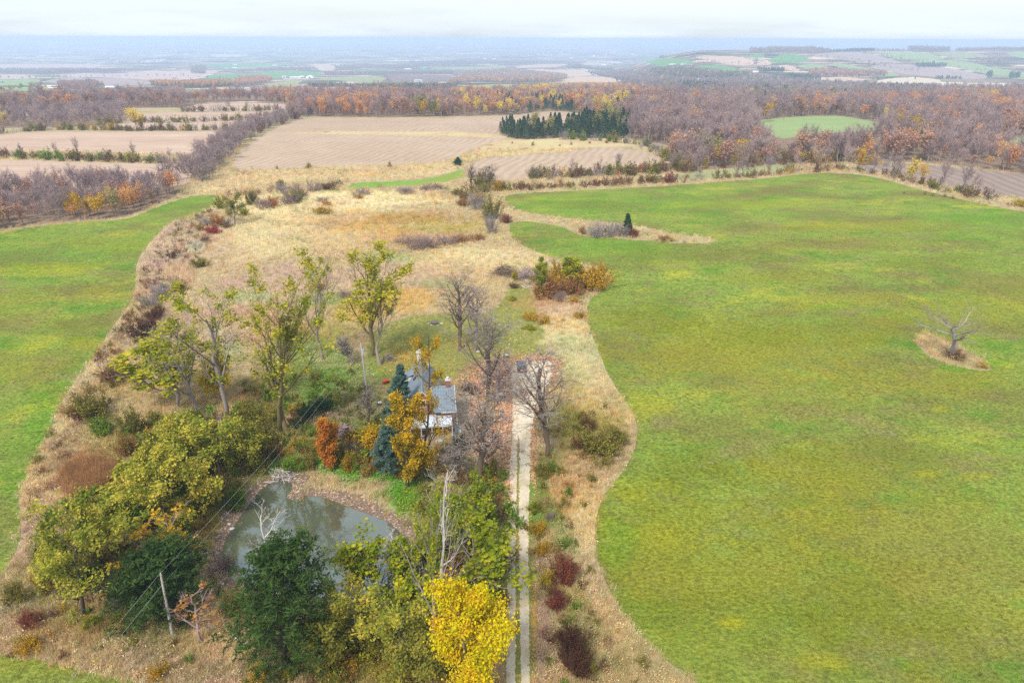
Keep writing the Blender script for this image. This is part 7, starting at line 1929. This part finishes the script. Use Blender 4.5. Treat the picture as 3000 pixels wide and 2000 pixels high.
window(-5.2, 0.6, 4.9, 0.9, 1.3, 'y'); window(-6.8, 0.6, 1.0, 0.9, 1.5, 'y'); window(-3.6, 0.6, 1.0, 0.9, 1.5, 'y'); window(-1.4, 0.0, 1.0, 0.9, 1.4, 'y')
window(0.0, 2.2, 1.0, 0.9, 1.5, 'x'); window(0.0, 5.8, 1.0, 0.9, 1.5, 'x'); window(0.0, 4.0, 4.2, 0.8, 1.2, 'x')
g = MB(); g.box(-5.65, -4.75, 0.53, 0.596, 0.3, 2.4); dr = g.obj('door', ['white_paint'], house)
g = MB(); g.box(-4.92, -4.86, 0.48, 0.528, 1.25, 1.35); g.obj('handle', ['dark_metal'], dr)
# small side dormer, roof vents
g = MB(); g.box(-8.3, -7.0, 10.0, 11.6, 4.6, 6.0); dm = g.obj('dormer', ['white_paint'], house)
slab_roof('dormer_roof', [((-8.6, 9.8, 5.95), (-8.6, 11.8, 5.95), (-6.4, 11.8, 6.65), (-6.4, 9.8, 6.65))], dm, 0.1)
for yy in (10.4, 8.2):
    zz = 4.4 + (-6.35 + 8.2) * sl
    g = MB(); g.hull([(-6.65, yy - .35, zz - 0.36 + 0.02), (-6.05, yy - .35, zz + 0.36 + 0.02), (-6.05, yy + .35, zz + 0.36 + 0.02), (-6.65, yy + .35, zz - 0.36 + 0.02)], [(-6.75, yy - .3, zz - 0.2), (-6.15, yy - .3, zz + 0.5), (-6.15, yy + .3, zz + 0.5), (-6.75, yy + .3, zz - 0.2)])
    g.obj('skylight', ['glass_dark'], house)
# porch
for i in range(7):
    x0 = -7.6 + i * 1.03
    g = MB(); z0_, z1 = 3.35, 2.65
    yb = 0.5 if i < 5 else -0.05
    g.hull([(x0, -2.1, z1), (x0 + 0.99, -2.1, z1), (x0 + 0.99, yb, z0_), (x0, yb, z0_)], [(x0, -2.1, z1 + 0.05), (x0 + 0.99, -2.1, z1 + 0.05), (x0 + 0.99, yb, z0_ + 0.05), (x0, yb, z0_ + 0.05)])
    g.obj('porch_roof_panel', ['white_metal'], house)
g = MB(); g.box(-7.6, -0.4, -2.2, -2.11, 2.45, 2.68); g.obj('porch_beam', ['white_paint'], house)
for x0 in (-7.5, -5.7, -3.9, -2.1, -0.5):
    g = MB(); g.box(x0 - .09, x0 + .09, -2.1, -1.92, 0.2, 2.5); g.obj('porch_post', ['white_paint'], house)
g = MB(); g.box(-7.7, -0.3, -2.2, 0.0, -0.2, 0.2); g.obj('porch_deck', ['deck_wood'], house)
for i in range(2):
    g = MB(); g.box(-3.4, -2.2, -2.5 - i * 0.3, -2.2 - i * 0.3, -0.2, 0.12 - i * 0.1); g.obj('step', ['concrete'], house)

# paved patch by the house corner
p, _ = at(1331, 1258)
pt = tag(empty('patio', (p[0], p[1], p[2]), math.radians(8)), 'small square of pale pavers near the house corner', 'patio')
for i in range(3):
    for j in range(3):
        g = MB(); g.box(-1.2 + i * .82, -1.2 + i * .82 + .78, -1.2 + j * .82, -1.2 + j * .82 + .78, -0.05, 0.10 + 0.01 * ((i * 3 + j) % 2)); g.obj('paver', ['paver'], pt)

# ------------------------------------------------------------------ car
plain('car_black', (0.022, 0.018, 0.024), 0.22, spec=0.6)
plain('car_roof_sheen', (0.10, 0.11, 0.12), 0.25, spec=0.6)  # black paint lightened to grey: the sky's reflection is put into the colour
plain('car_glass', (0.03, 0.035, 0.05), 0.05, spec=0.9)
plain('tyre', (0.02, 0.02, 0.02), 0.9)
plain('rim', (0.45, 0.45, 0.47), 0.3, metal=0.8)
plain('tail_red', (0.55, 0.02, 0.02), 0.25, spec=0.6)
plain('plate', (0.80, 0.82, 0.85), 0.4)
p, _ = at(1527.5, 1093)
car = tag(empty('parked_car', (p[0], p[1] + 2.2, p[2] + 0.03), math.radians(1)), 'black SUV with red tail lights parked on the gravel', 'car')
sec = [(-2.30, .78, .42, .95), (-2.22, .88, .30, 1.04), (-1.4, .92, .28, 1.06), (0.0, .92, .27, 1.04), (1.1, .92, .28, 1.00), (1.9, .88, .30, .92), (2.25, .76, .38, .72)]
g = MB(); rings = []
for y_, hw, zl_, zt in sec:
    rings.append([(-hw, y_, zl_), (hw, y_, zl_), (hw + .03, y_, (zl_ + zt) / 2), (hw - .02, y_, zt - .08), (hw - .12, y_, zt), (-hw + .12, y_, zt), (-hw + .02, y_, zt - .08), (-hw - .03, y_, (zl_ + zt) / 2)])
for A, B in zip(rings[:-1], rings[1:]):
    g.hull(A, B, caps=False)
g.face(rings[0]); g.face(list(reversed(rings[-1])))
g.obj('body', ['car_black'], car, smooth=False, merge=True)
g = MB(); bot = [(-.84, -2.14, 1.03), (.84, -2.14, 1.03), (.84, 1.0, 1.01), (-.84, 1.0, 1.01)]; top = [(-.66, -1.78, 1.56), (.66, -1.78, 1.56), (.63, 0.25, 1.57), (-.63, 0.25, 1.57)]
g.hull(bot, top); g.obj('window_glass', ['car_glass'], car)
g = MB(); g.hull([(-.69, -1.92, 1.565), (.69, -1.92, 1.565), (.66, 0.28, 1.575), (-.66, 0.28, 1.575)], [(-.62, -1.86, 1.63), (.62, -1.86, 1.63), (.58, 0.15, 1.65), (-.58, 0.15, 1.65)]); g.obj('roof', ['car_roof_sheen'], car)
g = MB(); g.box(-.40, .40, -1.3, -0.2, 1.653, 1.662); g.obj('sunroof', ['car_glass'], car)
for sx in (-1, 1):
    g = MB(); g.tube([(sx * .60, -1.6, 1.70), (sx * .58, 0.1, 1.71)], 0.022, 6); g.obj('roof_rail', ['rim'], car)
    for (ya, yb, wd) in ((-2.16, -1.82, .05), (-0.62, -0.50, .04)):
        pass
    g = MB(); g.tube([(sx * .845, -2.12, 1.04), (sx * .665, -1.80, 1.565)], 0.045, 6); g.obj('pillar', ['car_black'], car)
    g = MB(); g.tube([(sx * .845, -0.6, 1.04), (sx * .66, -0.65, 1.565)], 0.035, 6); g.obj('pillar', ['car_black'], car)
    g = MB(); g.box(min(sx * .48, sx * .86), max(sx * .48, sx * .86), -2.36, -2.22, .82, .97); g.obj('tail_light', ['tail_red'], car)
    g = MB(); g.box(min(sx * .90, sx * 1.06), max(sx * .90, sx * 1.06), 0.72, 0.86, 1.0, 1.15); g.obj('mirror', ['car_black'], car)
    for y_ in (-1.42, 1.42):
        g = MB(); g.tube([(sx * .70, y_, .36), (sx * .945, y_, .36)], 0.36, 20); wh = g.obj('wheel', ['tyre'], car)
        g = MB(); g.tube([(sx * .946, y_, .36), (sx * .965, y_, .36)], 0.22, 14); g.obj('rim', ['rim'], wh)
g = MB(); g.box(-.26, .26, -2.335, -2.302, .60, .74); g.obj('licence_plate', ['plate'], car)
g = MB(); g.box(-.84, .84, -2.40, -2.24, .34, .54); g.obj('bumper', ['car_black'], car, bevel=0.03)
g = MB(); g.hull([(-.62, -2.02, 1.60), (.62, -2.02, 1.60), (.60, -1.84, 1.63), (-.60, -1.84, 1.63)], [(-.60, -2.04, 1.64), (.60, -2.04, 1.64), (.58, -1.86, 1.67), (-.58, -1.86, 1.67)]); g.obj('spoiler', ['car_roof_sheen'], car)

# ------------------------------------------------------------------ poles and wires
def pole(bx, by, tx, ty, mat, label, r=0.15):
    p, q, _ = top_of(bx, by, tx, ty)
    e = tag(empty('utility_pole', (p[0], p[1], p[2])), label, 'pole')
    dx = q[0] - p[0]; h = q[2] - p[2]
    g = MB(); g.tube([(0, 0, -.3), (dx * .5, 0, h * .5), (dx, 0, h)], [r, r * .85, r * .68], 10); g.obj('pole_shaft', [mat], e)
    return e, p, dx, h
e1, p1, dx1, h1 = pole(506, 1862, 471, 1682, 'weathered_wood', 'plain weathered wooden pole in the lower left foreground', 0.17)
e2, p2, dx2, h2 = pole(1074, 1142, 1057, 1007, 'pale_wood', 'pale utility pole with a transformer left of the house', 0.17)
g = MB(); g.tube([(dx2 + .30, -0.1, h2 - 1.9), (dx2 + .30, -0.1, h2 - 1.0)], .26, 12); tf = g.obj('transformer', ['white_metal'], e2)
g = MB(); g.tube([(dx2 + .30, -0.1, h2 - 1.0), (dx2 + .30, -0.1, h2 - 0.7)], .05, 6); g.obj('bushing', ['dark_metal'], tf)
g = MB(); g.tube([(dx2, 0, h2), (dx2, 0, h2 + .25)], .05, 6); g.obj('insulator', ['white_paint'], e2)
g = MB(); g.tube([(dx1, 0, h1), (dx1, 0, h1 + .22)], .05, 6); g.obj('insulator', ['white_paint'], e1)
plain('wire', (0.55, 0.54, 0.50), 0.6)
tops = []
for (pp, dx, h) in ((p2, dx2, h2), (p1, dx1, h1)):
    tops.append(np.array([pp[0] + dx, pp[1], pp[2] + h]))
ext = tops[1] + (tops[1] - tops[0]) * 1.2; ext[2] = tops[1][2] + 0.5
for off, lab in ((0.22, 'upper thin power line crossing above the pond'), (-1.25, 'lower thin power line crossing above the pond')):
    g = MB()
    for A, B in ((tops[0], tops[1]), (tops[1], ext)):
        pts = []
        for t in np.linspace(0, 1, 25):
            c = A + (B - A) * t; c = c.copy(); c[2] += off - 1.1 * 4 * t * (1 - t) + 0; pts.append(c)
        g.tube(pts, 0.009, 4)
    o = g.obj('power_line', ['wire']); tag(o, lab, 'wire', 'power lines')

# ------------------------------------------------------------------ small things in the yard
p, mpp = at(1114, 1192)
e = tag(empty('barrel', tuple(p)), 'black barrel with a white lid left of the blue spruce', 'barrel')
plain('black_plastic', (0.015, 0.016, 0.02), 0.5)
g = MB(); g.tube([(0, 0, 0), (0, 0, .15), (0, 0, .8), (0, 0, .98)], [.36, .40, .40, .37], 16); g.obj('barrel_body', ['black_plastic'], e)
g = MB(); g.tube([(0, 0, .98), (0, 0, 1.07)], [.37, .30], 16); g.obj('lid', ['white_paint'], e)
plain('red_tarp', (0.62, 0.04, 0.03), 0.5); plain('dark_rubbish', (0.13, 0.10, 0.09), 0.9, noise=.4)
p, mpp = at(1129, 1124)
e = tag(empty('wheelbarrow', tuple(p), 0.6), 'red wheelbarrow on the grass left of the house', 'wheelbarrow')
g = MB(); g.hull([(-.35, -.25, .3), (.35, -.25, .3), (.35, .25, .3), (-.35, .25, .3)], [(-.6, -.4, .75), (.6, -.4, .75), (.6, .4, .75), (-.6, .4, .75)]); g.obj('tray', ['red_tarp'], e)
g = MB(); g.tube([(.62, -.05, .22), (.62, .05, .22)], .22, 12); g.obj('wheel', ['tyre'], e)
for s in (-1, 1):
    g = MB(); g.tube([(.6, s * .08, .22), (-1.1, s * .35, .6)], .03, 6); g.obj('handle', ['weathered_wood'], e)
    g = MB(); g.tube([(-.3, s * .25, .4), (-.35, s * .28, 0)], .03, 6); g.obj('leg', ['dark_metal'], e)
p, mpp = at(1484, 1049)
e = tag(empty('barbecue', tuple(p)), 'small round barbecue with a white lid behind the car', 'barbecue')
g = MB(); g.tube([(0, 0, .55), (0, 0, .66), (0, 0, .8)], [.16, .36, .40], 14); g.obj('bowl', ['dark_metal'], e)
g = MB(); g.tube([(0, 0, .8), (0, 0, .95), (0, 0, 1.08)], [.41, .33, .1], 14); g.obj('lid', ['white_paint'], e)
for k in range(3):
    a = k * 2.09; g = MB(); g.tube([(.15 * math.cos(a), .15 * math.sin(a), .6), (.38 * math.cos(a), .38 * math.sin(a), 0)], .025, 5); g.obj('leg', ['dark_metal'], e)


def rock_mesh(seed):
    import bmesh
    bm = bmesh.new(); bmesh.ops.create_icosphere(bm, subdivisions=2, radius=0.5)
    r = random.Random(seed)
    ph = [r.random() * 6 for _ in range(6)]
    for v in bm.verts:
        k = 1 + 0.16 * math.sin(v.co.x * 7 + ph[0]) + 0.14 * math.sin(v.co.y * 8 + ph[1]) + 0.12 * math.sin(v.co.z * 9 + ph[2])
        v.co *= k; v.co.z *= 0.7
    me = bpy.data.meshes.new('rock'); bm.to_mesh(me); bm.free()
    return me
plain('pale_rock', (0.50, 0.47, 0.44), 0.9, noise=.2, nscale=3); plain('dark_rock', (0.17, 0.14, 0.13), 0.9, noise=.3, nscale=3)
_rk = [rock_mesh(i) for i in range(3)]
for m in _rk: m.materials.append(MATS['pale_rock'])
_rkd = rock_mesh(8); _rkd.materials.append(MATS['dark_rock'])
rr = random.Random(3)
for (x_, y_, s, lab, grp) in [(1466, 1156, 1.0, 'rounded pale boulder beside the bare tree by the yard', None), (1272, 947, 2.0, None, None), (1294, 949, .8, 'white stone right of the dark boulder on the lawn', None), (1256, 948, .45, 'small white stone left of the dark boulder', None), (1264, 953, .5, 'small white stone just below the dark boulder', None), (1283, 954, .45, 'small pale stone below right of the dark boulder', None),
        (1400, 1032, .9, 'pale stone at the foot of the mauve bare tree', None), (1605, 1070, .5, 'white stone at the right edge of the parking area', None), (1667, 880, .6, 'white stone in front of the shrub clump', None), (1648, 857, .4, 'small white stone under the shrub clump', None),
        (680, 1549, .6, 'pale rock on the left pond bank, upper', None), (672, 1536, .5, 'pale rock on the left pond bank beside the upper one', None), (700, 1478, .5, 'pale rock near the upper left pond bank', None), (709, 1482, .4, 'small rock near the upper left pond bank', None), (602, 1622, .55, 'pale rock on the lower left bank by the shrub', None), (590, 1616, .4, 'small pale rock on the lower left bank', None), (652, 1712, .5, 'pale rock on the bank beside the big pine', None)]:
    p, _ = at(x_, y_)
    if lab is None:
        lab = 'large dark boulder on the lawn behind the house'
        me = _rkd
    else:
        me = _rk[rr.randrange(3)]
    o = link('rock', me, None, (p[0], p[1], p[2] + s * .15), (0, 0, rr.random() * 6), (s, s * .8, s * .7)); tag(o, lab, 'rock')


def brush_pile(x_, y_, w, h, n, seed, mat, label, r=.03):
    p, mpp = at(x_, y_)
    rng = np.random.RandomState(seed)
    W_ = w * mpp; H_ = h * mpp
    c = rng.randn(n, 3) * np.array([W_ * .22, W_ * .13, 0]) ; c[:, 2] = np.abs(rng.rand(n)) * H_ * np.exp(-(c[:, 0] / (W_ * .4)) ** 2)
    d = nrm(rng.randn(n, 3) * np.array([1, .7, .28])); L_ = W_ * (.18 + .22 * rng.rand(n))[:, None]
    t = np.linspace(-.5, .5, 4)[None, :, None]
    P = c[:, None] + d[:, None] * L_[:, None] * t + rng.randn(n, 4, 3) * .04 * W_ * .15
    P[..., 2] = np.maximum(P[..., 2], .03)
    V, F = tube_arrays(P, (r * (.5 + rng.rand(n)))[:, None] * np.linspace(1, .4, 4)[None], 4)
    o = link('brush_pile', mk_mesh('brush_pile', V, [F], [mat]), None, tuple(p)); tag(o, label, 'brush pile'); return o


brush_pile(1480, 806, 92, 30, 260, 1, 'bark_brown', 'left mound of cut branches at the edge of the lawn path', .05)
brush_pile(1546, 818, 92, 34, 260, 2, 'bark_mauve', 'right mound of grey cut branches beside the shrub clump', .05)
brush_pile(1548, 832, 40, 16, 24, 22, 'bark_pale', 'pale bleached branches on top of the right brush pile', .07)
brush_pile(1136, 1056, 46, 22, 110, 3, 'bark_grey', 'brush pile at the foot of the thin leaning tree', .05)
brush_pile(1145, 1758, 52, 30, 260, 4, 'bark_mauve', 'rounded twig heap near the pond shore', .02)
brush_pile(1372, 1142, 60, 22, 120, 5, 'bark_dark', 'dark pile of branches right of the house', .05)
brush_pile(830, 1398, 110, 26, 90, 6, 'bark_pale', 'tangle of pale dead branches at the pond inlet', .045)
brush_pile(742, 1478, 46, 22, 26, 7, 'bark_pale', 'pale dead branch tangle on the left pond edge', .03)
brush_pile(630, 1680, 60, 26, 90, 8, 'bark_mauve', 'twiggy grey branches lying at the pond lower left', .025)
brush_pile(1148, 1602, 30, 40, 14, 9, 'bark_pale', 'white dead branches rising from the pond right edge', .03)


def log(pts, r, mat, label, name='fallen_log', z=(.25, .2)):
    g = MB(); P = []
    for i, (x_, y_) in enumerate(pts):
        p, _ = at(x_, y_); p = p.copy(); p[2] += z[0] + (z[1] - z[0]) * i / (len(pts) - 1); P.append(p)
    g.tube(P, [r * (1 - .5 * i / (len(P) - 1)) for i in range(len(P))], 7)
    tag(g.obj(name, [mat], None, smooth=True), label, 'log')


log([(722, 1893), (690, 1870), (664, 1848)], .14, 'bark_pale', 'pale fallen log lying left of the big pine')
log([(1355, 1590), (1375, 1586), (1398, 1572), (1410, 1556)], .10, 'bark_pale', 'pale crooked fallen branch left of the driveway', z=(1.2, 1.6))
log([(1180, 1170 + 200), (1200, 1376)], .08, 'bark_brown', 'short brown log below the blue spruce')
log([(1338, 1148), (1352, 1156), (1380, 1158)], .12, 'bark_grey', 'grey curved log at the right corner of the house')
log([(1528, 840), (1540, 846), (1556, 842)], .12, 'bark_pale', 'pale bent log in front of the brush piles')
log([(450, 1228), (480, 1212), (520, 1192)], .07, 'bark_pale', 'long pale branch lying in the grass at the left')
p, q, mpp = top_of(650, 1256, 642, 1216)
e = tag(empty('tree_stump', tuple(p)), 'broken pale stump under the leaning tree', 'stump')
g = MB(); hh = q[2] - p[2]; g.tube([(0, 0, -.1), (.05, 0, hh * .5), (-.2, 0, hh * .95)], [.38, .32, .24], 9); g.obj('trunk', ['bark_pale'], e)
g = MB(); g.tube([(-.2, 0, hh * .93), (-.3, 0, hh * 1.2)], [.16, .02], 5); g.obj('splinter', ['bark_brown'], e)

# ------------------------------------------------------------------ distant farm buildings
plain('barn_white', (0.80, 0.81, 0.84), 0.6); plain('barn_red', (0.35, 0.04, 0.04), 0.8); plain('barn_dark', (0.05, 0.08, 0.11), 0.7); plain('roof_grey', (0.35, 0.36, 0.38), 0.7); plain('roof_dark', (0.10, 0.11, 0.13), 0.8); plain('roof_green', (0.15, 0.33, 0.30), 0.7); plain('window_far', (0.05, 0.06, 0.08), 0.3)


def building(name, px_, py_, wpx, hpx, wall, roof, label, rot=0.1, asp=.6, dome=False):
    p, mpp = at(px_, py_)
    W_ = wpx * mpp; Hh = hpx * mpp * .75; D_ = max(5, min(W_ * asp, 22))
    e = tag(empty(name, tuple(p), rot), label, 'building' if name != 'farmhouse' else 'house')
    g = MB()
    if dome:
        a = [(-W_ / 2, 0)] + [(-W_ / 2 * math.cos(t), Hh * math.sin(t)) for t in np.linspace(0.15, math.pi - .15, 9)] + [(W_ / 2, 0)]
        g.hull([(x, -D_ / 2, z - 1) for x, z in a], [(x, D_ / 2, z - 1) for x, z in a]); g.obj('roof', [roof], e)
        g = MB(); g.box(-W_ * .1, W_ * .1, -D_ / 2 - .2, -D_ / 2 - .05, -1, Hh * .4); g.obj('door', ['window_far'], e)
        return
    eh = Hh * .55
    g.box(-W_ / 2, W_ / 2, -D_ / 2, D_ / 2, -2, eh); g.obj('wall', [wall], e)
    g = MB(); o = .5
    A = [(-W_ / 2 - o, -D_ / 2 - o, eh + .02), (-W_ / 2 - o, D_ / 2 + o, eh + .02), (-W_ / 2 - o, 0, Hh)]; B = [(-a, b, c) for a, b, c in A]
    g.hull(A, B); g.obj('roof', [roof], e)
    n = max(1, min(5, int(wpx // 7)))
    for i in range(n):
        x = (-.5 + (i + .5) / n) * W_ * .85
        g = MB(); s = W_ * .85 / n * .28; g.box(x - s, x + s, -D_ / 2 - .15, -D_ / 2 - .03, eh * .35, eh * .8); g.obj('window', ['window_far'], e)


for b in [
 ('barn', 325, 258, 26, 7, 'barn_white', 'barn_white', 'long white shed above the left wood'), ('farmhouse', 128, 255, 10, 6, 'barn_white', 'roof_grey', 'white house at the far left, left one of two'), ('farmhouse', 146, 256, 12, 6, 'barn_white', 'barn_white', 'white house at the far left, right one of two'),
 ('barn', 156, 259, 28, 3, 'barn_white', 'barn_white', 'low flat white building in front of the far left houses'), ('barn', 3, 243, 12, 7, 'barn_red', 'roof_green', 'red barn at the left margin'),
 ('barn', 833, 229, 12, 9, 'barn_white', 'roof_grey', 'white barn at the left end of the big farm'), ('barn', 866, 229, 30, 5, 'barn_white', 'barn_white', 'long low white barn of the big farm'), ('barn', 884, 227, 14, 5, 'roof_grey', 'barn_white', 'white-roofed barn behind the long low one'), 
 ('barn', 1226, 240, 22, 9, 'barn_white', 'roof_grey', 'white farmhouse in front of the brown field'), ('barn', 1469, 240, 20, 7, 'roof_dark', 'barn_white', 'white-roofed long barn beside the orange wood'), ('barn', 1489, 243, 12, 5, 'barn_white', 'barn_white', 'small white barn right of the long barn'),
 ('farmhouse', 1910, 268, 16, 9, 'barn_dark', 'roof_dark', 'dark-roofed house in the centre-right trees'), ('farmhouse', 1924, 269, 12, 5, 'barn_white', 'roof_grey', 'white annex beside the dark-roofed house'), ('barn', 1965, 271, 11, 10, 'barn_dark', 'roof_dark', 'dark blue gabled barn right of the orange trees'),
 ('farmhouse', 2052, 236, 22, 8, 'barn_white', 'roof_grey', 'grey and white house in the blue-green woods'), ('farmhouse', 2093, 236, 14, 4, 'barn_white', 'barn_white', 'low white house right of the grey and white one'),
 ('barn', 1970, 190, 18, 3, 'barn_white', 'barn_white', 'white barn at the left of the green hill farm'), ('barn', 2002, 189, 16, 5, 'barn_white', 'roof_grey', 'tallest white barn of the green hill farm'), ('farmhouse', 2022, 192, 10, 4, 'barn_red', 'roof_grey', 'small red building of the green hill farm'),
 ('barn', 2212, 213, 17, 6, 'barn_white', 'barn_white', 'white barn before the evergreen block'), ('barn', 1768, 193, 12, 5, 'barn_white', 'barn_white', 'small white barn by the row of dark trees'), ('barn', 1814, 187, 12, 4, 'roof_green', 'barn_white', 'white-roofed barn on the tan far field'), ('barn', 1852, 186, 9, 4, 'barn_white', 'roof_grey', 'white hut left of the bright green hill field'),
 ('barn', 1195, 204, 17, 4, 'barn_white', 'barn_white', 'long white building on the far green strip'), ('barn', 1242, 203, 18, 8, 'roof_green', 'roof_green', 'green-roofed barn on the far green strip'), ('farmhouse', 990, 192, 10, 5, 'barn_white', 'roof_grey', 'small white house by the far tan field'),
 ('barn', 805, 193, 12, 3, 'barn_white', 'barn_white', 'tiny white barn at the far green strip'), ('barn', 688, 200, 16, 3, 'barn_white', 'barn_white', 'low white building above the curved hedge'), ('barn', 665, 201, 14, 3, 'barn_white', 'roof_grey', 'low white building left of its twin above the hedge'), ('farmhouse', 690, 191, 10, 3, 'barn_white', 'barn_white', 'tiny white house at the far bright strip'), ('farmhouse', 512, 231, 10, 4, 'roof_grey', 'roof_dark', 'grey farmhouse left of the curved road'),
 ('farmhouse', 1163, 178, 12, 3, 'barn_white', 'barn_white', 'far white buildings left of the silo'), ('barn', 1447, 175, 12, 3, 'barn_white', 'barn_white', 'far white building, right one of a pair'), ('barn', 1420, 174, 8, 3, 'barn_white', 'barn_white', 'far white building, left one of a pair'), ('barn', 1675, 172, 14, 3, 'barn_white', 'barn_white', 'far white building at the centre right'), ('barn', 1740, 168, 5, 6, 'barn_white', 'barn_white', 'far pale tower-like silo at the centre right'),
 ('farmhouse', 158, 176, 9, 3, 'barn_white', 'barn_white', 'far white house on the left plain')]:
    building(*b, rot=random.Random(b[1]).uniform(-.25, .25))
building('barn', 908, 229, 22, 11, 'barn_white', 'barn_white', 'round-roofed white shed at the right of the big farm', dome=True)
building('barn', 2939, 255, 30, 9, 'barn_white', 'barn_white', 'white round-roofed building near the right edge', dome=True)
rr = random.Random(12)
for i, (cx, n, cy, sx) in enumerate([(400, 14, 183, 75), (300, 4, 186, 40), (470, 9, 180, 40), (860, 4, 147, 60), (600, 3, 160, 60), (1290, 3, 141, 16), (1800, 3, 160, 60), (1620, 3, 157, 60)]):
    where = ['in the far village on the left plain', 'at the left edge of the far village', 'at the right edge of the far village', 'on the hazy plain left of centre', 'on the hazy plain above the green fields', 'on the hazy plain at the centre', 'on the hazy plain right of centre', 'on the hazy plain near the centre'][i]
    for j in range(n):
        x_, y_ = cx + rr.uniform(-1, 1) * sx, cy + rr.uniform(-3, 3)
        p, mpp = at(x_, y_)
        g = MB(); W_ = rr.uniform(3, 8) * mpp; h_ = 2.0 * mpp
        g.box(-W_ / 2, W_ / 2, -8, 8, -2, h_ * .6); g.hull([(-W_ / 2, -9, h_ * .6), (-W_ / 2, 9, h_ * .6), (-W_ / 2, 0, h_)], [(W_ / 2, -9, h_ * .6), (W_ / 2, 9, h_ * .6), (W_ / 2, 0, h_)])
        o = g.obj('far_house', ['barn_white']); o.location = tuple(p)
        tag(o, 'tiny white house ' + where, 'house', 'tiny white houses ' + where)
